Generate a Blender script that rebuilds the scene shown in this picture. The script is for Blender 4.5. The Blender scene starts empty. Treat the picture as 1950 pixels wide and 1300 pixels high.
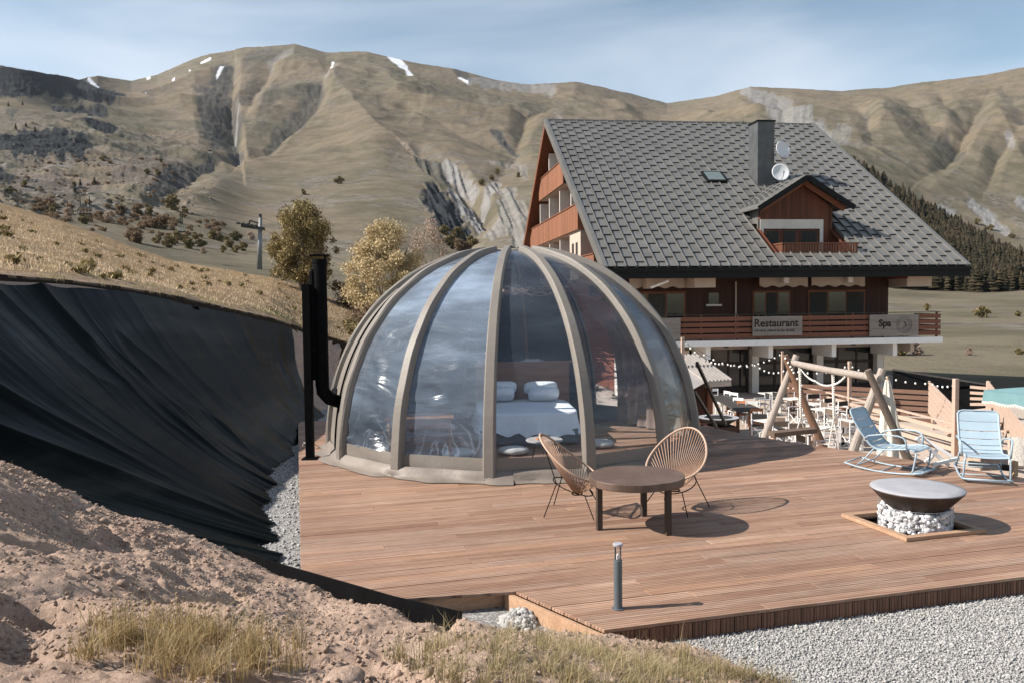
import bpy, math, random
import numpy as np
from mathutils import Vector, Matrix
R_ = math.radians
scene = bpy.context.scene
# ------------------------------------------------------------------ camera
CAM_F, CAM_P, CAM_R, CAM_X, CAM_Y, CAM_H = 1567.3, 0.05153, 0.010636, 975.0, 650.0, 2.6
_cp, _sp = math.cos(CAM_P), math.sin(CAM_P)
cF = np.array([0, _cp, -_sp]); _u0 = np.array([0, _sp, _cp]); _r0 = np.array([1., 0, 0])
cR = _r0*math.cos(CAM_R) - _u0*math.sin(CAM_R)
cU = _u0*math.cos(CAM_R) + _r0*math.sin(CAM_R)
cC = np.array([0, 0, CAM_H])
cam_d = bpy.data.cameras.new('camera'); cam = bpy.data.objects.new('camera', cam_d)
scene.collection.objects.link(cam)
cam_d.sensor_width = 36; cam_d.lens = CAM_F/1950*36; cam_d.clip_start = .1; cam_d.clip_end = 20000
cam.matrix_world = Matrix(((cR[0], cU[0], -cF[0], 0), (cR[1], cU[1], -cF[1], 0), (cR[2], cU[2], -cF[2], CAM_H), (0, 0, 0, 1)))
scene.camera = cam
# ------------------------------------------------------------------ sky + sun
SUN_DIR = Vector((-1.26, -0.17, 1.0)).normalized()       # towards the sun
sun_el = math.asin(SUN_DIR.z); sun_az = math.atan2(SUN_DIR.x, SUN_DIR.y)
world = bpy.data.worlds.new('World'); scene.world = world; world.use_nodes = True
nt = world.node_tree; nt.nodes.clear()
wo = nt.nodes.new('ShaderNodeOutputWorld'); bg = nt.nodes.new('ShaderNodeBackground')
sky = nt.nodes.new('ShaderNodeTexSky'); sky.sky_type = 'NISHITA'; sky.sun_disc = False
sky.sun_elevation = sun_el; sky.sun_rotation = sun_az
sky.altitude = 1600; sky.air_density = 1.0; sky.dust_density = 0.6; sky.ozone_density = 1.0
bg.inputs['Strength'].default_value = 0.076
tc = nt.nodes.new('ShaderNodeTexCoord'); mp = nt.nodes.new('ShaderNodeMapping')
mp.inputs['Rotation'].default_value = (0.0, R_(26), R_(12)); mp.inputs['Scale'].default_value = (1.0, 1.0, 3.6)
nz = nt.nodes.new('ShaderNodeTexNoise'); nz.inputs['Scale'].default_value = 1.6; nz.inputs['Detail'].default_value = 4; nz.inputs['Roughness'].default_value = .5
nz.inputs['Distortion'].default_value = .5
rp = nt.nodes.new('ShaderNodeValToRGB'); rp.color_ramp.elements[0].position = .42; rp.color_ramp.elements[1].position = .74
rp.color_ramp.elements[0].color = (0, 0, 0, 1); rp.color_ramp.elements[1].color = (.62, .62, .62, 1)
mx = nt.nodes.new('ShaderNodeMixRGB'); mx.inputs[2].default_value = (7.0, 7.3, 7.9, 1)
hs = nt.nodes.new('ShaderNodeHueSaturation'); hs.inputs['Saturation'].default_value = .86; hs.inputs['Value'].default_value = 1.0
nt.links.new(tc.outputs['Generated'], mp.inputs[0]); nt.links.new(mp.outputs[0], nz.inputs['Vector'])
nt.links.new(nz.outputs['Fac'], rp.inputs[0]); nt.links.new(rp.outputs[0], mx.inputs[0])
tn = nt.nodes.new('ShaderNodeMixRGB'); tn.blend_type = 'MULTIPLY'; tn.inputs[0].default_value = 1; tn.inputs[2].default_value = (1.02, 1.08, 1.0, 1)
nt.links.new(sky.outputs[0], hs.inputs['Color']); nt.links.new(hs.outputs[0], tn.inputs[1]); nt.links.new(tn.outputs[0], mx.inputs[1])
nt.links.new(mx.outputs[0], bg.inputs['Color']); nt.links.new(bg.outputs[0], wo.inputs[0])
sl = bpy.data.lights.new('sun', 'SUN'); sl.energy = 4.4; sl.angle = R_(.5); sl.color = (1.0, .93, .84)
so = bpy.data.objects.new('sun', sl); scene.collection.objects.link(so)
so.rotation_euler = (-SUN_DIR).to_track_quat('-Z', 'Y').to_euler()
vs = scene.view_settings; vs.view_transform = 'Standard'; vs.look = 'None'; vs.exposure = 1.0; vs.gamma = 1
scene.cycles.max_bounces = 8; scene.cycles.transparent_max_bounces = 16
# ------------------------------------------------------------------ helpers
COL = scene.collection
def ray(x, y): return cF + cR*(x-CAM_X)/CAM_F - cU*(y-CAM_Y)/CAM_F
def gz(x, y, z=0.0):                       # where the sight line meets the level z
    d = ray(x, y); return Vector(cC + d*(z-CAM_H)/d[2])
def gy(x, y, Y):                           # the point at distance Y
    d = ray(x, y); return Vector(cC + d*Y/d[1])
def clean(a):
    a.use_fake_user = False
    return a
def tag(o, label=None, cat=None, group=None, kind=None):
    if label: o['label'] = label
    if cat: o['category'] = cat
    if group: o['group'] = group
    if kind: o['kind'] = kind
    return o
def empty(name, loc=(0, 0, 0), rz=0, **k):
    o = bpy.data.objects.new(name, None); o.empty_display_size = .2; COL.objects.link(o)
    o.location = loc; o.rotation_euler = (0, 0, rz)
    return tag(o, **k)
def dup(root, loc, rz=None, label=None, scale=None):
    def cp(o, par):
        c = o.copy(); COL.objects.link(c)
        if par is not None: c.parent = par
        for ch in o.children: cp(ch, c)
        return c
    r = cp(root, None); r.location = loc
    if rz is not None: r.rotation_euler = (0, 0, rz)
    if scale: r.scale = scale if hasattr(scale, '__len__') else (scale,)*3
    if label: r['label'] = label
    return r
class MB:
    def __init__(s): s.v = []; s.f = []
    def add(s, vs_, fs):
        b = len(s.v); s.v += [tuple(p) for p in vs_]; s.f += [tuple(b+i for i in q) for q in fs]; return s
    def box(s, c, d, rz=0, M=None):
        hx, hy, hz = d[0]/2, d[1]/2, d[2]/2; cr, sr = math.cos(rz), math.sin(rz); P = []
        for z in (-hz, hz):
            for x, y in ((-hx, -hy), (hx, -hy), (hx, hy), (-hx, hy)):
                p = Vector((x, y, z))
                if M is not None: p = M @ p
                p = Vector((p.x*cr-p.y*sr, p.x*sr+p.y*cr, p.z))
                P.append(p+Vector(c))
        return s.add(P, [(0, 3, 2, 1), (4, 5, 6, 7), (0, 1, 5, 4), (1, 2, 6, 5), (2, 3, 7, 6), (3, 0, 4, 7)])
    def b2(s, a, b):                       # box from corner to corner
        return s.box([(a[i]+b[i])/2 for i in range(3)], [abs(a[i]-b[i]) for i in range(3)])
    def beam(s, p0, p1, w, h, up=(0, 0, 1)):
        p0, p1 = Vector(p0), Vector(p1); t = (p1-p0).normalized(); up = Vector(up)
        if abs(t.dot(up)) > .99: up = Vector((1, 0, 0))
        a = t.cross(up).normalized(); b = a.cross(t).normalized(); P = []
        for q in (p0, p1):
            for i, j in ((-1, -1), (1, -1), (1, 1), (-1, 1)): P.append(q+a*(w/2*i)+b*(h/2*j))
        return s.add(P, [(0, 1, 2, 3), (7, 6, 5, 4), (0, 4, 5, 1), (1, 5, 6, 2), (2, 6, 7, 3), (3, 7, 4, 0)])
    def tube(s, pts, r, seg=8, closed=False, cap=True):
        pts = [Vector(p) for p in pts]; n = len(pts)
        rs = r if hasattr(r, '__len__') else [r]*n
        def tan(i):
            if closed: return (pts[(i+1) % n]-pts[i-1]).normalized()
            return (pts[min(i+1, n-1)]-pts[max(i-1, 0)]).normalized()
        t = tan(0); a = t.orthogonal().normalized(); rings = []; b0 = len(s.v); V = []
        for i in range(n):
            t = tan(i); a = (a-t*a.dot(t))
            a = a.normalized() if a.length > 1e-6 else t.orthogonal().normalized()
            b = t.cross(a)
            for k in range(seg):
                w = 2*math.pi*k/seg; V.append(pts[i]+(a*math.cos(w)+b*math.sin(w))*rs[i])
        F = []
        m = n if closed else n-1
        for i in range(m):
            for k in range(seg):
                j = (i+1) % n; l = (k+1) % seg
                F.append((i*seg+k, i*seg+l, j*seg+l, j*seg+k))
        if cap and not closed:
            F.append(tuple(range(seg-1, -1, -1))); F.append(tuple((n-1)*seg+k for k in range(seg)))
        return s.add(V, F)
    def lathe(s, prof, seg=24, c=(0, 0, 0), cap=True):
        V = []; F = []; n = len(prof)
        for r, z in prof:
            for k in range(seg):
                w = 2*math.pi*k/seg; V.append((c[0]+r*math.cos(w), c[1]+r*math.sin(w), c[2]+z))
        for i in range(n-1):
            for k in range(seg):
                l = (k+1) % seg; F.append((i*seg+k, i*seg+l, (i+1)*seg+l, (i+1)*seg+k))
        if cap:
            F.append(tuple(range(seg-1, -1, -1))); F.append(tuple((n-1)*seg+k for k in range(seg)))
        return s.add(V, F)
    def prism(s, pts, z0, z1):
        n = len(pts); V = [(p[0], p[1], z0) for p in pts]+[(p[0], p[1], z1) for p in pts]
        F = [tuple(range(n-1, -1, -1)), tuple(range(n, 2*n))]
        for i in range(n): j = (i+1) % n; F.append((i, j, n+j, n+i))
        return s.add(V, F)
    def extr(s, pts, d):                   # 3D polygon pushed along d
        n = len(pts); d = Vector(d); P = [Vector(p) for p in pts]
        V = P+[p+d for p in P]; F = [tuple(range(n-1, -1, -1)), tuple(range(n, 2*n))]
        for i in range(n): j = (i+1) % n; F.append((i, j, n+j, n+i))
        return s.add(V, F)
    def grid(s, rows):
        n = len(rows); m = len(rows[0]); V = [p for r in rows for p in r]
        return s.add(V, [(i*m+j, i*m+j+1, (i+1)*m+j+1, (i+1)*m+j) for i in range(n-1) for j in range(m-1)])
    def build(s, name, mt, parent=None, smooth=False, bevel=0, loc=None, **k):
        me = bpy.data.meshes.new(name); me.from_pydata([tuple(p) for p in s.v], [], s.f)
        return fin(me, name, mt, parent, smooth, bevel, loc, **k)
def fin(me, name, mt, parent=None, smooth=False, bevel=0, loc=None, **k):
    me.update()
    if mt: me.materials.append(mt)
    if smooth: me.polygons.foreach_set('use_smooth', [True]*len(me.polygons))
    o = bpy.data.objects.new(name, me); COL.objects.link(o)
    if parent is not None: o.parent = parent
    if loc is not None: o.location = loc
    if bevel:
        b = o.modifiers.new('bevel', 'BEVEL'); b.width = bevel; b.segments = 2; b.limit_method = 'ANGLE'; b.angle_limit = R_(40)
    return tag(o, **k)
def np_mesh(V, F, name, mt, parent=None, smooth=False, col=None, **k):
    V = np.ascontiguousarray(V, dtype=np.float32); F = np.ascontiguousarray(F, dtype=np.int32)
    me = bpy.data.meshes.new(name); nf, nl = F.shape
    me.vertices.add(len(V)); me.vertices.foreach_set('co', V.ravel())
    me.loops.add(nf*nl); me.loops.foreach_set('vertex_index', F.ravel())
    me.polygons.add(nf); me.polygons.foreach_set('loop_start', np.arange(0, nf*nl, nl, dtype=np.int32))
    me.polygons.foreach_set('loop_total', np.full(nf, nl, dtype=np.int32))
    if smooth: me.polygons.foreach_set('use_smooth', np.ones(nf, dtype=bool))
    me.update(calc_edges=True)
    if col is not None:
        for nm, c in col.items():
            a = me.color_attributes.new(nm, 'FLOAT_COLOR', 'POINT')
            a.data.foreach_set('color', np.ascontiguousarray(c, dtype=np.float32).ravel())
    return fin(me, name, mt, parent, False, 0, None, **k)
# --- value noise
def _h(ix, iy, s):
    ix = np.asarray(ix).astype(np.int64); iy = np.asarray(iy).astype(np.int64)
    n = (ix*374761393+iy*668265263+s*974711) & 0xffffffff
    n = ((n ^ (n >> 13))*1274126177) & 0xffffffff
    return ((n ^ (n >> 16)) & 0xffff)/65535.0
def vn(x, y, s=0):
    x = np.asarray(x, float); y = np.asarray(y, float)
    ix = np.floor(x); iy = np.floor(y); fx = x-ix; fy = y-iy
    fx = fx*fx*fx*(fx*(fx*6-15)+10); fy = fy*fy*fy*(fy*(fy*6-15)+10)
    a = _h(ix, iy, s); b = _h(ix+1, iy, s); c = _h(ix, iy+1, s); d = _h(ix+1, iy+1, s)
    return (a*(1-fx)+b*fx)*(1-fy)+(c*(1-fx)+d*fx)*fy*1.0
def fbm(x, y, o=4, s=0, g=.5):
    t = 0; a = 1; n = 0; x = np.asarray(x, float); y = np.asarray(y, float)
    for i in range(o):
        t = t+a*(vn(x, y, s+i*7)*2-1); n += a; a *= g
        x, y = x*1.93*.8-y*1.93*.6+3.1, x*1.93*.6+y*1.93*.8+7.7
    return t/n
def rdg(x, y, o=4, s=0, g=.5):
    t = 0; a = 1; n = 0; x = np.asarray(x, float); y = np.asarray(y, float)
    for i in range(o):
        q = 1-np.abs(vn(x, y, s+i*7)*2-1); t = t+a*q*q; n += a; a *= g
        x, y = x*1.93*.8-y*1.93*.6+3.1, x*1.93*.6+y*1.93*.8+7.7
    return t/n
def sst(a, b, x):
    t = np.clip((x-a)/(b-a), 0, 1); return t*t*(3-2*t)
# --- materials
class NT:
    def __init__(s, name):
        s.m = bpy.data.materials.new(name); s.m.use_nodes = True; s.t = s.m.node_tree
        s.p = s.t.nodes['Principled BSDF']; s.o = s.t.nodes['Material Output']
    def n(s, typ, **k):
        x = s.t.nodes.new('ShaderNode'+typ)
        for a, b in k.items():
            if a in x.inputs: x.inputs[a].default_value = b
            else: setattr(x, a, b)
        return x
    def l(s, a, b): s.t.links.new(a, b)
    def coord(s, kind='Object', scale=(1, 1, 1), rot=(0, 0, 0)):
        c = s.n('TexCoord'); m = s.n('Mapping'); m.inputs['Scale'].default_value = scale; m.inputs['Rotation'].default_value = rot
        s.l(c.outputs[kind], m.inputs[0]); return m.outputs[0]
    def noise(s, vec, scale, detail=4, rough=.55, dist=0):
        x = s.n('TexNoise'); x.inputs['Scale'].default_value = scale; x.inputs['Detail'].default_value = detail
        x.inputs['Roughness'].default_value = rough; x.inputs['Distortion'].default_value = dist; s.l(vec, x.inputs['Vector']); return x.outputs['Fac']
    def ramp(s, fac, stops):
        x = s.n('ValToRGB'); e = x.color_ramp.elements
        while len(e) < len(stops): e.new(.5)
        for q, (p, c) in zip(e, stops):
            q.position = p; q.color = (c[0], c[1], c[2], 1) if hasattr(c, '__len__') else (c, c, c, 1)
        s.l(fac, x.inputs[0]); return x.outputs[0]
    def mix(s, fac, a, b, mode='MIX'):
        x = s.n('MixRGB', blend_type=mode)
        for i, q in ((0, fac), (1, a), (2, b)):
            if hasattr(q, 'is_output'): s.l(q, x.inputs[i])
            elif hasattr(q, '__len__'): x.inputs[i].default_value = (*q[:3], 1)
            else: x.inputs[i].default_value = q if i == 0 else (q, q, q, 1)
        return x.outputs[0]
    def math(s, op, a, b=0.0):
        x = s.n('Math', operation=op)
        for i, q in ((0, a), (1, b)):
            if hasattr(q, 'is_output'): s.l(q, x.inputs[i])
            else: x.inputs[i].default_value = q
        return x.outputs[0]
    def bump(s, h, strength=.3, dist=.02, prev=None):
        b = s.n('Bump'); b.inputs['Strength'].default_value = strength; b.inputs['Distance'].default_value = dist
        s.l(h, b.inputs['Height'])
        if prev is not None: s.l(prev, b.inputs['Normal'])
        s.l(b.outputs[0], s.p.inputs['Normal']); return b.outputs[0]
    def base(s, c): s.l(c, s.p.inputs['Base Color'])
    def set(s, rough=None, metal=None, spec=None, color=None):
        if rough is not None: s.p.inputs['Roughness'].default_value = rough
        if metal is not None: s.p.inputs['Metallic'].default_value = metal
        if spec is not None: s.p.inputs['Specular IOR Level'].default_value = spec
        if color is not None: s.p.inputs['Base Color'].default_value = (*color, 1)
        return s
def simple(name, c, rough=.6, metal=0, var=.18, scale=6, bump=.15, bd=.005, spec=.4, isl=0.0, c2=None, stretch=(1, 1, 1)):
    q = NT(name); q.set(rough, metal, spec); v = q.coord('Object', stretch)
    n = q.noise(v, scale, 5, .6)
    d = tuple(x*(1-var) for x in c); e = c2 or tuple(min(1, x*(1+var)) for x in c)
    col = q.ramp(n, [(.3, d), (.7, e)])
    if isl:
        g = q.n('NewGeometry'); k = q.ramp(g.outputs['Random Per Island'], [(0, 1-isl), (1, 1+isl)])
        col = q.mix(1.0, col, k, 'MULTIPLY')
    q.base(col)
    if bump: q.bump(q.noise(v, scale*6, 4, .6), bump, bd)
    return q.m
def wood(name, dark, light, axis='X', scale=3, rough=.65, isl=.15, planks=0.0, planks_axis='X', bump=.25, knots=True):
    q = NT(name); q.set(rough, 0, .3)
    st = {'X': (.12, 1, 1), 'Y': (1, .12, 1), 'Z': (1, 1, .12)}[axis]
    v = q.coord('Object', st)
    n = q.noise(v, scale*3, 6, .65, .6); f = q.noise(v, scale*14, 3, .7)
    col = q.ramp(n, [(.25, dark), (.75, light)])
    col = q.mix(.35, col, q.ramp(f, [(.3, tuple(x*.6 for x in dark)), (.7, light)]), 'MIX')
    if isl:
        g = q.n('NewGeometry'); col = q.mix(1.0, col, q.ramp(g.outputs['Random Per Island'], [(0, 1-isl), (1, 1+isl)]), 'MULTIPLY')
    h = n
    if planks:
        c = q.n('TexCoord'); sx = q.n('SeparateXYZ'); q.l(c.outputs['Object'], sx.inputs[0])
        a = q.math('DIVIDE', sx.outputs[planks_axis], planks); fr = q.math('FRACT', a)
        fl = q.math('FLOOR', a); wn = q.n('TexWhiteNoise', noise_dimensions='1D'); q.l(fl, wn.inputs['W'])
        col = q.mix(1.0, col, q.ramp(wn.outputs['Value'], [(0, .72), (1, 1.15)]), 'MULTIPLY')
        gp = q.ramp(fr, [(0, 0), (.06, 1), (.94, 1), (1, 0)])
        col = q.mix(1.0, col, q.ramp(gp, [(0, .35), (1, 1.0)]), 'MULTIPLY')
        b = q.bump(gp, .6, .01); q.bump(n, bump, .004, b)
    else: q.bump(n, bump, .004)
    q.base(col); return q.m
random.seed(7); rng = np.random.default_rng(11)
# board direction of the deck, hotel axes
DA = R_(15.7); DX = Vector((math.cos(DA), math.sin(DA), 0)); DY = Vector((-math.sin(DA), math.cos(DA), 0))
TZ = -2.05                                   # level of the restaurant terrace
# ------------------------------------------------------------------ shared materials
def make_deckwood():
    q = NT('deck_wood'); q.set(.62, 0, .3)
    c = q.n('TexCoord'); m = q.n('Mapping'); m.inputs['Rotation'].default_value = (0, 0, -DA); q.l(c.outputs['Object'], m.inputs[0])
    s2 = q.n('Mapping'); s2.inputs['Scale'].default_value = (.16, 3.2, 1); q.l(m.outputs[0], s2.inputs[0])
    g = q.n('NewGeometry'); off = q.n('VectorMath', operation='MULTIPLY_ADD')
    cx_ = q.n('CombineXYZ'); q.l(g.outputs['Random Per Island'], cx_.inputs[0]); q.l(g.outputs['Random Per Island'], cx_.inputs[2])
    q.l(cx_.outputs[0], off.inputs[0]); off.inputs[1].default_value = (37, 0, 61); q.l(s2.outputs[0], off.inputs[2])
    v = off.outputs[0]
    n = q.noise(v, 3.4, 7, .72, .5)
    fine = q.noise(v, 24, 5, .75)
    col = q.ramp(n, [(.26, (.105, .050, .031)), (.42, (.235, .135, .093)), (.56, (.325, .210, .153)), (.80, (.47, .335, .262))])
    col = q.mix(.5, col, q.ramp(fine, [(.32, (.15, .072, .048)), (.5, (.30, .18, .125)), (.7, (.47, .32, .25))]))
    sv = q.n('Mapping'); sv.inputs['Scale'].default_value = (1.0, 9.0, 1); q.l(v, sv.inputs[0])
    stk = q.noise(sv.outputs[0], 1.6, 4, .7, .3)
    col = q.mix(q.ramp(stk, [(.56, 0), (.66, .75)]), col, (.115, .050, .030))
    big = q.noise(m.outputs[0], .55, 4, .6)
    col = q.mix(1, col, q.ramp(big, [(.3, (.82, .84, .83)), (.7, (1.07, 1.11, 1.10))]), 'MULTIPLY')
    isl = q.ramp(g.outputs['Random Per Island'], [(0, (.66, .58, .53)), (.10, (.86, .80, .76)), (.4, (1.0, .98, .95)), (.6, (.96, 1.0, 1.03)), (.8, (1.12, 1.04, .96)), (1, (1.18, 1.18, 1.18))])
    col = q.mix(1, col, isl, 'MULTIPLY')
    # milled grooves along the board
    sx = q.n('SeparateXYZ'); q.l(m.outputs[0], sx.inputs[0])
    w = q.math('MULTIPLY', sx.outputs['Y'], 1/.0369); fr = q.math('FRACT', w)
    gr = q.ramp(fr, [(0, 0), (.25, 1), (.75, 1), (1, 0)])
    col = q.mix(1, col, q.ramp(gr, [(0, (.54, .48, .46)), (1, (1.12, 1.14, 1.16))]), 'MULTIPLY')
    # knots
    vo = q.n('TexVoronoi'); vo.inputs['Scale'].default_value = 2.2; q.l(v, vo.inputs['Vector'])
    col = q.mix(q.ramp(vo.outputs['Distance'], [(.03, .85), (.09, 0)]), col, (.10, .045, .028))
    q.base(col); b = q.bump(gr, .55, .004); q.bump(fine, .3, .003, b); return q.m
M = {}
M['deck'] = make_deckwood()
M['deck_side'] = wood('deck_fascia_wood', (.10, .048, .030), (.24, .125, .082), 'Z', 4, isl=.22)
M['lumber'] = wood('new_lumber', (.30, .17, .10), (.50, .33, .22), 'X', 4, isl=.12)
M['lumber_pale'] = wood('weathered_lumber', (.36, .25, .19), (.56, .43, .35), 'X', 4, isl=.14)
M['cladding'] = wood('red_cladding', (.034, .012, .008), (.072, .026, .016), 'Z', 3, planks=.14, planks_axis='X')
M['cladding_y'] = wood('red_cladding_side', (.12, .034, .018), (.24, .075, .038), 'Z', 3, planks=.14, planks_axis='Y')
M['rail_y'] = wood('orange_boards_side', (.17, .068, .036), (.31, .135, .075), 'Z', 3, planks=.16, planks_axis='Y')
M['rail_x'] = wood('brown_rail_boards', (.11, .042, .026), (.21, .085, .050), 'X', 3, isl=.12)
M['dorm_wood'] = wood('dormer_boards', (.085, .028, .016), (.16, .056, .030), 'Z', 3, planks=.15, planks_axis='X')
M['rafter'] = wood('rafter_wood', (.13, .045, .024), (.23, .088, .046), 'X', 3)
M['fence'] = wood('fence_boards', (.11, .060, .042), (.22, .125, .088), 'X', 3, isl=.2)
M['white'] = simple('white_render', (.62, .57, .52), .8, var=.08, scale=2)
M['whitepaint'] = simple('white_paint', (.74, .73, .72), .5, var=.05, scale=4)
M['cream'] = simple('cream_render', (.44, .36, .30), .8, var=.10, scale=2)
M['black'] = simple('black_metal', (.004, .004, .0045), .7, var=.3, scale=5, spec=.06)
M['darkmetal'] = simple('dark_metal', (.03, .027, .025), .5, var=.3, scale=8)
M['fascia'] = simple('eave_fascia', (.005, .006, .006), .6, var=.2, spec=.2)
M['glassdark'] = simple('dark_window_glass', (.012, .014, .015), .08, var=.4, scale=1.2, bump=.02, spec=.6)
M['curtain'] = simple('net_curtain', (.035, .034, .030), .9, var=.5, scale=5, stretch=(6, 6, .3))
def make_roof():
    q = NT('roof_tiles'); q.set(.38, .35, .5); v = q.coord('Object')
    n = q.noise(v, .9, 5, .6); g = q.n('NewGeometry')
    col = q.ramp(n, [(.3, (.150, .146, .139)), (.7, (.195, .190, .180))])
    col = q.mix(1, col, q.ramp(g.outputs['Random Per Island'], [(0, .94), (1, 1.05)]), 'MULTIPLY')
    st = q.noise(q.coord('Object', (5, 1, 1)), 1.5, 5, .7)
    col = q.mix(q.ramp(st, [(.55, 0), (.8, .5)]), col, (.20, .17, .14))
    q.base(col); q.bump(q.noise(v, 20, 3), .08, .003); return q.m
M['roof'] = make_roof()
def make_fabric(name, c, wr=.5):
    q = NT(name); q.set(.55, 0, .4); v = q.coord('Object')
    n = q.noise(v, 1.3, 5, .6, .4); f = q.noise(v, 8, 4, .6, 1.0)
    col = q.ramp(n, [(.3, tuple(x*.85 for x in c)), (.7, tuple(x*1.1 for x in c))])
    col = q.mix(q.ramp(q.noise(v, 3.0, 6, .75), [(.55, 0), (.8, .35)]), col, tuple(x*.6 for x in c))
    q.base(col); b = q.bump(f, wr, .03); q.bump(q.noise(v, 180, 2), .1, .002, b); return q.m
M['canvas'] = make_fabric('taupe_canvas', (.19, .17, .15), .16)
M['skirt'] = make_fabric('ground_skirt_canvas', (.19, .16, .137), .2)
M['liner'] = make_fabric('navy_liner', (.022, .032, .048), .7)
M['innerrib'] = simple('tan_rib_sleeve', (.22, .16, .12), .7)
def make_pvc(name='clear_film', milk=.16, wr=1.0, tint=(.94, .97, 1.0), crease_glare=.35):
    q = NT(name); t = q.t; t.nodes.remove(q.p)
    v = q.coord('Object', (1, 1, 1)); v2 = q.coord('Object', (.55, .55, 2.4), (.3, .5, 0))
    n1 = q.noise(v2, 1.1, 3, .5, 1.9); n2 = q.noise(v, 1.4, 4, .55, .8)
    b = q.n('Bump'); b.inputs['Strength'].default_value = wr; b.inputs['Distance'].default_value = .10; q.l(n1, b.inputs['Height'])
    b2 = q.n('Bump'); b2.inputs['Strength'].default_value = .2; b2.inputs['Distance'].default_value = .02; q.l(n2, b2.inputs['Height']); q.l(b.outputs[0], b2.inputs['Normal'])
    gl = q.n('BsdfGlossy'); gl.inputs['Roughness'].default_value = .20; gl.inputs['Color'].default_value = (.95, .97, 1, 1); q.l(b2.outputs[0], gl.inputs['Normal'])
    tr = q.n('BsdfTransparent'); tr.inputs['Color'].default_value = (*tint, 1)
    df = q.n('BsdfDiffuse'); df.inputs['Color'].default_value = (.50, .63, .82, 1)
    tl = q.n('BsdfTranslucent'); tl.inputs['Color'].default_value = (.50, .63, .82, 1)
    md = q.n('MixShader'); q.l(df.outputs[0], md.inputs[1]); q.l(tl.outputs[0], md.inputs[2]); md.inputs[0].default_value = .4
    mk = q.n('MixShader'); milk_glare = q.ramp(q.noise(v2, .8, 6, .65), [(.32, milk*.5), (.52, milk), (.72, min(1, milk*1.9))])
    sz = q.n('SeparateXYZ'); q.l(v, sz.inputs[0]); milk_glare = q.math('MULTIPLY', milk_glare, q.math('ADD', q.math('MULTIPLY', sz.outputs['Z'], .38), .35)); c3 = q.noise(q.coord('Object', (1.2, 1.2, .55), (.35, .5, .3)), 1.5, 3, .5, 1.2); cr3 = q.ramp(c3, [(.455, 0), (.49, .62), (.50, .75), (.51, .5), (.56, 0)]); lo = q.ramp(sz.outputs['Z'], [(.35, 1), (1.0, 0)]); milk_glare = q.math('MAXIMUM', milk_glare, q.math('MULTIPLY', q.math('MULTIPLY', cr3, q.math('SUBTRACT', 1.25, q.math('MULTIPLY', sz.outputs['Z'], .48))), crease_glare)); q.l(milk_glare, mk.inputs[0]); q.l(tr.outputs[0], mk.inputs[1]); q.l(md.outputs[0], mk.inputs[2])  # painted in: paler upward as reflected sky, white glare lines along creases
    fr = q.n('Fresnel'); fr.inputs['IOR'].default_value = 1.5; q.l(b2.outputs[0], fr.inputs['Normal'])
    fa = q.math('MULTIPLY', fr.outputs[0], 1.0); fa = q.math('MINIMUM', fa, .9)
    ms = q.n('MixShader'); q.l(fa, ms.inputs[0]); q.l(mk.outputs[0], ms.inputs[1]); q.l(gl.outputs[0], ms.inputs[2])
    q.l(ms.outputs[0], q.o.inputs[0]); return q.m
M['pvc'] = make_pvc(milk=.06, wr=.3, crease_glare=.08); M['pvc_left'] = make_pvc('sky_glare_film', .27, .5, crease_glare=.42); M['pvc_back'] = make_pvc('clear_film_rear', .05, .3, crease_glare=.1)  # left film painted paler for its sky reflection
def make_glass(name, tint=(.95, .97, 1)):
    q = NT(name); q.t.nodes.remove(q.p)
    gl = q.n('BsdfGlossy'); gl.inputs['Roughness'].default_value = .03; tr = q.n('BsdfTransparent'); tr.inputs[0].default_value = (*tint, 1)
    fr = q.n('Fresnel'); ms = q.n('MixShader'); q.l(fr.outputs[0], ms.inputs[0]); q.l(tr.outputs[0], ms.inputs[1]); q.l(gl.outputs[0], ms.inputs[2])
    q.l(ms.outputs[0], q.o.inputs[0]); return q.m
M['glass'] = make_glass('lamp_glass')
M['bulb'] = simple('bulb_glass', (.82, .80, .76), .15, var=.03, bump=0, spec=.6)
M['cord'] = simple('tan_cord', (.33, .205, .14), .6, var=.15, scale=20)
M['cordframe'] = simple('wrapped_hoop', (.42, .29, .215), .6, var=.1, scale=30)
M['blue'] = simple('pale_blue_paint', (.30, .385, .45), .42, var=.05, scale=5, bump=.03)
M['sheet'] = simple('white_linen', (.78, .80, .84), .9, var=.06, scale=3, bump=.6, bd=.03)
M['furn'] = wood('furniture_wood', (.20, .085, .045), (.36, .18, .105), 'X', 4)
M['slate'] = simple('grey_lid_metal', (.30, .30, .325), .75, .0, var=.16, scale=4)
M['rust'] = simple('rusty_bowl_steel', (.050, .036, .029), .6, .4, var=.4, scale=7, bump=.3)
M['wire'] = simple('galvanised_wire', (.42, .43, .46), .4, .7, bump=0)
M['whitestone'] = simple('white_quarry_stone', (.60, .59, .60), .8, var=.12, scale=9, isl=.18, bump=.4, bd=.01)
M['greymetal'] = simple('grey_powder_coat', (.095, .115, .13), .45, .1, var=.08, scale=6)
M['log'] = wood('weathered_log', (.22, .18, .15), (.42, .36, .32), 'Z', 3)
M['log_brown'] = wood('brown_log', (.12, .062, .038), (.27, .155, .10), 'Z', 3)
M['log_dark'] = wood('dark_grey_log', (.085, .062, .050), (.20, .155, .125), 'Z', 3)
M['rope'] = simple('white_rope', (.62, .58, .53), .9)
M['turq'] = simple('turquoise_canvas', (.135, .245, .26), .8, var=.1, scale=4, bump=.3, bd=.02)
M['creamcloth'] = simple('cream_canvas', (.58, .52, .45), .85, var=.1, scale=4, bump=.5, bd=.03)
M['concrete'] = simple('pale_concrete', (.42, .39, .37), .9, var=.12, scale=5, bump=.4)
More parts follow.
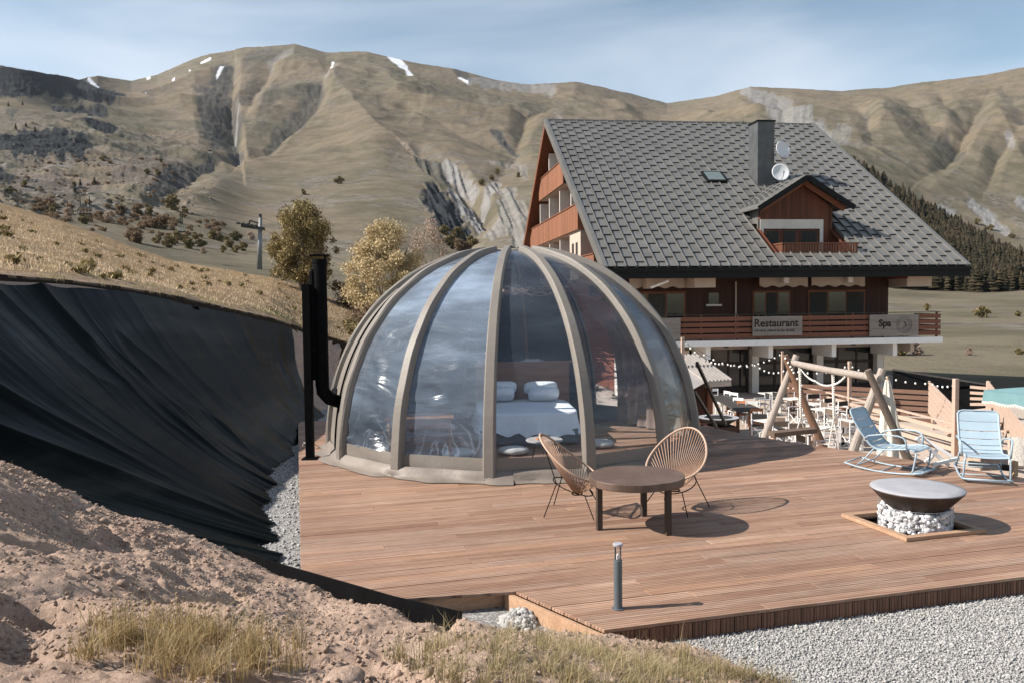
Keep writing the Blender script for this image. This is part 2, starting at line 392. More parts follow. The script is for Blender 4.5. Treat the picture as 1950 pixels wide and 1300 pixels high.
M['darktable'] = wood('dark_table_top', (.030, .028, .027), (.075, .070, .066), 'X', 3)
M['blackcloth'] = simple('black_canvas', (.030, .028, .027), .9)
M['taupecloth'] = simple('brown_canvas', (.15, .11, .085), .9)
# ------------------------------------------------------------------ terrain helpers
def column_mesh(knots, U, per, sm=9, usm=0, sky=-1):
    """knots: {x: [(distance, row in the photo), ...]} -> grid of world points, near to far"""
    xs = np.array(sorted(knots)); K = len(knots[xs[0]])
    D = np.array([[math.log(knots[x][k][0]) for x in xs] for k in range(K)]); Y = np.array([[knots[x][k][1] for x in xs] for k in range(K)])
    D = np.array([np.interp(U, xs, D[k]) for k in range(K)]); Y = np.array([np.interp(U, xs, Y[k]) for k in range(K)])
    if usm:
        kk = np.hanning(usm); kk /= kk.sum()
        for A in (D, Y):
            for r_ in range(K):
                if A is Y and r_ == sky: continue
                A[r_] = np.convolve(np.pad(A[r_], usm//2, 'edge'), kk, 'valid')[:len(U)]
    s = np.concatenate([np.linspace(k, k+1, per[k], endpoint=False) for k in range(K-1)]+[[K-1]])
    i = np.minimum(s.astype(int), K-2); f = (s-i)[:, None]
    d = D[i]*(1-f)+D[i+1]*f; y = Y[i]*(1-f)+Y[i+1]*f
    k = np.ones(sm)/sm
    for A in (d, y):
        P = np.pad(A, ((sm//2, sm//2), (0, 0)), 'edge'); A[:] = sum(P[j:j+A.shape[0]] for j in range(sm))/sm
    return s, np.exp(d), y
def pix_to_world(U, Yp, D):
    u = (U-CAM_X)/CAM_F; v = (Yp-CAM_Y)/CAM_F
    r = cF[None, None, :]+u[..., None]*cR-v[..., None]*cU
    return cC+r*(D/r[..., 1])[..., None]
def proj(P):
    d = P-cC; w = d@cF; return CAM_X+CAM_F*(d@cR)/w, CAM_Y-CAM_F*(d@cU)/w
def quads(n, m, flip=True):
    i = np.arange(n-1)[:, None]*m+np.arange(m-1)[None, :]
    return np.stack([i, i+1, i+m+1, i+m], -1).reshape(-1, 4)
def pline_dist(X, Y, pts):
    """signed distance to a polyline (negative on the left in the picture) and position along it"""
    best = np.full(X.shape, 1e9); sg = np.ones(X.shape); tt = np.zeros(X.shape); n = len(pts)-1
    for k in range(n):
        (x0, y0), (x1, y1) = pts[k][:2], pts[k+1][:2]
        dx, dy = x1-x0, y1-y0; L = dx*dx+dy*dy
        t = np.clip(((X-x0)*dx+(Y-y0)*dy)/L, 0, 1); ex = X-x0-t*dx; ey = Y-y0-t*dy; q = np.hypot(ex, ey)
        m = q < best; best = np.where(m, q, best); sg = np.where(m, np.sign(dy*ex-dx*ey), sg); tt = np.where(m, (k+t)/n, tt)
    return best, sg, tt
def capsule(X, Y, pts, nz):
    """soft blob round a polyline of (x, y, width)"""
    out = np.zeros(X.shape)
    for k in range(max(1, len(pts)-1)):
        a = pts[k]; b = pts[min(k+1, len(pts)-1)]; dx, dy = b[0]-a[0], b[1]-a[1]; L = dx*dx+dy*dy+1e-6
        t = np.clip(((X-a[0])*dx+(Y-a[1])*dy)/L, 0, 1)
        q = np.hypot(X-a[0]-t*dx, Y-a[1]-t*dy)/(a[2]*(1-t)+b[2]*t)
        out = np.maximum(out, sst(1.15, .75, q+nz))
    return out
# ------------------------------------------------------------------ mountains
MK = {-500: [(60, 380), (120, 390), (220, 350), (400, 290), (650, 215), (850, 180), (1000, 105), (1500, 200)],
      -150: [(60, 410), (120, 405), (220, 380), (430, 300), (680, 215), (880, 178), (1020, 118), (1500, 200)],
      0: [(60, 430), (120, 425), (220, 398), (450, 310), (700, 225), (900, 182), (1050, 122), (1600, 200)],
      60: [(60, 445), (120, 440), (225, 405), (450, 315), (700, 230), (920, 188), (1100, 133), (1700, 200)],
      150: [(60, 470), (130, 470), (230, 425), (430, 330), (720, 245), (1100, 198), (1500, 150), (2200, 210)],
      185: [(60, 480), (130, 478), (230, 430), (430, 335), (750, 250), (1200, 198), (1800, 142), (2400, 210)],
      250: [(60, 505), (135, 495), (230, 440), (420, 345), (760, 275), (1300, 205), (2100, 153), (2700, 230)],
      300: [(60, 530), (140, 510), (235, 445), (400, 358), (760, 290), (1300, 212), (2250, 141), (3000, 240)],
      365: [(60, 540), (150, 515), (240, 450), (410, 365), (780, 300), (1350, 205), (2300, 112), (3000, 240)],
      400: [(60, 550), (150, 518), (240, 455), (420, 368), (800, 300), (1350, 200), (2300, 100), (3000, 240)],
      465: [(60, 575), (165, 514), (260, 468), (500, 385), (880, 305), (1450, 190), (2300, 87), (3000, 240)],
      560: [(60, 600), (170, 520), (280, 462), (520, 380), (900, 285), (1500, 185), (2300, 82), (3000, 240)],
      620: [(60, 620), (170, 525), (280, 464), (510, 375), (900, 278), (1500, 185), (2300, 97), (3000, 240)],
      700: [(60, 640), (170, 530), (280, 466), (500, 370), (900, 270), (1500, 180), (2300, 97), (3000, 240)],
      800: [(60, 650), (170, 540), (300, 478), (470, 390), (850, 285), (1450, 195), (2300, 119), (3000, 240)],
      870: [(60, 650), (170, 545), (310, 482), (450, 405), (800, 290), (1400, 205), (2350, 130), (3000, 240)],
      950: [(60, 655), (170, 555), (310, 475), (500, 390), (900, 280), (1500, 208), (2400, 152), (3100, 240)],
      1010: [(60, 660), (170, 560), (300, 470), (500, 370), (900, 280), (1600, 212), (2500, 160), (3200, 250)],
      1095: [(60, 680), (160, 600), (300, 470), (520, 360), (950, 270), (1700, 210), (2500, 154), (3200, 250)],
      1150: [(60, 690), (150, 610), (290, 475), (520, 350), (930, 270), (1800, 215), (2700, 165), (3500, 250)],
      1270: [(42, 752), (140, 640), (280, 500), (560, 310), (900, 275), (1900, 228), (3200, 196), (4000, 260)],
      1370: [(40, 758), (120, 650), (280, 545), (620, 262), (900, 262), (1600, 225), (2700, 181), (3500, 260)],
      1430: [(40, 760), (115, 652), (285, 548), (640, 262), (900, 262), (1500, 218), (2600, 163), (3400, 260)],
      1500: [(40, 762), (110, 655), (290, 550), (650, 268), (900, 266), (1400, 215), (2500, 166), (3300, 260)],
      1600: [(40, 764), (105, 652), (295, 552), (660, 300), (900, 292), (1300, 230), (2400, 171), (3200, 260)],
      1680: [(40, 765), (100, 650), (300, 553), (650, 350), (900, 336), (1250, 245), (2350, 165), (3200, 260)],
      1760: [(40, 766), (100, 650), (300, 555), (630, 398), (880, 384), (1200, 262), (2250, 153), (3000, 260)],
      1870: [(40, 768), (100, 648), (300, 554), (600, 462), (850, 440), (1150, 290), (2150, 140), (3000, 260)],
      1950: [(40, 769), (100, 645), (300, 552), (560, 505), (800, 480), (1100, 310), (2050, 124), (2900, 250)],
      2400: [(40, 775), (100, 645), (300, 548), (540, 540), (800, 530), (1000, 350), (1800, 60), (2600, 200)]}
U = np.concatenate([np.linspace(-1100, -200, 120, endpoint=False), np.linspace(-200, 2150, 960), np.linspace(2151, 3000, 110)])
per = [26, 60, 90, 90, 80, 80, 80, 12, ]
s_, d_, y_ = column_mesh(MK, U, per[:7], 9, 61, 6)
UU = np.broadcast_to(U[None, :], y_.shape); isky = int(np.argmin(np.abs(s_-6)))
ysky = y_[isky][None, :]
below = np.clip((y_-ysky)/55, 0.04, 1)*sst(7, 6.0, s_)[:, None]+.04
P = pix_to_world(UU, y_, d_); X0, Y0 = P[..., 0], P[..., 1]
near = sst(90, 500, d_)
rg = rdg(X0/300+.35*fbm(X0/240, Y0/240, 2, 5), Y0/560, 3, 3, .38)
dz = (rg-.45)*.021*d_*below*near
dz += fbm(X0/85, Y0/130, 3, 21, .4)*.0055*d_*below*sst(150, 700, d_)
ero = rdg(X0/62+.5*fbm(X0/150, Y0/150, 2, 25), Y0/330, 3, 23, .55)
dz += (ero-.5)*.0022*d_*below*sst(350, 900, d_)
dz += fbm(X0/30, Y0/45, 3, 31)*.0016*d_*(below*.6+.06)
dz += fbm(X0/9, Y0/9, 3, 41)*.0007*d_
GUL = [([(447, 118), (440, 190), (450, 240), (458, 296)], 75, 14, 46), ([(636, 120), (604, 195), (545, 245), (500, 285), (470, 310)], 45, 20, 26),
       ([(250, 405), (350, 352), (448, 300)], 40, 30, 20), ([(545, 92), (500, 150), (470, 215)], 26, 18, 14),
       ([(745, 190), (840, 225), (930, 262), (985, 280), (940, 340)], 30, 30, 14), ([(1075, 175), (1000, 230), (975, 280)], 30, 20, 14),
       ([(800, 296), (870, 330), (915, 385), (925, 415), (895, 462)], 70, 26, 34),
       ([(1470, 172), (1500, 230), (1560, 262)], 40, 30, 16), ([(1600, 176), (1650, 220), (1660, 262)], 26, 22, 12), ([(1700, 168), (1755, 215), (1830, 268)], 34, 24, 18),
       ([(1905, 140), (1860, 215), (1800, 300), (1760, 330)], 40, 26, 18), ([(1960, 230), (1900, 290), (1880, 350)], 30, 22, 14), ([(1780, 160), (1800, 200), (1850, 240)], 24, 18, 10),
       ([(570, 90), (640, 170), (720, 250), (790, 300)], 70, 60, -18), ([(690, 100), (760, 180), (860, 215)], 40, 40, -10), ([(1110, 158), (1180, 210), (1240, 235)], 40, 30, -10),
       ([(1395, 180), (1440, 215)], 20, 20, -8), ([(1640, 170), (1700, 240), (1770, 300)], 40, 34, -12), ([(1850, 145), (1930, 260), (1960, 330)], 40, 40, -10)]
for pts, wl, wr, dep in GUL:
    q, sg, tt = pline_dist(UU, y_, pts); w = np.where(sg < 0, wl, wr); prof = np.clip(1-q/w, 0, 1)
    dz -= prof**1.25*dep/CAM_F*d_*np.clip(np.sin(np.pi*np.clip(tt, .12, .88)), .2, 1)*(below*.9+.1)
nz1 = (fbm(UU/14, y_/9, 4, 51))*.7
dark = [([(-60, 138, 22), (60, 152, 26), (140, 165, 22), (205, 180, 12), (235, 186, 6)], 1), ([(5, 282, 26), (90, 282, 32), (160, 290, 22)], 1), ([(105, 196, 5), (200, 208, 7)], .9),  # dark rock; the strongest also carry painted crag shadow
        ([(172, 246, 9), (215, 258, 9)], .95), ([(-10, 330, 16), (20, 352, 14)], .9), ([(40, 212, 8), (20, 220, 10)], .7), ([(430, 125, 14), (408, 180, 34), (428, 240, 34), (450, 286, 12)], .72),
        ([(600, 185, 16), (560, 225, 22), (515, 268, 12)], .55), ([(520, 175, 14), (495, 235, 10)], .35), ([(480, 112, 18), (530, 100, 10)], .42), ([(330, 340, 10), (290, 368, 12), (400, 318, 8)], .75),
        ([(868, 132, 6), (890, 148, 8)], .7), ([(935, 240, 4), (970, 262, 6), (985, 278, 4)], .8), ([(822, 348, 15), (838, 392, 33), (872, 440, 25)], 1), ([(795, 300, 8), (845, 322, 10)], .6),
        ([(1700, 215, 16), (1790, 270, 12)], .3), ([(1800, 255, 9), (1830, 280, 8)], .5), ([(1905, 175, 8), (1940, 235, 10)], .35), ([(1650, 220, 8), (1645, 250, 8)], .25)]
pale = [([(895, 152, 7), (960, 163, 9), (1050, 172, 9)], .7), ([(1420, 176, 9), (1470, 196, 22), (1545, 236, 22), (1580, 262, 10)], .75), ([(862, 345, 9), (892, 388, 17), (914, 420, 11)], .9),
        ([(850, 305, 8), (880, 330, 12), (902, 352, 9)], .8), ([(942, 350, 12), (915, 392, 10)], .8), ([(968, 372, 20), (972, 425, 25), (935, 445, 12)], .62), ([(995, 400, 12), (990, 462, 14)], .6), ([(1060, 222, 9), (1110, 228, 8)], .6), ([(555, 98, 6), (515, 120, 9)], .5),
        ([(455, 200, 2), (442, 240, 2.6), (456, 288, 2.4)], .8), ([(1790, 382, 5), (1815, 394, 5)], .95), ([(1850, 384, 8), (1885, 410, 10), (1915, 432, 6)], .95), ([(1940, 372, 8), (1970, 410, 14)], .85), ([(1920, 262, 7), (1930, 275, 5)], .7),
        ([(1610, 250, 14), (1560, 262, 14)], .5), ([(935, 300, 5), (990, 300, 6), (1000, 330, 8)], .4), ([(620, 160, 6), (640, 135, 6)], .5)]
scree = [([(30, 352, 26), (110, 368, 26), (180, 360, 12)], .75), ([(230, 345, 22), (330, 330, 20)], .55), ([(0, 240, 20), (120, 225, 18), (60, 260, 14)], .35), ([(260, 300, 25), (360, 330, 12)], .4), ([(250, 165, 12), (280, 180, 8)], .4)]
snow = [[(736, 103, 6), (757, 118, 10), (772, 130, 8)], [(774, 134, 7), (779, 145, 7), (790, 155, 4)], [(400, 110, 3), (384, 120, 4)], [(362, 136, 3.0)], [(332, 151, 2.5), (330, 163, 2)], [(634, 128, 4.5), (632, 142, 3)],
        [(427, 125, 3), (412, 140, 3)], [(283, 149, 5)], [(278, 183, 4)], [(170, 152, 6), (188, 165, 2.5)], [(500, 85, 7)], [(875, 148, 3), (890, 156, 3)]]
m_d = np.zeros(y_.shape); m_p = m_d.copy(); m_s = m_d.copy(); m_n = m_d.copy()
for c, a in dark: m_d = np.maximum(m_d, a*capsule(UU, y_, c, nz1))
for c, a in pale: m_p = np.maximum(m_p, a*capsule(UU, y_, c, nz1))
for c, a in scree: m_s = np.maximum(m_s, a*capsule(UU, y_, c, nz1))
for c in snow: m_n = np.maximum(m_n, capsule(UU, y_, [(a, b, w*.62) for a, b, w in c], nz1*.55+.35*fbm(UU/5, y_/3, 2, 5)))
rock = np.clip(m_d+m_p, 0, 1)
lefty = sst(440, 320, UU)*sst(215, 250, y_)*sst(420, 395, y_)
dz += (rdg(X0/13+nz1*.4, Y0/13, 4, 91)-.42)*2.6*lefty+(rdg(X0/40, Y0/34, 3, 93)-.45)*7*lefty
# fluted rock: sharp ribs running down the fall line
rav = sst(40, 15, np.abs(y_-385)-60)*sst(40, 15, np.abs(UU-895)-95)
dz += (rdg((UU*.86-y_*.42)/13, (UU*.4+y_*.86)/90, 3, 61)-.5)*rock*rav*.011*d_
dz += (rdg((UU*.8+y_*.75)/17+nz1*.5, (y_*.9-UU*.5)/21+nz1*.4, 4, 63)-.5)*rock*(1-rav)*.0022*d_*(below*.7+.3)
dz += (rdg((UU+y_*.7)/5.5+nz1, (y_-UU*.6)/6+nz1, 3, 71)-.5)*rock*.0016*d_*(below*.7+.3)
P[..., 2] += dz
MP = P; MU, MY = proj(P)
nat = np.stack([m_d, m_p, m_s, m_n], -1).reshape(-1, 4)
g_line = sst(.70, .86, rdg(X0/48+.7*fbm(X0/120, Y0/120, 3, 27), Y0/260, 3, 29, .5))*sst(300, 700, d_)*(.35+.65*vn(X0/170, Y0/170, 6))
g_spk = lefty*.75*sst(.42, .62, vn(X0/9, Y0/12, 18)*.6+vn(X0/35, Y0/30, 19)*.4)+sst(.66, .80, vn(X0/14, Y0/22, 8)*.55+vn(X0/90, Y0/120, 9)*.45+.1*fbm(X0/4, Y0/5, 2, 1))
g_ol = sst(.40, .62, vn(X0/230+1.3*fbm(X0/300, Y0/300, 2, 2), Y0/230, 12)*.7+.3*vn(X0/60, Y0/80, 4))
nat2 = np.stack([g_line, g_spk, g_ol, np.ones(y_.shape)], -1).reshape(-1, 4)
def make_mountain_mat():
    q = NT('alpine_hillside'); q.set(.95, 0, .1); v = q.coord('Object')
    a = q.n('VertexColor', layer_name='cover'); sp = q.n('SeparateColor'); q.l(a.outputs['Color'], sp.inputs[0])
    n1 = q.noise(v, .0042, 6, .62, .4); n2 = q.noise(v, .03, 6, .7, .3); n3 = q.noise(v, .16, 5, .75)
    gr = q.ramp(n1, [(.32, (.112, .095, .064)), (.5, (.143, .117, .083)), (.68, (.168, .136, .100))])
    gr = q.mix(.55, gr, q.ramp(n2, [(.38, (.094, .079, .052)), (.58, (.182, .146, .107))]))
    gr = q.mix(q.ramp(n3, [(.56, 0), (.74, .55)]), gr, (.055, .048, .032))
    gr = q.mix(q.ramp(q.noise(v, .011, 7, .8, .2), [(.60, 0), (.70, .45)]), gr, (.17, .152, .132))
    rn = q.noise(q.coord('Object', (1, 1, .5)), .05, 8, .8, .5)
    dr = q.ramp(rn, [(.3, (.018, .021, .024)), (.55, (.055, .056, .058)), (.8, (.15, .14, .13))])
    pr = q.ramp(rn, [(.3, (.12, .118, .115)), (.7, (.27, .26, .255))])
    b2_ = q.n('VertexColor', layer_name='grain'); sg = q.n('SeparateColor'); q.l(b2_.outputs['Color'], sg.inputs[0])
    gr = q.mix(sg.outputs['Blue'], gr, q.ramp(n2, [(.38, (.092, .082, .056)), (.6, (.152, .130, .094))]))
    tr_ = q.noise(q.coord('Object', (.045, .045, .30)), 1.0, 7, .8, .8); gr = q.mix(.16, gr, q.mix(1, gr, q.ramp(tr_, [(.36, (.66, .64, .60)), (.52, (1.03, 1.03, 1.03)), (.66, (1.25, 1.23, 1.20))]), 'MULTIPLY'))
    gr = q.mix(q.math('MULTIPLY', sg.outputs['Red'], .34), gr, (.085, .076, .058)); gr = q.mix(q.math('MULTIPLY', sg.outputs['Green'], .55), gr, q.ramp(n3, [(.4, (.055, .050, .042)), (.6, (.21, .19, .17))]))
    sc = q.ramp(q.noise(v, .12, 8, .85), [(.35, (.075, .062, .055)), (.55, (.12, .10, .092)), (.75, (.22, .20, .185))])
    c = q.mix(sp.outputs['Blue'], gr, sc); c = q.mix(sp.outputs['Red'], c, dr); c = q.mix(q.ramp(sp.outputs['Red'], [(.74, 0), (.95, .68)]), c, (.010, .014, .018)); c = q.mix(sp.outputs['Green'], c, pr)  # near-black over the darkest rock, with the crag shadow painted in
    c = q.mix(a.outputs['Alpha'], c, (.62, .64, .68)); q.base(c)
    b = q.bump(n3, .35, 1.2); q.bump(rn, .35, 3.0, b); return q.m
mountains = np_mesh(P.reshape(-1, 3), quads(*y_.shape), 'mountains', make_mountain_mat(), smooth=True, col={'cover': nat, 'grain': nat2}, kind='structure')
def on_mtn(x, y):
    c = int(np.clip(np.searchsorted(U, x), 0, len(U)-1)); col = MY[20:, c]; k = np.argmax(col <= y)+20
    return Vector(MP[k, c])
# ------------------------------------------------------------------ meadow on the left
DK = {-1400: [(6.2, 380), (13, 250), (26, 60), (40, 100), (90, 250)], -900: [(7.2, 440), (14, 340), (30, 200), (44, 230), (90, 330)], -300: [(9.2, 501), (17, 410), (36, 300), (50, 330), (100, 440)],
      0: [(12.1, 524), (20, 455), (40, 387), (54, 420), (90, 480)], 120: [(13.8, 532), (22, 475), (41, 423), (56, 450), (90, 510)], 240: [(15.9, 548), (25, 505), (42, 466), (57, 490), (90, 540)],
      330: [(18, 563), (27, 528), (43, 496), (58, 515), (90, 560)], 420: [(20.6, 584), (29, 545), (44, 511), (59, 530), (90, 570)], 520: [(24.6, 606), (32.5, 562), (45, 527), (60, 545), (90, 600)],
      560: [(27, 620), (34, 580), (45, 541), (60, 560), (90, 610)], 640: [(30.5, 645), (36, 605), (45, 571), (60, 590), (90, 630)], 760: [(33, 680), (38, 645), (45, 610), (60, 630), (90, 660)],
      900: [(35, 705), (39, 680), (45, 650), (60, 670), (90, 690)], 1100: [(36, 745), (40, 735), (45, 720), (60, 720), (90, 730)]}
UD = np.concatenate([np.linspace(-1400, -100, 90, endpoint=False), np.linspace(-100, 1100, 520)])
sd, dd, yd = column_mesh(DK, UD, [130, 130, 30, 12], 9, 31, 2)
PD = pix_to_world(np.broadcast_to(UD[None, :], yd.shape), yd, dd)
BANK_CREST_Y = yd[0].copy(); BANK_CREST_D = dd[0].copy()
edge = sst(0, .12, sd)[:, None]
PD[..., 2] += (fbm(PD[..., 0]/2.2, PD[..., 1]/2.2, 4, 3)*.10+fbm(PD[..., 0]/.35, PD[..., 1]/.35, 3, 9)*.035)*(edge*.9+.1)
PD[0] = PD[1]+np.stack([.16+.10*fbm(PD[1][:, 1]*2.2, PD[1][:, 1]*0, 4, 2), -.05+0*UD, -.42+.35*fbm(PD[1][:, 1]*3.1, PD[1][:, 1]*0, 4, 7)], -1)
PD[1] += np.array([.02, 0, -.05])
DU, DYp = proj(PD)
path = sst(.26, .10, sd[:, None]+.07*fbm(PD[..., 0]/.7, PD[..., 1]/.7, 3, 5))*sst(620, 480, UD)[None, :]
brushy = np.clip(sst(560, 720, UD)[None, :]*sst(.1, .3, sd)[:, None], 0, 1)*np.ones(yd.shape)
green = sst(.42, .28, sd[:, None]+.12*fbm(PD[..., 0]/1.1, PD[..., 1]/.6, 3, 15))*sst(.14, .22, sd)[:, None]*sst(.42, .62, vn(PD[..., 0]/1.6, PD[..., 1]/1.1, 5))
al = np.ones(yd.shape); al[0] = 0; al[1] = .05; al[2] = sst(.35, .65, vn(UD/9, UD*0, 3)); al[3] = .5+.5*al[2]  # shade of the undercut lip, put into the colour through this alpha
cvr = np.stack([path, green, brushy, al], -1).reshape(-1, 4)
def make_meadow_mat():
    q = NT('dry_meadow'); q.set(.95, 0, .1); v = q.coord('Object')
    a = q.n('VertexColor', layer_name='cover'); sp = q.n('SeparateColor'); q.l(a.outputs['Color'], sp.inputs[0])
    n = q.noise(v, .7, 6, .65); f = q.noise(v, 9, 6, .75)
    c = q.ramp(n, [(.3, (.23, .165, .088)), (.5, (.33, .232, .135)), (.7, (.39, .285, .19))])
    c = q.mix(.6, c, q.ramp(f, [(.3, (.12, .085, .04)), (.5, (.22, .15, .083)), (.72, (.40, .31, .22))]))
    c = q.mix(q.ramp(q.noise(v, 2.3, 4, .7), [(.6, 0), (.74, .6)]), c, (.13, .125, .055))
    c = q.mix(sp.outputs['Green'], c, q.ramp(f, [(.3, (.08, .085, .03)), (.7, (.30, .25, .11))]))
    c = q.mix(sp.outputs['Blue'], c, q.ramp(f, [(.3, (.12, .09, .06)), (.7, (.38, .29, .20))]))
    c = q.mix(sp.outputs['Red'], c, q.ramp(f, [(.3, (.14, .10, .07)), (.5, (.26, .19, .135)), (.72, (.36, .28, .21))]))
    c = q.mix(a.outputs['Alpha'], (.022, .016, .010), c)  # undercut shade painted near-black along the lip
    q.base(c); q.bump(f, .9, .08); return q.m
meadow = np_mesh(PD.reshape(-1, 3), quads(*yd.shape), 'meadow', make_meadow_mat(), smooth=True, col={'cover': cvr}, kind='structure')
def on_meadow(x, y):
    c = int(np.clip(np.searchsorted(UD, x), 0, len(UD)-1)); q_ = DYp[3:250, c]; k = (int(np.argmax(q_ <= y)) if (q_ <= y).any() else int(np.argmin(q_)))+3
    return Vector(PD[k, c])
# ------------------------------------------------------------------ wide ground under everything, terrace, gravel
gm = simple('far_ground', (.27, .22, .15), .95, scale=.2, bump=0)
MB().lathe([(9000, -9.0), (1, -8.5)], 48).build('ground', gm, kind='structure')
def make_sand():
    q = NT('terrace_sand'); q.set(.95, 0, .1); v = q.coord('Object')
    n = q.noise(v, .6, 6, .7); f = q.noise(v, 14, 5, .8)
    c = q.mix(.5, q.ramp(n, [(.3, (.34, .28, .235)), (.7, (.46, .39, .33))]), q.ramp(f, [(.3, (.26, .21, .175)), (.7, (.54, .46, .40))]))
    q.base(c); q.bump(f, .3, .02); return q.m
MB().prism([(2.0, 16), (30, 4), (34, 24), (22, 41), (22, 70), (-3, 70), (-2, 22)], TZ-1.5, TZ).build('terrace_ground', make_sand(), kind='structure')
def make_gravel(name='gravel_bed'):
    q = NT(name); q.set(.9, 0, .2); v = q.coord('Object')
    vo = q.n('TexVoronoi'); vo.inputs['Scale'].default_value = 42; q.l(v, vo.inputs['Vector'])
    wn = q.n('TexWhiteNoise'); q.l(vo.outputs['Position'], wn.inputs['Vector'])
    c = q.ramp(wn.outputs['Value'], [(0, (.20, .19, .185)), (.5, (.32, .31, .30)), (1, (.42, .41, .40))])
    c = q.mix(q.ramp(vo.outputs['Distance'], [(.35, 0), (.6, .8)]), c, (.13, .125, .12))
    q.base(c); q.bump(vo.outputs['Distance'], -.6, .012); return q.m
GM = make_gravel()
GZ = -.17
FOOT = [Vector((-1.75, 4.6, -.3)), Vector((-2.2, 6.9, -.25))]+[gz(x, y, GZ) for x, y in ((490, 1062), (492, 1000), (490, 940), (512, 888), (570, 822), (602, 792), (650, 762))]
E_ = FOOT[-1]
gpoly = [(-2.6, 2.5), (12, 2.5), (12, 9.0), (8.9, 9.6), (7.3, 11.7), (6.7, 12.2), (5.9, 13.4), (4.5, 15.2), (3.9, 16.5), (1.7, 18.3), (E_.x+1.2, E_.y+1.2), (E_.x-.3, E_.y+.3)]
gpoly += [(p.x-.25, p.y) for p in reversed(FOOT[:-1])]
MB().prism(gpoly, GZ-2.2, GZ).build('gravel', GM, kind='structure')
# loose stones lying on the gravel bed (too many to count)
def stones(name, pts, size, mt, label, cat, seed=1, flat=.7, small=False):
    r = np.random.default_rng(seed); t = (1+5**.5)/2
    iv = np.array([(-1, t, 0), (1, t, 0), (-1, -t, 0), (1, -t, 0), (0, -1, t), (0, 1, t), (0, -1, -t), (0, 1, -t), (t, 0, -1), (t, 0, 1), (-t, 0, -1), (-t, 0, 1)])/math.sqrt(1+t*t)
    fc = np.array([(0, 11, 5), (0, 5, 1), (0, 1, 7), (0, 7, 10), (0, 10, 11), (1, 5, 9), (5, 11, 4), (11, 10, 2), (10, 7, 6), (7, 1, 8), (3, 9, 4), (3, 4, 2), (3, 2, 6), (3, 6, 8), (3, 8, 9), (4, 9, 5), (2, 4, 11), (6, 2, 10), (8, 6, 7), (9, 8, 1)])
    if small: iv = np.array([(1, 0, 0), (-1, 0, 0), (0, 1, 0), (0, -1, 0), (0, 0, 1), (0, 0, -1)])*1.15; fc = np.array([(0, 2, 4), (2, 1, 4), (1, 3, 4), (3, 0, 4), (2, 0, 5), (1, 2, 5), (3, 1, 5), (0, 3, 5)])
    nv_ = len(iv)
    n = len(pts); s = size*np.exp(r.normal(0, .28, n))
    V = iv[None]*(1+r.uniform(-.22, .22, (n, nv_, 1)))*(s[:, None, None])*np.stack([r.uniform(.75, 1.3, n), r.uniform(.65, 1.1, n), r.uniform(flat*.7, flat*1.2, n)], -1)[:, None, :]
    a = r.uniform(0, 6.28, n); ca, sa = np.cos(a)[:, None], np.sin(a)[:, None]
    tilt = r.normal(0, .35, n); ct, st_ = np.cos(tilt)[:, None], np.sin(tilt)[:, None]
    x, y, z = V[..., 0], V[..., 1], V[..., 2]; y, z = y*ct-z*st_, y*st_+z*ct; x, y = x*ca-y*sa, x*sa+y*ca
    V = np.stack([x, y, z], -1)+np.asarray(pts)[:, None, :]
    F = (fc[None]+np.arange(n)[:, None, None]*nv_).reshape(-1, 3)
    return np_mesh(V.reshape(-1, 3), F, name, mt, label=label, cat=cat, kind='stuff')
PEB = simple('pebble_stone', (.33, .322, .312), .9, var=.12, scale=30, isl=.34, bump=.2, bd=.003)
def in_poly(x, y, poly):
    c = np.zeros(np.shape(x), bool); j = len(poly)-1
    for i in range(len(poly)):
        xi, yi = poly[i][:2]; xj, yj = poly[j][:2]
        if yi != yj: c ^= ((yi > y) != (yj > y)) & (x < (xj-xi)*(y-yi)/(yj-yi)+xi)
        j = i
    return c
# ------------------------------------------------------------------ earth mound in front
_mc = [(0, 3.2, 1.10), (-1.87, 3, 1.22), (-3.2, 3.2, 1.42), (-5, 3.2, 1.8), (0, 0, 1.15), (-5, 0, 1.6), (4, 0, .8), (0, 5, .47), (.9, 4.6, .42), (-1, 4.6, .70), (-2.2, 4.2, 1.1),
       (1.5, 3.2, .78), (2.6, 3.0, .45), (1.9, 4.6, .12), (-7.5, 3, 2.2), (-9, 1, 2.4)]
for x, y, Yd in ((0, 866, 7.6), (-250, 790, 7.3), (130, 940, 7.8), (300, 1002, 7.9), (400, 1036, 8.0), (480, 1067, 8.0), (600, 1109, 7.5), (750, 1149, 6.9), (860, 1176, 6.5), (940, 1189, 6.35), (1024, 1201, 6.2), (1139, 1209, 6.05), (1230, 1216, 6.0)):
    p = gy(x, y+(4 if x < 350 else 2), Yd); p.z -= .03; _mc.append(tuple(p))
    _mc.append((p.x+.05, p.y+.35, p.z-(.30 if x < 900 else .14))); _mc.append((p.x+.15, p.y+.8, p.z-(.8 if x < 350 else .52 if x < 900 else .30)))
    q_ = gy(x, y+62, Yd-(1.3 if x < 500 else .6)); _mc.append((q_.x, q_.y, q_.z-.01))
for x, y in ((1300, 1216), (1360, 1240), (1430, 1272), (1500, 1304)):
    p = gz(x, y, GZ-.01); _mc.append(tuple(p)); _mc.append((p.x+.7, p.y+.5, GZ-.25))
_mc += [(4, 4.5, -.5), (5, 2.5, -.3), (-3.0, 9.2, -.6), (-1.5, 8.2, -.5), (0, 8, -.5), (2, 7.6, -.5)]
_mc = np.array(_mc)
def _tps(r2): return np.where(r2 > 1e-9, r2*np.log(r2+1e-12)*.5, 0)
_n = len(_mc); _K = _tps(((_mc[:, None, :2]-_mc[None, :, :2])**2).sum(-1))+np.eye(_n)*.02
_Pm = np.c_[np.ones(_n), _mc[:, :2]]; _A = np.block([[_K, _Pm], [_Pm.T, np.zeros((3, 3))]])
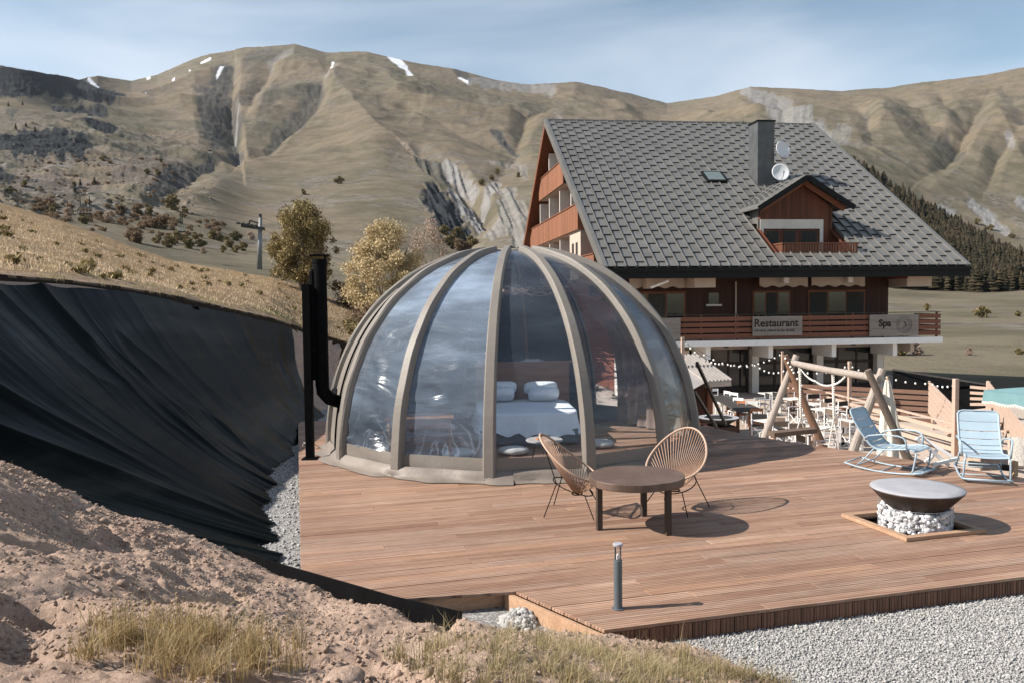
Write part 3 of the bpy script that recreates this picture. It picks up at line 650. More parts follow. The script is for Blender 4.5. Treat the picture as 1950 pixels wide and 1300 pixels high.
_w = np.linalg.solve(_A, np.r_[_mc[:, 2], 0, 0, 0])
PITS = []
def mound_z(x, y, detail=True):
    x = np.asarray(x, float); y = np.asarray(y, float); z = _w[_n]+_w[_n+1]*x+_w[_n+2]*y
    for i in range(_n): z = z+_w[i]*_tps((x-_mc[i, 0])**2+(y-_mc[i, 1])**2)
    if detail:
        lf = sst(2.0, -.5, x)
        for a, b, rr_, dd_ in PITS: z = z-dd_*np.exp(-(((x-a)/rr_)**2+((y-b)/(rr_*.7))**2)**2)+dd_*.55*np.exp(-(((x-a+rr_*1.15)/(rr_*.55))**2+((y-b)/(rr_*.8))**2))
        z = z+fbm(x/.7, y/.7, 3, 3)*.10*lf-np.maximum(0, rdg(x/.9, y/.7, 2, 13)-.62)*.30*lf+fbm(x/.2, y/.2, 3, 9)*.024*(.35+.65*lf)+(rdg(x/.075, y/.075, 3, 19)-.5)*.026+(fbm(x/.022, y/.022, 2, 29))*.014
    return z
def _ph(x, y):
    d = ray(x, y); t = np.linspace(2.0, 9, 400); Q = cC+d*t[:, None]; k = int(np.argmax(Q[:, 2] <= mound_z(Q[:, 0], Q[:, 1], False))); return Q[k][0], Q[k][1]
PITS = [(*_ph(x, y), r_, d_p) for x, y, r_, d_p in ((55, 1050, .17, .13), (60, 1150, .26, .20), (340, 1112, .14, .09), (225, 1030, .16, .07), (700, 1245, .10, .08), (90, 905, .2, .08), (520, 1290, .16, .12), (345, 1050, .10, .05), (20, 1225, .2, .12), (820, 1255, .08, .06))]
gx = np.arange(-9.5, 3.9, .021); gyv = np.concatenate([np.arange(-1, 2.2, .1), np.arange(2.2, 9.0, .021)])
GX, GY = np.meshgrid(gx, gyv); GZZ = mound_z(GX, GY)
def make_soil():
    q = NT('dry_soil'); q.set(.97, 0, .1); v = q.coord('Object')
    n = q.noise(v, 1.1, 6, .65, .3); f = q.noise(v, 16, 6, .8); g = q.noise(v, 60, 4, .8)
    c = q.ramp(n, [(.3, (.28, .196, .150)), (.5, (.415, .305, .238)), (.7, (.52, .40, .32))])
    c = q.mix(.55, c, q.ramp(f, [(.3, (.17, .105, .078)), (.5, (.40, .285, .22)), (.7, (.58, .44, .36))]))
    c = q.mix(.3, c, q.ramp(g, [(.35, (.16, .10, .075)), (.65, (.55, .42, .34))]))
    q.base(c); b = q.bump(g, .8, .012); q.bump(f, .6, .03, b); return q.m
SOIL = make_soil()
np_mesh(np.stack([GX, GY, GZZ], -1).reshape(-1, 3), quads(*GX.shape), 'earth_mound', SOIL, smooth=True, kind='structure')
# clods and stones scattered over the mound
r = np.random.default_rng(5)
def scatter_mound(n, x0, x1, y0, y1, seed):
    q = np.random.default_rng(seed); x = q.uniform(x0, x1, n); y = q.uniform(y0, y1, n)
    k = vn(x/.5, y/.5, seed) > q.uniform(.15, .95, n); x, y = x[k], y[k]
    z = mound_z(x, y); m = z > GZ-.02; return np.stack([x, y, z], -1)[m]
p_ = scatter_mound(62000, -6, 2.2, 2.2, 7.9, 51); stones('soil_clods', p_, .0095, SOIL, 'small crumbly clods of pink brown soil strewn over the foreground mound', 'soil clods', 3, .8, True)
p_ = scatter_mound(7000, -6, 2.2, 2.2, 7.9, 52); stones('soil_lumps', p_, .020, SOIL, 'larger lumps of pink brown soil on the foreground mound', 'soil lumps', 4, .8)
for i, (x, y, sc) in enumerate(((185, 1270, .05), (40, 1055, .05), (505, 1218, .04), (620, 1265, .085), (655, 1290, .085), (505, 1235, .03), (222, 1150, .035), (290, 1145, .035), (1382, 1280, .035))):
    d = ray(x, y); t = np.linspace(2.5, 9, 400); Q = cC+d*t[:, None]; k = int(np.argmax(Q[:, 2] <= mound_z(Q[:, 0], Q[:, 1]))); q = Q[k]
    o = stones('stone', np.array([[0, 0, 0]]), sc, simple('field_stone', (.36, .30, .26), .9, var=.3, scale=14, bump=1.0, bd=.015) if i == 0 else SOIL if i in (3, 4, 1) else bpy.data.materials['field_stone'], None, None, 70+i, .7)
    o.location = Vector(q); del o['kind']
    s2 = o.modifiers.new('s', 'SUBSURF'); s2.levels = s2.render_levels = 1
    near_ = ['pale stone beside the dry grass tuft at the bottom left', 'soil crusted stone half buried at the left edge of the mound', 'small white stone above the right end of the grass tuft', 'largest soil crusted stone low in the middle of the mound', 'soil crusted stone at the bottom edge in the middle of the mound',
             'tiny white stone just under another white one near the grass tuft', 'small bluish stone above the left end of the dry grass tuft', 'small stone with an ochre side above the dry grass tuft', 'white stone in the grass at the edge of the gravel'][i]
    tag(o, near_, 'stone', 'stones lying on the earth mound')
def hit_mound(x, y):
    d = ray(x, y); t = np.linspace(2.0, 9, 300); Q = cC+d*t[:, None]; k = int(np.argmax(Q[:, 2] <= mound_z(Q[:, 0], Q[:, 1], False))); return Q[k]
# ------------------------------------------------------------------ grass blades
def blades(name, base, h, w, mt, label, cat, seed=1, lean=.5, kind='stuff', seg=3):
    r = np.random.default_rng(seed); n = len(base); h = np.broadcast_to(h, n)*np.exp(r.normal(0, .32, n))*(.55+.9*vn(base[:, 0]/.11, base[:, 1]/.11, seed+2)); a = r.uniform(0, 6.28, n); ln = np.abs(r.normal(0, lean, n))
    dx, dy = np.cos(a), np.sin(a); b = a+math.pi/2+r.normal(0, .5, n); wx, wy = np.cos(b), np.sin(b); V = []
    for k in range(seg+1):
        t = k/seg; off = ln*h*t*t; z = h*(t-.25*t*t*np.minimum(ln, 1.2)); ww = w*(1-t)**.7*.5*np.exp(r.normal(0, .1, n))
        c = np.stack([dx*off, dy*off, z], -1)+base
        if k < seg:
            V += [c+np.stack([wx*ww, wy*ww, 0*ww], -1), c-np.stack([wx*ww, wy*ww, 0*ww], -1)]
        else: V += [c]
    V = np.stack(V, 1); m = 2*seg+1; F = []
    for k in range(seg-1): F += [(2*k, 2*k+1, 2*k+3), (2*k, 2*k+3, 2*k+2)]
    F += [(2*seg-2, 2*seg-1, 2*seg)]
    F = (np.array(F)[None]+np.arange(n)[:, None, None]*m).reshape(-1, 3)
    return np_mesh(V.reshape(-1, 3), F, name, mt, label=label, cat=cat, kind=kind)
def leafmat(name, a, b, c3=None, tr=.35):
    q = NT(name); g = q.n('NewGeometry'); q.set(.7, 0, .15)
    st = [(0, a), (.5, b), (1, c3 or b)]
    c = q.ramp(g.outputs['Random Per Island'], st); v = q.coord('Object')
    c = q.mix(.35, c, q.ramp(q.noise(v, .9, 3), [(.3, a), (.7, c3 or b)])); q.base(c)
    tl = q.n('BsdfTranslucent'); q.l(c, tl.inputs[0]); ms = q.n('MixShader'); ms.inputs[0].default_value = tr
    q.l(q.p.outputs[0], ms.inputs[1]); q.l(tl.outputs[0], ms.inputs[2]); q.l(ms.outputs[0], q.o.inputs[0]); return q.m
GD = leafmat('straw_grass', (.20, .135, .055), (.36, .255, .115), (.50, .40, .24)); GG = leafmat('olive_grass', (.15, .125, .055), (.32, .25, .125), (.56, .46, .29))
def patch(n, cx, cy, rx, ry, seed):
    q = np.random.default_rng(seed); m = max(6, n//38); a = q.uniform(0, 6.28, m); rr = np.sqrt(q.uniform(0, 1, m))*(1+.35*np.sin(3*a+seed)); tx = cx+rx*rr*np.cos(a); ty = cy+ry*rr*np.sin(a)
    k = q.integers(0, m, n); w = q.normal(0, .028, (n, 2))*(.5+1.2*q.uniform(0, 1, m)[k])[:, None]; x = tx[k]+w[:, 0]; y = ty[k]+w[:, 1]; return np.stack([x, y, mound_z(x, y, False)], -1)
def pp(x, y): q = hit_mound(x, y); return q[0], q[1]
ax, ay = pp(335, 1235); bx_, by_ = pp(440, 1285)
blades('grass_tuft', np.concatenate([patch(1900, ax, ay, .42, .30, 1), patch(600, bx_, by_, .25, .16, 2)]), .12, .0040, GD, 'big straw coloured grass tuft on the soil at the bottom left', 'grass', 3, .7)
B_ = [(900, 1245, .26, .30, 1300), (990, 1270, .40, .42, 2300), (1090, 1275, .42, .44, 2400), (1180, 1270, .42, .42, 2200), (1270, 1268, .38, .36, 1800), (1370, 1280, .34, .24, 1200), (1440, 1292, .22, .14, 500), (1040, 1230, .34, .18, 900), (1000, 1298, .5, .3, 1200), (1200, 1298, .5, .3, 1200)]
blades('grass_patch', np.concatenate([patch(int(n*.72), *pp(x, y), rx, ry, 10+i) for i, (x, y, rx, ry, n) in enumerate(B_)]), .085, .0036, GG, 'olive and straw grass along the bottom edge in front of the deck corner', 'grass', 5, .8)
st_ = patch(60, *pp(1290, 1215), .35, .2, 31); blades('straw_stems', st_, .20, .003, GD, 'few tall dry stems standing before the deck corner boards', 'dry stems', 8, .3)
sm_ = scatter_mound(700, -5, 1.8, 2.4, 7.2, 77); blades('dry_stalks', sm_, .055, .003, GD, 'thin dry stalks scattered over the bare soil of the mound', 'dry stalks', 9, 1.4)
# gravel stones
r = np.random.default_rng(21); n = 150000; x = r.uniform(.6, 6.6, n); y = r.uniform(4.2, 8.6, n)
fz = lambda X: 6.34+(X-.70)*math.tan(DA)
k = (y < fz(x)+.02) & (x/y < .70) & (mound_z(x, y, False) < GZ+.03); x, y = x[k], y[k]
stones('gravel_stones', np.stack([x, y, GZ+r.uniform(-.004, .010, len(x))], -1), .0082, PEB, 'pale grey gravel chips filling the right foreground beside the deck', 'gravel', 6, .8, True)
n = 9000; x = r.uniform(-4.9, -1.7, n); y = r.uniform(7.2, 18, n); xe = -4.64+(17.67-y)*.2617; xf = np.interp(y, [p.y for p in FOOT[1:]], [p.x for p in FOOT[1:]])
k = (x < xe+.05) & (x > xf-.1); x, y = x[k], y[k]
stones('gravel_strip_stones', np.stack([x, y, GZ+r.uniform(-.004, .012, len(x))], -1), .016, PEB, 'pale gravel in the strip between the black sheeting and the deck', 'gravel', 7, .75)
# ------------------------------------------------------------------ excavated bank and plastic sheeting
CREST = [Vector((-10.3, .4, 3.6)), Vector((-10.2, 2.4, 3.6)), Vector((-9.8, 5.6, 3.44)), gy(-300, 504, 9.1), gy(0, 529, 12.0), gy(180, 543, 14.6), gy(400, 583, 20.0), gy(548, 620, 26), gy(655, 653, 31)]
def cr_(L, t):
    i = min(int(t), len(L)-2); f = t-i; p0 = L[max(i-1, 0)]; p1 = L[i]; p2 = L[i+1]; p3 = L[min(i+2, len(L)-1)]
    return .5*((2*p1)+(p2-p0)*f+(2*p0-5*p1+4*p2-p3)*f*f+(3*p1-p0-3*p2+p3)*f**3)
def bank_pt(t, s, off=0.0):
    a = cr_(CREST, t); b = cr_(FOOT, t); p = a.lerp(b, s); p = p+Vector((-.28, -.05, -.32))*math.sin(math.pi*s)*.45
    return p+Vector((.65, .05, .75))*off
def bank_grid(t0, t1, nt_, ns, off, wr):
    T = np.linspace(t0, t1, nt_); S = np.linspace(.0 if off < 0 else .03, 1, ns); A = np.zeros((nt_, ns, 3))
    for i, t in enumerate(T):
        for j, s in enumerate(S): A[i, j] = bank_pt(t, s, off)
    TT, SS = np.meshgrid(T, S, indexing='ij'); return A+wr(TT, SS)[..., None]*np.array([.65, .05, .75]), TT, SS
A_, TT, SS = bank_grid(0, 8, 300, 110, -.06, lambda t, s: (rdg(t*4, s*5, 4, 5)-.5)*.16*sst(6.6, 7.5, t)+.05*fbm(t*20, s*22, 3, 3)*sst(6.6, 7.5, t))
np_mesh(A_.reshape(-1, 3), quads(*A_.shape[:2]), 'earth_bank', SOIL, smooth=True, kind='structure')
def wr(t, s):
    u = t+.10*fbm(t*1.4, s*1.5, 2, 8)
    w = (rdg(u*1.7, s*.9, 2, 11, .4)-.5)*.15+(rdg(u*6+s*1.5, s*1.0, 3, 17)-.5)*.022
    return w*(np.sin(np.pi*np.clip(s, .08, .95))**.5+.15)
A_, TT, SS = bank_grid(0, 7.05, 620, 150, .035, wr)
fl = sst(.0, .04, SS)*1.0; A_[..., 2] += (1-fl)*(.0+.05*fbm(TT*7, SS*0, 3, 4)); A_[..., 0] += SS**8*(.16+.30*fbm(TT*4, SS*0, 4, 2))
def make_tarp():
    q = NT('black_sheeting'); q.set(.42, 0, .05)
    a = q.n('UVMap', uv_map='UVMap'); m1 = q.n('Mapping'); m1.inputs['Scale'].default_value = (26, .9, 1); q.l(a.outputs[0], m1.inputs[0])
    m2 = q.n('Mapping'); m2.inputs['Scale'].default_value = (120, 2.2, 1); q.l(a.outputs[0], m2.inputs[0]); m3 = q.n('Mapping'); m3.inputs['Scale'].default_value = (1.2, 1.5, 1); q.l(a.outputs[0], m3.inputs[0])
    n1 = q.noise(m1.outputs[0], 1, 5, .65, .5); n2 = q.noise(m2.outputs[0], 1, 4, .75); n3 = q.noise(m3.outputs[0], 1, 5, .65)
    c = q.ramp(n1, [(.3, (.0015, .002, .002)), (.55, (.003, .005, .005)), (.8, (.007, .009, .009))])
    c = q.mix(q.ramp(n3, [(.54, 0), (.66, .8)]), c, (.030, .031, .031)); c = q.mix(q.ramp(n2, [(.66, 0), (.76, .22)]), c, (.14, .14, .15)); q.base(c)  # dust smears, then pale fold highlights painted as fine streaks
    q.l(q.ramp(n3, [(.35, .30), (.7, .62)]), q.p.inputs['Roughness'])
    b = q.bump(n1, .4, .05); q.bump(n2, .12, .01, b); return q.m
tp = np_mesh(A_.reshape(-1, 3), quads(*A_.shape[:2]), 'plastic_sheeting', make_tarp(), smooth=True, label='black plastic sheeting draped over the steep bank on the left', cat='plastic sheeting')
uv = tp.data.uv_layers.new(name='UVMap'); li = np.empty(len(tp.data.loops), dtype=np.int32); tp.data.loops.foreach_get('vertex_index', li)
uv.data.foreach_set('uv', np.stack([TT.ravel()[li]/6*1.0, SS.ravel()[li]], -1).astype(np.float32).ravel())
# black edging strip at the foot of the mound
mb = MB(); pts = [gz(x, y, .06) for x, y in ((455, 1044), (490, 1058), (540, 1074), (600, 1092), (680, 1116), (750, 1134), (820, 1151), (880, 1166))]
rows = []
for i, p in enumerate(pts):
    w = .012*math.sin(i*2.1)
    rows.append([(p.x, p.y+.012, -.30), (p.x, p.y+.012, .062+w*.5), (p.x, p.y-.010, .058+w*.5), (p.x-.02, p.y-.05, -.30)])
mb.grid(rows).build('edging_strip', M['black'], label='black plastic edging strip between the soil mound and the deck', cat='edging strip')
# ------------------------------------------------------------------ deck
DP = [(-4.64, 17.67), (-2.03, 7.70), (-1.10, 7.02), (-.06, 7.30), (.70, 6.34), (4.79, 7.49), (8.4, 8.50), (8.9, 9.6), (7.14, 11.64), (6.70, 12.25), (5.89, 13.48), (5.14, 14.37), (4.49, 15.3), (3.88, 16.56), (1.6, 18.2), (-1.2, 18.64)]
def w2d(p): return (p[0]*DX.x+p[1]*DX.y, p[0]*DY.x+p[1]*DY.y)
def d2w(a, b): return (DX.x*a+DY.x*b, DX.y*a+DY.y*b)
DL = [w2d(p) for p in DP]
PIT = Vector((4.50, 9.20)); pc = w2d(PIT); PH = .46                      # opening for the fire bowl
def cross(v):
    xs = []; n = len(DL)
    for i in range(n):
        (a, b), (c, d) = DL[i], DL[(i+1) % n]
        if (b > v) != (d > v): xs.append(a+(c-a)*(v-b)/(d-b))
    return sorted(xs)
deck = empty('wooden_deck', (0, 0, 0), label='large terrace deck of grooved reddish boards carrying the dome', cat='deck')
mb = MB(); pitch = .1475; bw = .1425; v = min(b for a, b in DL)+.002; rr = random.Random(3)
while v < max(b for a, b in DL)-.05:
    v1 = v+bw; c0, c1 = cross(v+.004), cross(v1-.004)
    cm = cross((v+v1)/2)
    if len(c0) != len(cm): c0 = cm
    if len(c1) != len(cm): c1 = cm
    segs = [[c0[i], c0[i+1], c1[i], c1[i+1]] for i in range(0, len(cm)-1, 2)]
    out = []
    for s in segs:
        if pc[1]-PH < (v+v1)/2 < pc[1]+PH and s[0] < pc[0] < s[1]:
            out += [[s[0], pc[0]-PH, s[2], pc[0]-PH], [pc[0]+PH, s[1], pc[0]+PH, s[3]]]
        else: out.append(s)
    for s in out:
        cuts = []; x = s[0]+rr.uniform(.8, 3.6)
        while x < min(s[1], s[3])-.5: cuts.append(x); x += rr.choice((2.4, 3.0, 3.6))
        L0 = [s[0]]+[c+.0015 for c in cuts]; R0 = [c-.0015 for c in cuts]+[s[1]]; L1 = [s[2]]+[c+.0015 for c in cuts]; R1 = [c-.0015 for c in cuts]+[s[3]]
        for a, b, c, d in zip(L0, R0, L1, R1):
            if b-a < .03: continue
            dz = rr.uniform(-.0015, .0015); V = [(*d2w(a, v), -.028), (*d2w(b, v), -.028), (*d2w(d, v1), -.028), (*d2w(c, v1), -.028), (*d2w(a, v), dz), (*d2w(b, v), dz), (*d2w(d, v1), dz), (*d2w(c, v1), dz)]
            mb.add(V, [(0, 3, 2, 1), (4, 5, 6, 7), (0, 1, 5, 4), (1, 2, 6, 5), (2, 3, 7, 6), (3, 0, 4, 7)])
    v += pitch
mb.build('decking', M['deck'], deck, bevel=.004)
mb = MB(); a0 = Vector((.70, 6.34, 0)); e = Vector((4.79, 7.49, 0))-a0; L = e.length; e.normalize(); nrm = Vector((e.y, -e.x, 0)); x = .01; ang = math.atan2(e.y, e.x)
while x < 8.2:
    c = a0+e*(x+.062)-nrm*.012; mb.box((c.x, c.y, -.132), (.118, .02, .20), ang)
    for q in (-.034, 0, .034): cc = c+e*q+nrm*.011; mb.box((cc.x, cc.y, -.132), (.016, .006, .198), ang)
    x += .127
mb.build('fascia', M['deck_side'], deck)
mb = MB(); mb.beam(a0+e*.0-nrm*.05+Vector((0, 0, -.10)), a0+e*8-nrm*.05+Vector((0, 0, -.10)), .04, .13)
for a, b in (((-.075, 7.27, -.105), (.69, 6.30, -.105)), ((-1.10, 7.05, -.105), (-.09, 7.34, -.105))): mb.beam(a, b, .045, .15)
for k in range(3): mb.beam((-.4+k*.45, 7.6-k*.2, -.105), (-.6+k*.45, 10, -.105), .045, .15)
for i in range(9, len(DP)-1): mb.beam((*DP[i], -.4), (*DP[i+1], -.4), .03, .7)
mb.build('frame_beams', M['lumber'], deck, bevel=.003)
mb = MB(); mb.box((.36, 6.86, -.24), (.07, .09, .14), .3); mb.build('post', M['lumber'], deck, bevel=.003)
mb = MB(); mb.box((-.02, 7.42, -.24), (.07, .09, .16), .3); mb.build('post', M['lumber'], deck, bevel=.003)
mb = MB(); mb.lathe([(.17, -.10), (.17, 0), (.12, .05)], 4, (.36, 6.86, -.34)); mb.build('concrete_pad', M['concrete'], deck, bevel=.008)
mb = MB(); mb.box((-.75, 7.2, -.27), (.75, .14, .13), .26); mb.build('concrete_pad', M['concrete'], deck, bevel=.008)
rs = np.random.default_rng(8); n = 1100; hx = rs.normal(.02, .27, n); hy = rs.normal(6.95, .22, n); hz = -.30+.22*np.exp(-((hx-.05)/.22)**2-((hy-6.95)/.25)**2)+rs.uniform(-.01, .01, n)
stones('gravel_heap', np.stack([hx, hy, hz], -1), .024, PEB, 'small heap of coarse gravel under the notch in the deck edge', 'gravel heap', 9, .8)
lr = np.random.default_rng(66); ci = lr.integers(100, 480, 5200); ri = lr.integers(1, 9, 5200); lp_ = PD[ri, ci]+lr.normal(0, .03, (5200, 3)); kk = vn(lp_[:, 0]*1.3, lp_[:, 1]*1.3, 6) > lr.uniform(.2, .9, 5200)
blades('lip_grass', lp_[kk], .085, .007, GG, 'ragged grass fringe along the lip of the bank above the sheeting', 'grass fringe', 14, .9)
# meadow grass, as far as its blades can be told from the ground
r = np.random.default_rng(33); n = 42000; ci = r.integers(0, len(UD), n); ri = (r.uniform(0, 1, n)**1.3*230).astype(int)+10
pt = PD[ri, ci]; k = (vn(pt[:, 0]/1.5, pt[:, 1]/1.5, 4) > r.uniform(0, .9, n)) & (UD[ci] > -250) & (UD[ci] < 780) & (path[ri, ci]+green[ri, ci]*0 < .25)
pt = pt[k]; blades('meadow_grass', pt+r.normal(0, .05, pt.shape)*[1, 1, 0], .04+.0011*pt[:, 1], .007+.0006*pt[:, 1].mean(), leafmat('seeding_grass', (.34, .245, .13), (.54, .40, .25), (.74, .62, .48)), 'dry seeding grass covering the slope above the sheeting', 'meadow grass', 12, .5, seg=2)
# ------------------------------------------------------------------ dome tent
DC = Vector((0, 14.85, 0)); DR, DH, DN = 3.25, 3.47, 2.15
dome = empty('dome_tent', DC, label='large transparent dome tent with taupe ribs standing on the deck', cat='dome tent')
def prof(s):                                    # s 0 at the ground, 1 at the crown
    a = s*math.pi/2; return DR*max(math.cos(a), 0)**(2/DN), DH*max(math.sin(a), 0)**(2/DN)
def dp(phi, r, z): a = R_(phi); return Vector((r*math.sin(a), -r*math.cos(a), z))
PHI = [-57.5+25.714*k for k in range(14)]
SS_ = [0]+[.02+.885*(i/46)**1.0 for i in range(47)]
def s_of_z(z):
    return math.asin(min(1, (z/DH)**(DN/2)))/(math.pi/2)
rib0 = None
for k, ph in enumerate(PHI):
    mb = MB(); rows = []
    er = Vector((math.sin(R_(ph)), -math.cos(R_(ph)), 0)); et = Vector((math.cos(R_(ph)), math.sin(R_(ph)), 0))
    for s in SS_:
        r, z = prof(s); r2, z2 = prof(min(s+.01, .999)); t = (er*(r2-r)+Vector((0, 0, z2-z))).normalized(); nr = et.cross(t)
        nr = nr if nr.dot(er+Vector((0, 0, .5))) > 0 else -nr
        w = .100-.035*s; d = .085; o = er*r+Vector((0, 0, z)); j = .004*math.sin(s*40+k)
        rows.append([o+et*(-w+.0)-nr*.03, o-et*(w-.012)+nr*(d*.62+j), o-et*(w*.72)+nr*(d+j), o+et*(w*.72)+nr*(d+j), o+et*(w-.004)+nr*(d*.62-j), o+et*w-nr*.03])
    mb.grid(rows).build('rib', M['canvas'], dome, smooth=False, bevel=.006)
    mb = MB(); pts = []
    for s in SS_[1::2]:
        r, z = prof(s); pts.append(er*(r-.05)+Vector((0, 0, z-.02)))
    mb.tube(pts, .045, 6).build('tube_frame', M['innerrib'], dome, smooth=True)
def panel(k, z0, z1, inset, mt, name, n=14, rough=.0, m=40, push=0.0):
    a, b = PHI[k], PHI[k]+25.714; s0, s1 = s_of_z(z0), s_of_z(z1); mb = MB(); rows = []
    for i in range(m+1):
        s = s0+(s1-s0)*i/m; r, z = prof(s); p, q = dp(a, r-inset, z), dp(b, r-inset, z); row = []
        nrm = (p+q); nrm.z = 0; nrm.normalize()
        for j in range(n+1):
            f = j/n; c = p.lerp(q, f); e = math.sin(math.pi*f)
            low = max(0, 1-z/2.2)
            wv = rough*e*((float(rdg(f*1.0+k*5, z*3.6+f*1.3+.5*f*f, 2, 40+k, .3))-.5)*(.20 if k < 2 else .09)*(.08+low**1.5)+.02*(float(vn(f*2+k, z*1.5, 4))-.5))
            row.append(c+nrm*(wv+push*e))
        rows.append(row)
    mb.grid(rows); return mb.build(name, mt, dome, smooth=True)
for k in range(14):
    opq = 8 <= k <= 13
    if opq:
        panel(k, .25, 2.80, -.01, M['canvas'], 'wall_panel', rough=.4); panel(k, .01, 2.78, .07, M['liner'], 'liner', rough=.7)
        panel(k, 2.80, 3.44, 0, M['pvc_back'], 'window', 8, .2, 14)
    else:
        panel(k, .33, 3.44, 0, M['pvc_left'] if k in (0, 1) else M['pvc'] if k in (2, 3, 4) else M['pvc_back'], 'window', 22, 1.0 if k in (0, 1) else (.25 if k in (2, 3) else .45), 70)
    panel(k, .0, .34, -.012, M['canvas'], 'base_band', 10, .25, 6)
# zip on the opaque left wall panel
mb = MB(); pts = []
for i in range(40):
    s = .02+i/39*.62; r, z = prof(s); f = .60-.10*(i/39); a, b = PHI[13]-360, PHI[0]; p, q = dp(a, r+.02, z), dp(b, r+.02, z); c = p.lerp(q, f); n_ = Vector((c.x, c.y, 0)).normalized(); pts.append(c+n_*.02)
mb.tube(pts, .018, 6).build('zipper', M['black'], dome, smooth=True)
# skirt lying on the boards
rows = []
for j, (dr, z) in enumerate(((-.02, .16), (.05, .10), (.07, .045), (.14, .028), (.20, .012))):
    row = []
    for i in range(281):
        a = 2*math.pi*i/280; ch = .03*math.cos(14*(a-R_(PHI[0])))*(j < 3)
        wv = (float(vn(a*14, j*.3, 5))-.5)*(.012+.014*j); row.append((math.sin(a)*(DR+dr+ch+wv*2.2), -math.cos(a)*(DR+dr+ch+wv*2.2), max(.006, z+wv*.7*(j < 4))))
    rows.append(row)
MB().grid(rows).build('ground_skirt', M['skirt'], dome, smooth=True)
# crown: ring, cap and its dark flap
MB().lathe([(.52, 3.36), (.53, 3.455), (.40, 3.485), (0.02, 3.50)], 28, cap=False).build('vent_cap', M['canvas'], dome, smooth=True)
mb = MB(); mb.extr([(-.10, -.30, 3.49), (.0, -.32, 3.53), (.10, -.28, 3.49)], (0, .12, 0)); mb.extr([(.10, -.26, 3.49), (.15, -.26, 3.53), (.17, -.22, 3.49)], (0, .10, 0))
mb.build('vent_flap', M['black'], dome)
mb = MB(); mb.lathe([(.30, 3.30), (.30, 3.40)], 20, cap=False); mb.build('crown_ring', M['innerrib'], dome)
# tie rope at the base on the left
mb = MB(); b = dp(-84, 3.45, 0)
mb.tube([b+Vector((-.05, .1, .02)), b+Vector((-.2, -.05, .14)), b+Vector((-.12, -.1, .05)), b+Vector((-.28, .0, .10)), b+Vector((-.30, -.05, .01))], .010, 6).build('tie_cord', M['creamcloth'], dome, smooth=True)
# dark guy poles on the right
mb = MB(); mb.beam(gy(1327, 690, 15.0)-DC, gz(1382, 808)-DC, .05, .05); mb.build('guy_pole', M['darkmetal'], dome)
mb = MB(); mb.beam(gy(1322, 745, 14.9)-DC, gz(1364, 812)-DC, .05, .05); mb.build('guy_pole', M['darkmetal'], dome)
# curtain just inside, right
rows = []
for i in range(2, 41):
    f = i/40; row = []
    for j in range(30):
        z = .03+2.1*j/29; r = prof(s_of_z(z))[0]-.20; p = dp(104+30*f*(1-.12*j/29), r-.05-.045*math.sin(f*34+math.sin(z)*.6), z); row.append(p+DC)
    rows.append(row)
MB().grid(rows).build('curtain', simple('brown_curtain', (.20, .14, .115), .8, var=.2, scale=3, bump=.4, bd=.02), smooth=True, label='brown gathered curtain hanging inside the right side of the dome', cat='curtain')
# ------------------------------------------------------------------ inside the dome
bed = empty('bed', (.22, 15.45, 0), R_(4), label='double bed with white linen inside the dome', cat='bed')
MB().box((0, 0, .17), (1.75, 2.05, .26)).build('bed_base', simple('grey_valance', (.10, .11, .13), .9), bed, bevel=.02)
def cloth_box(w, d, z0, z1, nz=8, amp=.02, flare=.05, seed=1, over=.0):
    rows = []; N = 96
    for j in range(nz+1):
        t = j/nz; row = []
        for i in range(N+1):
            a = 2*math.pi*i/N; c, s = math.cos(a), math.sin(a); k = (abs(c)**7+abs(s)**7)**(-1/7); q = (1-t)**1.4
            wv = amp*q*float(vn(a*11, seed, 3)-.5)*2; hem = over*q*(float(vn(a*6, 3, seed))-.5)
            row.append(((w/2+flare*q+wv)*k*c, (d/2+flare*q+wv)*k*s, z0+(z1-z0)*t+hem))
        rows.append(row)
    top = []
    for g in (.97, .8, .5, .0): top.append([(p[0]*g, p[1]*g, z1+.02*(1-g)+.012*float(vn(p[0]*3*g, p[1]*3*g, 8))) for p in rows[-1]])
    return rows+top
MB().grid(cloth_box(1.80, 2.06, .22, .58, 8, .045, .07, 2, .12)).build('duvet', M['sheet'], bed, smooth=True)
def pillow(c, s, tilt):
    mb = MB(); rows = []
    for i in range(13):
        v = -1+2*i/12; row = []
        for j in range(25):
            a = 2*math.pi*j/24; R = (1-abs(v)**2.5)**.5; x = s[0]/2*math.copysign(abs(math.cos(a))**.5, math.cos(a))*R**.25; y = s[1]/2*math.copysign(abs(math.sin(a))**.5, math.sin(a))*R**.25
            row.append(Vector((x, s[2]/2*v, y)))
        rows.append([Matrix.Rotation(tilt, 4, 'X') @ p+Vector(c) for p in row])
    return mb.grid(rows)
for x, y, z, t, s in ((-.42, .72, .86, -.28, (.66, .2, .56)), (.38, .70, .85, -.28, (.66, .2, .56)), (-.45, .5, .76, -.5, (.6, .18, .42)), (.42, .48, .75, -.5, (.6, .18, .42))):
    pillow((x, y, z), s, t).build('pillow', M['sheet'], bed, smooth=True)
mb = MB(); mb.box((.06, 1.12, .66), (1.9, .06, 1.30)); mb.build('headboard', M['furn'], bed, bevel=.008)
mb = MB(); mb.box((.06, 1.12, 1.325), (2.0, .16, .03)); mb.build('headboard_shelf', M['furn'], bed, bevel=.004)
tr = empty('tray', (.30, 16.55, 1.34), .1, label='small pale tray lying on top of the headboard', cat='tray'); mb = MB(); mb.box((.1, 0, .012), (.46, .1, .02)); mb.box((.1, 0, .035), (.30, .08, .03)); mb.build('tray_base', M['slate'], tr)
tb = empty('side_table', (-1.52, 13.35, 0), R_(6), label='wooden table with turned legs inside the left of the dome', cat='table')
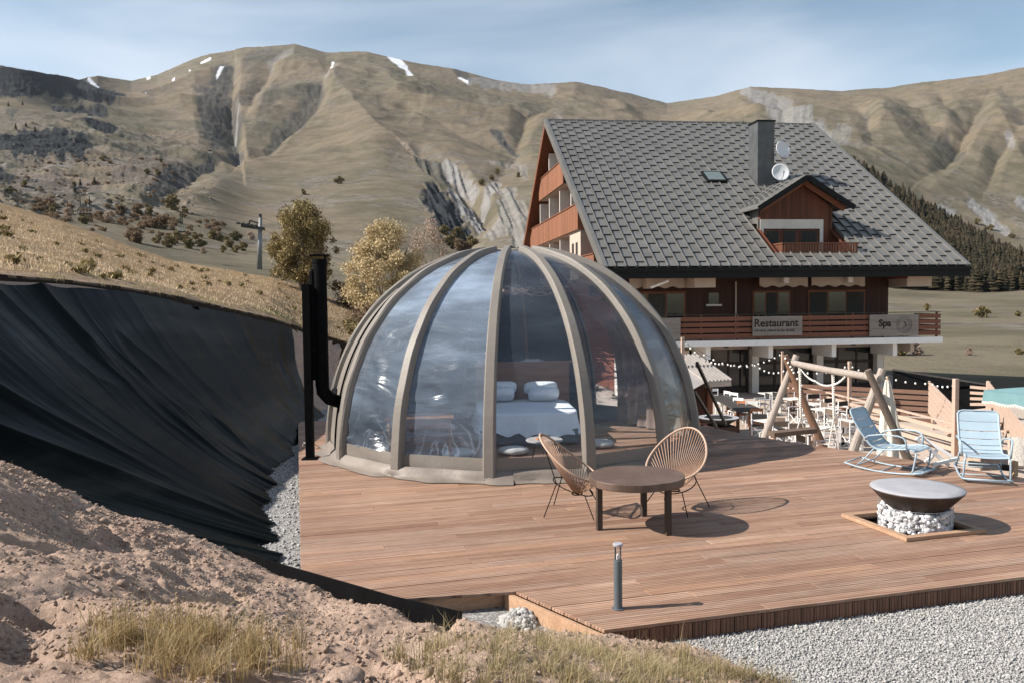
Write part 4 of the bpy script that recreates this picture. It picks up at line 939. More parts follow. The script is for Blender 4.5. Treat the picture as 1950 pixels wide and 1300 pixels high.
MB().box((0, 0, .70), (1.10, .58, .035)).build('tabletop', M['furn'], tb, bevel=.006)
MB().box((0, 0, .61), (1.0, .50, .14)).build('apron', M['furn'], tb)
for i, (x, y) in enumerate(((-.48, -.22), (.48, -.22), (.48, .22), (-.48, .22))):
    MB().lathe([(.022, 0), (.030, .04), (.022, .08), (.034, .16), (.036, .30), (.020, .36), (.034, .42), (.034, .68)], 12, (x, y, 0)).build('leg', M['furn'], tb, smooth=True)
st = empty('low_table', (.50, 13.05, 0), label='small white topped table on hairpin legs beside the bed', cat='low table')
mb = MB(); mb.lathe([(.02, .335), (.29, .335), (.30, .35), (.29, .365), (.02, .365)], 28); mb.build('tabletop', M['concrete'], st, smooth=False)
for i in range(3):
    a = 2.1*i+.5; x, y = .2*math.cos(a), .2*math.sin(a); mb = MB(); mb.tube([(x*.8-.04*math.sin(a), y*.8+.04*math.cos(a), .335), (x*1.15, y*1.15, .005), (x*.8+.04*math.sin(a), y*.8-.04*math.cos(a), .335)], .005, 5); mb.build('leg', M['black'], st)
bk = empty('book', (.43, 13.0, .367), .5, label='small orange booklet lying on the white topped table', cat='book'); MB().box((0, 0, .016), (.12, .09, .03)).build('cover', simple('orange_card', (.55, .25, .12), .7), bk, bevel=.002)
wool = simple('white_sheepskin', (.62, .60, .58), .95, var=.1, scale=30, bump=1.0, bd=.02)
for i, (x, y, l) in enumerate(((870, 876, 'white fluffy floor cushion left of the middle dome rib'), (978, 872, 'white fluffy floor cushion right of the middle dome rib'), (1150, 858, 'small grey white cushion inside near the fourth dome rib'))):
    c = gz(x, y); c.y += .35; mb = MB(); rows = []
    for j in range(9):
        v = j/8*math.pi; rows.append([(c.x+(.26-.04*(i == 2))*math.sin(v)**.6*math.cos(a)*(1+.06*math.sin(9*a+j)), c.y+.22*math.sin(v)**.6*math.sin(a)*(1+.05*math.sin(7*a)), .07-.065*math.cos(v)) for a in [2*math.pi*q/32 for q in range(33)]])
    mb.grid(rows).build('floor_cushion', wool, smooth=True, label=l, cat='cushion', group='floor cushions inside the dome')
wr_ = MB(); rr = random.Random(4); c = Vector((.32, 14.9, 2.72))
for i in range(70):
    a = rr.uniform(0, 6.28); p = c+Vector((.62*math.cos(a), .62*math.sin(a), rr.uniform(-.06, .06))); a2 = a+rr.uniform(.25, .7)*rr.choice((-1, 1)); q = c+Vector((rr.uniform(.5, .78)*math.cos(a2), rr.uniform(.5, .78)*math.sin(a2), rr.uniform(-.1, .12)))
    wr_.tube([p, (p+q)/2+Vector((0, 0, rr.uniform(-.03, .04))), q], .008, 4)
for a in (0, 2.1, 4.2): wr_.tube([c+Vector((.6*math.cos(a), .6*math.sin(a), 0)), c+Vector((0, 0, .6))], .004, 4)
wr_.build('twig_wreath', M['lumber_pale'], label='round wreath of bare twigs hanging under the dome crown', cat='wreath')
# ------------------------------------------------------------------ stove pipe and its post
pb = gz(591, 873)
po = empty('support_post', pb, label='square black steel post standing on the deck left of the dome', cat='post')
MB().box((0, 0, 1.44), (.125, .125, 2.86)).build('shaft', M['black'], po, bevel=.004)
MB().box((0, 0, .012), (.24, .24, .02)).build('base_plate', M['black'], po)
for z in (2.62, 1.80): MB().beam((.05, .02, z), (.22, .08, z), .03, .05).build('bracket', M['black'], po)
sp_ = gy(613, 700, 13.62); pp_ = empty('stove_pipe', (sp_.x, sp_.y, 0), label='thick black stove pipe rising beside the dome on the left', cat='stove pipe')
mb = MB(); mb.lathe([(.112, 1.20), (.112, 3.22), (.125, 3.22), (.125, 3.28)], 22); mb.build('flue', M['black'], pp_, smooth=False)
mb = MB(); mb.lathe([(.16, 3.34), (.17, 3.355), (.05, 3.37)], 20); mb.lathe([(.015, 3.2), (.015, 3.35)], 6, (.08, .05, 0)); mb.build('rain_cap', M['black'], pp_)
mb = MB(); mb.tube([(0, 0, 1.26), (.01, .01, 1.10), (.10, .06, .98), (.26, .16, .90), (.42, .26, .86)], [.112, .112, .112, .105, .10], 18).build('elbow', M['black'], pp_, smooth=True)
mb = MB(); mb.lathe([(.055, 1.3), (.055, 3.08), (.04, 3.12)], 12, (-.115, -.03, 0)); mb.build('cable_tube', M['black'], pp_)
g_ = dp(-81, prof(s_of_z(.92))[0]+.015, .92)+DC-Vector((sp_.x, sp_.y, 0)); mb = MB(); mb.tube([g_+Vector((-.03, 0, 0)), g_+Vector((.03, .02, 0))], [.14, .18], 10).build('gasket', M['black'], pp_)
# ------------------------------------------------------------------ hotel
HA = .127; HO = Vector((4.107, 36.0, TZ)); HL, HW, HB = 17.06, 14.85, 28.6; ZE, ZR = 3.92-TZ, 13.43-TZ
hotel = empty('hotel_building', HO, HA, label='large alpine hotel with steep grey tiled roof and red wood gable balconies', cat='hotel')
def hb(name, mt, *boxes, parent=None, **k):
    mb = MB()
    for a, b in boxes: mb.b2(a, b)
    return mb.build(name, mt, parent or hotel, **k)
z_ = lambda z: z-TZ
sl_ = (ZR-ZE)/HW; nlen = math.hypot(1, sl_); slb = (ZR-ZE)/(HB-HW)
def on_roof(u, s, up=0.0):                          # s metres up the slope from the eave
    v = s/nlen; z = ZE+v*sl_; return Vector((u, v-up*sl_/nlen, z+up/nlen))
SLEN = HW*nlen
RU0, RU1, RV0, RV1 = 8.40, 11.98, 1.02, 3.05                  # loggia cut into the roof in front of the dormer
def rz(v): return ZE+v*sl_
mb = MB()                                             # roof slab (front, back)
def slabp(u0, u1, v0, v1): mb.extr([(u0, v0, rz(v0)-.12), (u0, v1, rz(v1)-.12), (u0, v1, rz(v1)-.30), (u0, v0+.0, rz(v0)-.30)], (u1-u0, 0, 0))
slabp(0, RU0, 0, HW); slabp(RU1, HL, 0, HW); slabp(RU0, RU1, 0, RV0); slabp(RU0, RU1, RV1, HW)
mb.extr([(0, HW+.001, ZR-.12), (0, HB, ZE-.12), (0, HB, ZE-.30), (0, HW+.001, ZR-.30)], (HL, 0, 0))
roof = mb.build('roof', M['rafter'], hotel)
mb = MB(); rr = random.Random(9); cw = .4735; nc = 36; row = .84; opn = MB()
for c in range(nc):
    u0 = c*cw+.01; off = (c % 2)*.5; s = -off*row-.05
    while s < SLEN-.05:
        a = max(s, -.06); b = min(s+row+.02, SLEN); uc = u0+cw/2
        if RU0-.25 < uc < RU1+.2:
            lo, hi = RV0*nlen-.02, RV1*nlen+.3
            if a < lo < b: b = lo
            elif lo <= a < hi: a = min(hi, b)
        if b-a > .06:
            w = cw-.075; h0, h1 = .088, .030
            P = [on_roof(u0, a, -.02), on_roof(u0+w, a, -.02), on_roof(u0+w, b, -.02), on_roof(u0, b, -.02), on_roof(u0+.015, a, h0), on_roof(u0+w-.015, a, h0), on_roof(u0+w-.015, b, h1), on_roof(u0+.015, b, h1)]
            mb.add(P, [(0, 3, 2, 1), (4, 5, 6, 7), (0, 1, 5, 4), (1, 2, 6, 5), (2, 3, 7, 6), (3, 0, 4, 7)])
            Q = [on_roof(u0+.03, a-.006, .005), on_roof(u0+w-.03, a-.006, .005), on_roof(u0+w-.06, a-.006, h0-.012), on_roof(u0+.06, a-.006, h0-.012)]; Q2 = [p+(on_roof(0, a+.05)-on_roof(0, a)) for p in Q]; opn.add(Q+Q2, [(0, 1, 2, 3), (7, 6, 5, 4), (0, 4, 5, 1), (1, 5, 6, 2), (2, 6, 7, 3), (3, 7, 4, 0)])
        s += row
    u1 = u0+cw-.058
    for sa, sb in (((-.06, RV0*nlen), (RV1*nlen+.3, SLEN)) if RU0 < u1 < RU1 else ((-.06, SLEN),)):
        P = [on_roof(u1-.020, sa, -.02), on_roof(u1+.036, sa, -.02), on_roof(u1+.036, sb, -.02), on_roof(u1-.020, sb, -.02), on_roof(u1-.006, sa, .145), on_roof(u1+.022, sa, .145), on_roof(u1+.022, sb, .10), on_roof(u1-.006, sb, .10)]
        mb.add(P, [(0, 3, 2, 1), (4, 5, 6, 7), (0, 1, 5, 4), (1, 2, 6, 5), (2, 3, 7, 6), (3, 0, 4, 7)])
nf_ = len(mb.f); mb.add(opn.v, opn.f); rc = mb.build('roof_covering', M['roof'], roof); rc.data.materials.append(M['fascia'])  # dark blocks paint in the shaded gaps under the tile ends
rc.data.polygons.foreach_set('material_index', [0]*nf_+[1]*(len(mb.f)-nf_))
mb = MB()
for uu in (-.06, HL+.0): P = [on_roof(uu-.05, -.1, -.32), on_roof(uu+.14, -.1, -.32), on_roof(uu+.14, SLEN, -.32), on_roof(uu-.05, SLEN, -.32), on_roof(uu-.05, -.1, .12), on_roof(uu+.14, -.1, .12), on_roof(uu+.14, SLEN, .12), on_roof(uu-.05, SLEN, .12)]; mb.add(P, [(0, 3, 2, 1), (4, 5, 6, 7), (0, 1, 5, 4), (1, 2, 6, 5), (2, 3, 7, 6), (3, 0, 4, 7)])
mb.b2((-.1, HW-.15, ZR-.02), (HL+.1, HW+.15, ZR+.05))
mb.build('roof_trim', M['roof'], roof)
mb = MB(); mb.beam((-.04, HW, ZR-.2), (-.04, HB, ZE-.2), .10, .30); mb.build('rear_bargeboard', M['rafter'], roof)
hb('eave_fascia', M['fascia'], ((-.1, -.10, ZE-.50), (HL+.14, .03, ZE-.10)), ((-.1, -.20, ZE-.20), (HL+.14, -.101, ZE-.06)), parent=roof)
hb('eave_soffit', M['rafter'], ((0, .04, ZE-.42), (HL, 2.9, ZE-.36)), parent=roof)
# front wall, v = 2.6
FV = 2.6
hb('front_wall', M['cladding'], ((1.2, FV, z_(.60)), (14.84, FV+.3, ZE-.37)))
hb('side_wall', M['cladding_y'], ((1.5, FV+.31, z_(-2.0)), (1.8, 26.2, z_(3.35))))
mb = MB(); zt = ZE-.45
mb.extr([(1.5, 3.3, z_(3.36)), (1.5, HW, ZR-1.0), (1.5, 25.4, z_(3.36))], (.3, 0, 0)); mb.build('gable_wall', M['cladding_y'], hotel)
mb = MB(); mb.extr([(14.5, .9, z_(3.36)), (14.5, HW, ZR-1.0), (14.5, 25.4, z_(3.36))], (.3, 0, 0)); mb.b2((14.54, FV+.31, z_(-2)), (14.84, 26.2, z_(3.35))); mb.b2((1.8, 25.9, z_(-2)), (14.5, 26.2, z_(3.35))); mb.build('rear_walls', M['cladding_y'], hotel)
# gable balconies: level, v range
for zf, v0, v1 in ((9.25, 10.9, 19.4), (6.35, 7.0, 23.4), (3.55, 3.35, 6.9)):
    hb('balcony_slab', M['cream'], ((.32, v0, z_(zf-.10)), (1.49, v1, z_(zf+.02))))
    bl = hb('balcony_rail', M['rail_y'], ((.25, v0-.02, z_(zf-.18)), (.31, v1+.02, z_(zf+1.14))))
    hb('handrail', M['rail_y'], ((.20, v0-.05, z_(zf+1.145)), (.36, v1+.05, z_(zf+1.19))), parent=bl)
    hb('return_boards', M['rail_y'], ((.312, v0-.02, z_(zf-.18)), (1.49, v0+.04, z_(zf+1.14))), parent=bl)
for zf, vs_ in ((9.25, (13.05, 16.6)), (6.35, (9.7, 13.05, 16.6, 20.2)), (3.55, (9.9, 13.05, 16.6, 20.2))):
    for v in vs_:
        top = min(z_(zf+2.62), ZE+(v*sl_ if v < HW else (HB-v)*slb)-.5)
        hb('partition', M['white'], ((.45, v-.07, z_(zf+.021)), (1.495, v+.07, top)))
for zf, vs_ in ((9.25, (14.0, 15.9)), (6.35, (8.9, 11.2, 14.8, 18.3, 21.4)), (3.55, (11.4, 14.8, 18.3))):
    for v in vs_:
        w = hb('balcony_door', M['white'], ((1.46, v-.85, z_(zf+.03)), (1.499, v+.85, z_(zf+2.05)))); hb('glass_pane', M['glassdark'], ((1.44, v-.15, z_(zf+.2)), (1.459, v+.72, z_(zf+1.9))), parent=w); hb('wood_panel', M['cladding_y'], ((1.44, v-.72, z_(zf+.2)), (1.459, v-.25, z_(zf+1.9))), parent=w)
hb('white_ceiling', M['white'], ((.35, 10.95, z_(9.05)), (1.49, 19.3, z_(9.10))))
hb('white_ceiling', M['white'], ((.35, 7.2, z_(6.14)), (1.49, 24.4, z_(6.19))))
w = hb('pale_bay', M['cream'], ((.40, 7.0, z_(3.57)), (1.499, 9.85, z_(6.13))))
for v in (7.95, 8.95): hb('bay_window', M['glassdark'], ((.385, v-.26, z_(4.1)), (.399, v+.26, z_(5.55))), parent=w)
# balcony along the front
slab = hb('front_balcony', M['white'], ((1.6, .55, z_(.42)), (16.25, FV-.01, z_(.56))))
hb('slab_edge', M['whitepaint'], ((1.55, .50, z_(.36)), (16.3, .545, z_(.62))), parent=slab)
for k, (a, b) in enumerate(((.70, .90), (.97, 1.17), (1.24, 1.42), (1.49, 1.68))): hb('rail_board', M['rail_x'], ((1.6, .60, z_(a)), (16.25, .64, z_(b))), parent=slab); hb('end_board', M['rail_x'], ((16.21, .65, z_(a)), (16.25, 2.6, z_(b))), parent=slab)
hb('top_rail', M['darkmetal'], ((1.6, .61, z_(1.76)), (16.25, .64, z_(1.79))), parent=slab)
for u in (2.2, 4.6, 6.3, 7.3, 9.8, 11.9, 13.4, 16.1): hb('rail_post', M['rail_x'], ((u-.04, .655, z_(.57)), (u+.04, .72, z_(1.80))), parent=slab)
for u in (2.0, 5.0, 8.0, 11.1, 14.15): hb('bracket', M['whitepaint'], ((u-.10, .9, z_(-.25)), (u+.12, FV+.2, z_(.415))), parent=slab)
hb('end_beam', M['cream'], ((15.0, 1.0, z_(-.1)), (15.2, 2.5, z_(.41))), parent=slab)
# ground floor
hb('beam', M['cream'], ((1.2, FV+.30, z_(.06)), (14.84, FV+.70, z_(.59))))
for u in (1.4, 4.55, 8.05, 11.35, 14.5): hb('column', M['white'], ((u-.17, FV+.05, 0), (u+.17, FV+.69, z_(.055))))
hb('corner_wall', M['cream'], ((1.81, FV+.75, 0), (4.35, FV+1.0, z_(.055))))
hb('beam_lamp', M['darkmetal'], ((6.55, FV+.22, z_(.15)), (6.75, FV+.299, z_(.35)))); hb('beam_lamp', M['darkmetal'], ((13.1, FV+.22, z_(.15)), (13.3, FV+.299, z_(.35))))
inner = simple('dim_interior', (.05, .042, .036), .9, var=.3, scale=1)
hb('interior', inner, ((1.81, 8.0, 0), (14.5, 8.1, z_(.05))), ((1.81, 4.0, 0), (14.5, 8, .02)), ((1.81, 4.0, z_(.0)), (14.5, 8, z_(.05))))
for a, b in ((4.72, 7.88), (8.22, 11.18), (11.52, 14.33)):
    w = hb('shopfront', simple('dark_wood_frame', (.035, .018, .012), .6) if 'dark_wood_frame' not in bpy.data.materials else bpy.data.materials['dark_wood_frame'],
           ((a, FV+.42, z_(-.72)), (b, FV+.50, z_(-.56))), ((a, FV+.42, 0), (a+.12, FV+.50, z_(.05))), ((b-.12, FV+.42, 0), (b, FV+.50, z_(.05))), (((a+b)/2-.55, FV+.42, 0), ((a+b)/2-.43, FV+.50, z_(.05))), (((a+b)/2+.5, FV+.42, 0), ((a+b)/2+.58, FV+.50, z_(.05))), ((a, FV+.42, 0), (b, FV+.50, .25)))
    g = hb('glass_pane', M['glassdark'], ((a, FV+.455, 0), (b, FV+.465, z_(.05))), parent=w)
# upper floor windows
for a, b in ((1.7, 4.5), (7.85, 9.75), (10.65, 13.6)):
    w = hb('window', M['rafter'], ((a, FV-.05, z_(.62)), (b, FV-.001, z_(2.86)))); n = 3
    for i in range(n):
        x0 = a+.08+(b-a-.08)*i/n; x1 = a+(b-a-.08)*(i+1)/n; hb('glass_pane', M['glassdark'] if (i+int(a)) % 2 else M['curtain'], ((x0, FV-.07, z_(.72)), (x1, FV-.051, z_(2.76))), parent=w)
w = hb('small_window', M['glassdark'], ((5.65, FV-.04, z_(2.25)), (6.15, FV-.001, z_(2.78)))); hb('sill', M['white'], ((5.52, FV-.12, z_(2.15)), (6.28, FV-.045, z_(2.24))), parent=w)
for a, b in ((1.6, 4.25), (7.9, 10.3), (10.5, 13.2)):
    mb = MB(); n = 40; P = [(a+(b-a)*i/n, 1.9, z_(3.05)+.045*math.sin((a+(b-a)*i/n)*9)) for i in range(n+1)]; mb.extr([(a, 1.9, z_(3.5))]+P+[(b, 1.9, z_(3.5))], (0, .03, 0))
    mb.build('awning_valance', M['cream'], hotel)
hb('eave_beam', M['cream'], ((4.35, .9, z_(3.02)), (5.35, FV-.01, z_(3.48))), ((2.2, 1.2, z_(3.0)), (2.5, 1.8, z_(3.5))))
hb('eave_beam', M['cream'], ((14.85, 1.1, z_(2.98)), (16.1, 3.0, z_(3.46))))
for u in (9.1, 12.3): hb('eave_lamp', M['whitepaint'], ((u-.12, 1.6, z_(3.2)), (u+.12, 1.88, z_(3.45))))
mb = MB(); mb.tube([(6.98, FV-.1, z_(3.3)), (6.98, FV-.1, z_(.6))], .045, 8).build('downpipe', M['cream'], hotel); mb = MB(); mb.tube([(7.65, FV-.05, z_(.4)), (7.65, FV-.05, .0)], .045, 8).build('downpipe', M['darkmetal'], hotel)
mb = MB(); mb.tube([(2.3, .9, z_(3.05)), (3.1, .8, z_(3.35))], .07, 8).build('awning_arm', M['whitepaint'], hotel)
# chimney, skylight
c = on_roof(10.03, 6.97*nlen); ch = hb('chimney', simple('chimney_metal', (.085, .088, .092), .5, .2, var=.25, scale=2), ((10.02, 6.97, c.z-.8), (10.95, 8.15, z_(11.85))))
hb('chimney_cap', M['fascia'], ((9.97, 6.92, z_(11.851)), (11.0, 8.2, z_(11.93))), parent=ch)
mb = MB()
def slabr(u0, u1, s0, s1, h0, h1):
    P = [on_roof(u0, s0, h0), on_roof(u1, s0, h0), on_roof(u1, s1, h0), on_roof(u0, s1, h0), on_roof(u0, s0, h1), on_roof(u1, s0, h1), on_roof(u1, s1, h1), on_roof(u0, s1, h1)]
    mb.add(P, [(0, 3, 2, 1), (4, 5, 6, 7), (0, 1, 5, 4), (1, 2, 6, 5), (2, 3, 7, 6), (3, 0, 4, 7)])
slabr(7.35, 8.5, 7.33*nlen, 8.36*nlen, .0, .17); sk = mb.build('skylight', M['fascia'], roof); mb = MB(); slabr(7.47, 8.38, 7.43*nlen, 8.26*nlen, .171, .185); mb.build('glass_pane', simple('skylight_glass', (.12, .15, .15), .15, var=.1, bump=0, spec=.7), sk)
# dormer: face at v = 3.0
F0 = 2.9; ul, ur, ua = 8.35, 12.35, 10.38; zs, za = 4.55, 8.36; dm = hb('dormer', M['dorm_wood'], ((ul+.02, F0+.05, z_(6.30)), (11.95, F0+.2, z_(6.95))))
mb = MB(); mb.extr([(ul+.15, F0+.05, z_(6.951)), (ua, F0+.05, z_(za-.28)), (11.95, F0+.05, z_(6.951))], (0, .15, 0)); mb.build('dormer_gable', M['dorm_wood'], dm)
mb = MB()
for u in (ul, 11.95): mb.extr([(u, F0+.201, z_(5.6)), (u, F0+.201, z_(6.95)), (u, 6.0, z_(6.95))], (.10, 0, 0))
mb.build('dormer_cheek', M['roof'], dm)
hb('dormer_side', M['dorm_wood'], ((11.62, F0+.06, z_(4.51)), (11.95, F0+.2, z_(6.299))), ((11.95, F0+.02, z_(5.2)), (12.06, F0+.9, z_(6.9))), parent=dm)
rl = [];
for side, (ue, ze) in enumerate(((7.95, 6.86), (12.78, 6.92))):
    p0 = Vector((ua, F0-.75, z_(za))); p1 = Vector((ue, F0-.75, z_(ze))); mb = MB(); dv = 4.7; n_ = 9
    mb.add([p0, p1, p1+Vector((0, 2.6, 0)), p0+Vector((0, dv, 0)), p0-Vector((0, 0, .12)), p1-Vector((0, 0, .12)), p1+Vector((0, 2.6, -.12)), p0+Vector((0, dv, -.12))], [(0, 1, 2, 3), (7, 6, 5, 4), (0, 4, 5, 1), (1, 5, 6, 2), (2, 6, 7, 3), (3, 7, 4, 0)])
    for i in range(1, n_):
        a = p0.lerp(p1, i/n_)+Vector((0, 0, .02)); b = a+Vector((0, dv-2.1*i/n_, 0)); mb.beam(a, b, .03, .05)
        for k in range(1, 5): cc = a.lerp(b, k/5); mb.box((cc.x-.12 if side == 0 else cc.x+.12, cc.y, cc.z+.02), (.16, .05, .06), 0, Matrix.Rotation((-1 if side == 0 else 1)*math.atan2(za-ze, abs(ue-ua)), 4, 'Y'))
    mb.build('dormer_roof', M['roof'], dm)
    mb = MB(); mb.beam(p0+Vector((0, -.02, -.13)), p1+Vector((0, -.02, -.13)), .05, .24); mb.build('dormer_fascia', M['fascia'], dm)
    mb = MB(); mb.beam(p0+Vector((0, .45, -.32)), p1.lerp(p0, .12)+Vector((0, .45, -.32)), .12, .24); mb.build('dormer_rafter', M['rafter'], dm)
w = hb('dormer_frame', M['white'], ((ul+.02, F0+.02, z_(5.85)), (11.6, F0+.049, z_(6.299))), ((ul+.02, F0+.02, z_(4.51)), (ul+.2, F0+.049, z_(5.849))), ((11.42, F0+.02, z_(4.51)), (11.6, F0+.049, z_(5.849))), parent=dm)
w = hb('dormer_window', M['dorm_wood'], ((ul+.2, F0+.10, z_(4.51)), (11.42, F0+.14, z_(5.85))), parent=dm)
mb = MB()
for a, b in ((8.7, 9.35), (9.6, 10.2), (10.5, 11.3)): mb.b2((a, F0+.08, z_(4.8)), (b, F0+.099, z_(5.75)))
mb.build('dormer_panes', M['curtain'], dm)
bf = .98; db = hb('dormer_balcony', M['fascia'], ((8.35, bf-.05, z_(4.36)), (11.97, F0+.1, z_(4.50))), ((8.35, bf-.12, z_(4.36)), (12.5, bf+.02, z_(4.48))), parent=dm)
for u in (RU0-.06, RU1): MB().extr([(u, RV0, z_(4.40)), (u, RV1, z_(4.40)), (u, RV1, rz(RV1)), (u, RV0, rz(RV0))], (.06, 0, 0)).build('loggia_side', M['dorm_wood'], dm)
mb = MB(); x = 8.66
while x < 12.28: mb.b2((x, bf-.02, z_(4.50)), (x+.085, bf+.01, z_(4.98))); x += .125
for x in (8.62, 12.30):
    y = bf+.05
    while y < (F0 if x < 10 else 1.5): mb.b2((x-.02, y, z_(4.50)), (x+.01, y+.085, z_(4.98))); y += .125
mb.b2((8.55, bf-.05, z_(4.99)), (12.37, bf+.05, z_(5.05))); mb.b2((8.57, bf+.051, z_(4.99)), (8.67, F0, z_(5.05))); mb.b2((12.25, bf+.051, z_(4.99)), (12.35, 1.6, z_(5.05))); mb.build('dormer_railing', M['rail_x'], dm)
# satellite dishes
def dish(c, rad, yaw, label):
    d = empty('satellite_dish', c, yaw, label=label, cat='satellite dish', group='satellite dishes beside the chimney')
    mb = MB(); Mx = Matrix.Rotation(R_(78), 4, 'X')
    rows = []
    for i in range(9):
        q = rad*i/8; rows.append([Mx @ Vector((q*math.cos(a), q*math.sin(a), .18*q*q/rad)) for a in [2*math.pi*k/32 for k in range(33)]])
    for i in range(8, -1, -1):
        q = rad*i/8+.01; rows.append([Mx @ Vector((q*math.cos(a), q*math.sin(a), .18*q*q/rad-.03)) for a in [2*math.pi*k/32 for k in range(33)]])
    mb.grid(rows).build('reflector', M['dishgrey'], d, smooth=True)
    mb = MB(); mb.tube([(0, .05, -rad*.95), (.0, -.42, -rad*.55), (0, -.5, -rad*.2)], .018, 6); mb.box((0, -.5, -rad*.1), (.07, .07, .12)); mb.build('feed_arm', M['wire'], d)
    mb = MB(); mb.tube([(0, .05, 0), (0, .35, -.1), (-.2, .5, -.1)], .03, 6); mb.build('mount', M['wire'], d)
M['dishgrey'] = simple('dish_enamel', (.60, .61, .63), .5, var=.04, bump=0)
def HP(u, v, z): return HO+Vector((math.cos(HA)*u-math.sin(HA)*v, math.sin(HA)*u+math.cos(HA)*v, z-TZ))
dish(HP(11.22, 6.6, 10.30), .46, HA+.30, 'upper satellite dish fixed high on the chimney side')
dish(HP(10.93, 6.2, 9.05), .46, HA-.1, 'lower rounder satellite dish just above the dormer')
# ------------------------------------------------------------------ signs
SIGNW = wood('sign_boards', (.15, .125, .11), (.30, .26, .235), 'X', 2.2, isl=.05); INK = simple('sign_ink', (.018, .014, .012), .8, bump=0)
def text_mesh(body, size, loc, parent, bold=0.0, align='LEFT', name='lettering'):
    cu = bpy.data.curves.new(name, 'FONT'); cu.body = body; cu.size = size; cu.extrude = .004; cu.offset = bold; cu.align_x = align; cu.align_y = 'BOTTOM'
    t = bpy.data.objects.new('t', cu); COL.objects.link(t); bpy.context.view_layer.update()
    me = bpy.data.meshes.new_from_object(t.evaluated_get(bpy.context.evaluated_depsgraph_get())); bpy.data.objects.remove(t)
    me.transform(Matrix.Rotation(R_(90), 4, 'X')); o = fin(me, name, INK, parent); o.location = loc; return o
def sign(u0, u1, z0, z1, label):
    p = HP(u0, .52, z0); e = empty('banner_sign', p, HA, label=label, cat='sign', group='printed signs on the balcony')
    mb = MB(); n = 3
    for i in range(n): mb.b2((0, 0, (z1-z0)*i/n), (u1-u0, -.03, (z1-z0)*(i+1)/n-.012))
    mb.b2((.02, 0, .02), (u1-u0-.02, .02, z1-z0-.02)); mb.build('board', SIGNW, e); return e
e = sign(6.95, 9.33, .80, 1.69, 'wooden restaurant sign in the middle of the hotel balcony'); text_mesh('Restaurant', .485, (.06, -.033, .32), e, .011); text_mesh('à la carte, cuisson au feu de bois', .148, (.08, -.033, .16), e, .003)
e = sign(12.62, 15.06, .70, 1.70, 'wooden Spa sign near the right end of the hotel balcony'); text_mesh('Spa', .44, (.45, -.033, .36), e, .018)
mb = MB()
for rr_, w in ((.37, .008), (.27, .006)): mb.tube([(1.72+rr_*math.cos(a), -.037, .50+rr_*math.sin(a)) for a in [2*math.pi*i/40 for i in range(40)]], w, 4, closed=True)
for q in (-.1, 0, .1): mb.tube([(1.72+.10*math.sin(t*3.1+q*9)+q*.3, -.037, .50-.15+.3*t+q*.2) for t in [i/12 for i in range(13)]], .009, 4)
mb.build('emblem', INK, e)
e = sign(1.30, 3.56, .70, 1.68, 'wooden hotel sign partly hidden behind the dome'); text_mesh('Hôtel', .50, (.40, -.033, .30), e, .012)
# ------------------------------------------------------------------ round table and woven chairs
tb = empty('round_table', (1.39, 9.24, 0), label='round dark slab table on square legs between the two woven chairs', cat='table')
q = NT('slab_wood'); q.set(.5, 0, .35); v = q.coord('Object', (1, 1, .3)); w = q.n('TexWave', wave_type='RINGS', rings_direction='Z'); w.inputs['Scale'].default_value = 7; w.inputs['Distortion'].default_value = 3.5; w.inputs['Detail'].default_value = 4; q.l(v, w.inputs['Vector'])
cc = q.ramp(w.outputs['Fac'], [(.2, (.070, .045, .034)), (.8, (.135, .090, .070))]); cc = q.mix(.5, cc, q.ramp(q.noise(v, 3.5, 5, .7), [(.3, (.055, .036, .028)), (.7, (.16, .11, .088))])); q.base(cc); q.bump(q.noise(q.coord('Object', (9, 9, .6)), 3, 5), .5, .01)
mb = MB(); n = 72; P = []
for i in range(n):
    a = 2*math.pi*i/n; rr_ = .535*(1+.022*math.sin(2*a+.6)+.016*math.sin(3*a+2)+.006*math.sin(7*a)); P.append((rr_*math.cos(a), rr_*math.sin(a)))
mb.prism(P, .515, .60); mb.build('tabletop', q.m, tb, bevel=.008)
LEGW = wood('table_leg_wood', (.035, .025, .020), (.085, .060, .048), 'Z', 4)
for i, (x, y) in enumerate(((.96, 9.14), (1.55, 9.70), (1.69, 8.91))): MB().box((x-1.39, y-9.24, .257), (.062, .062, .514), .25).build('leg', LEGW, tb, bevel=.003)
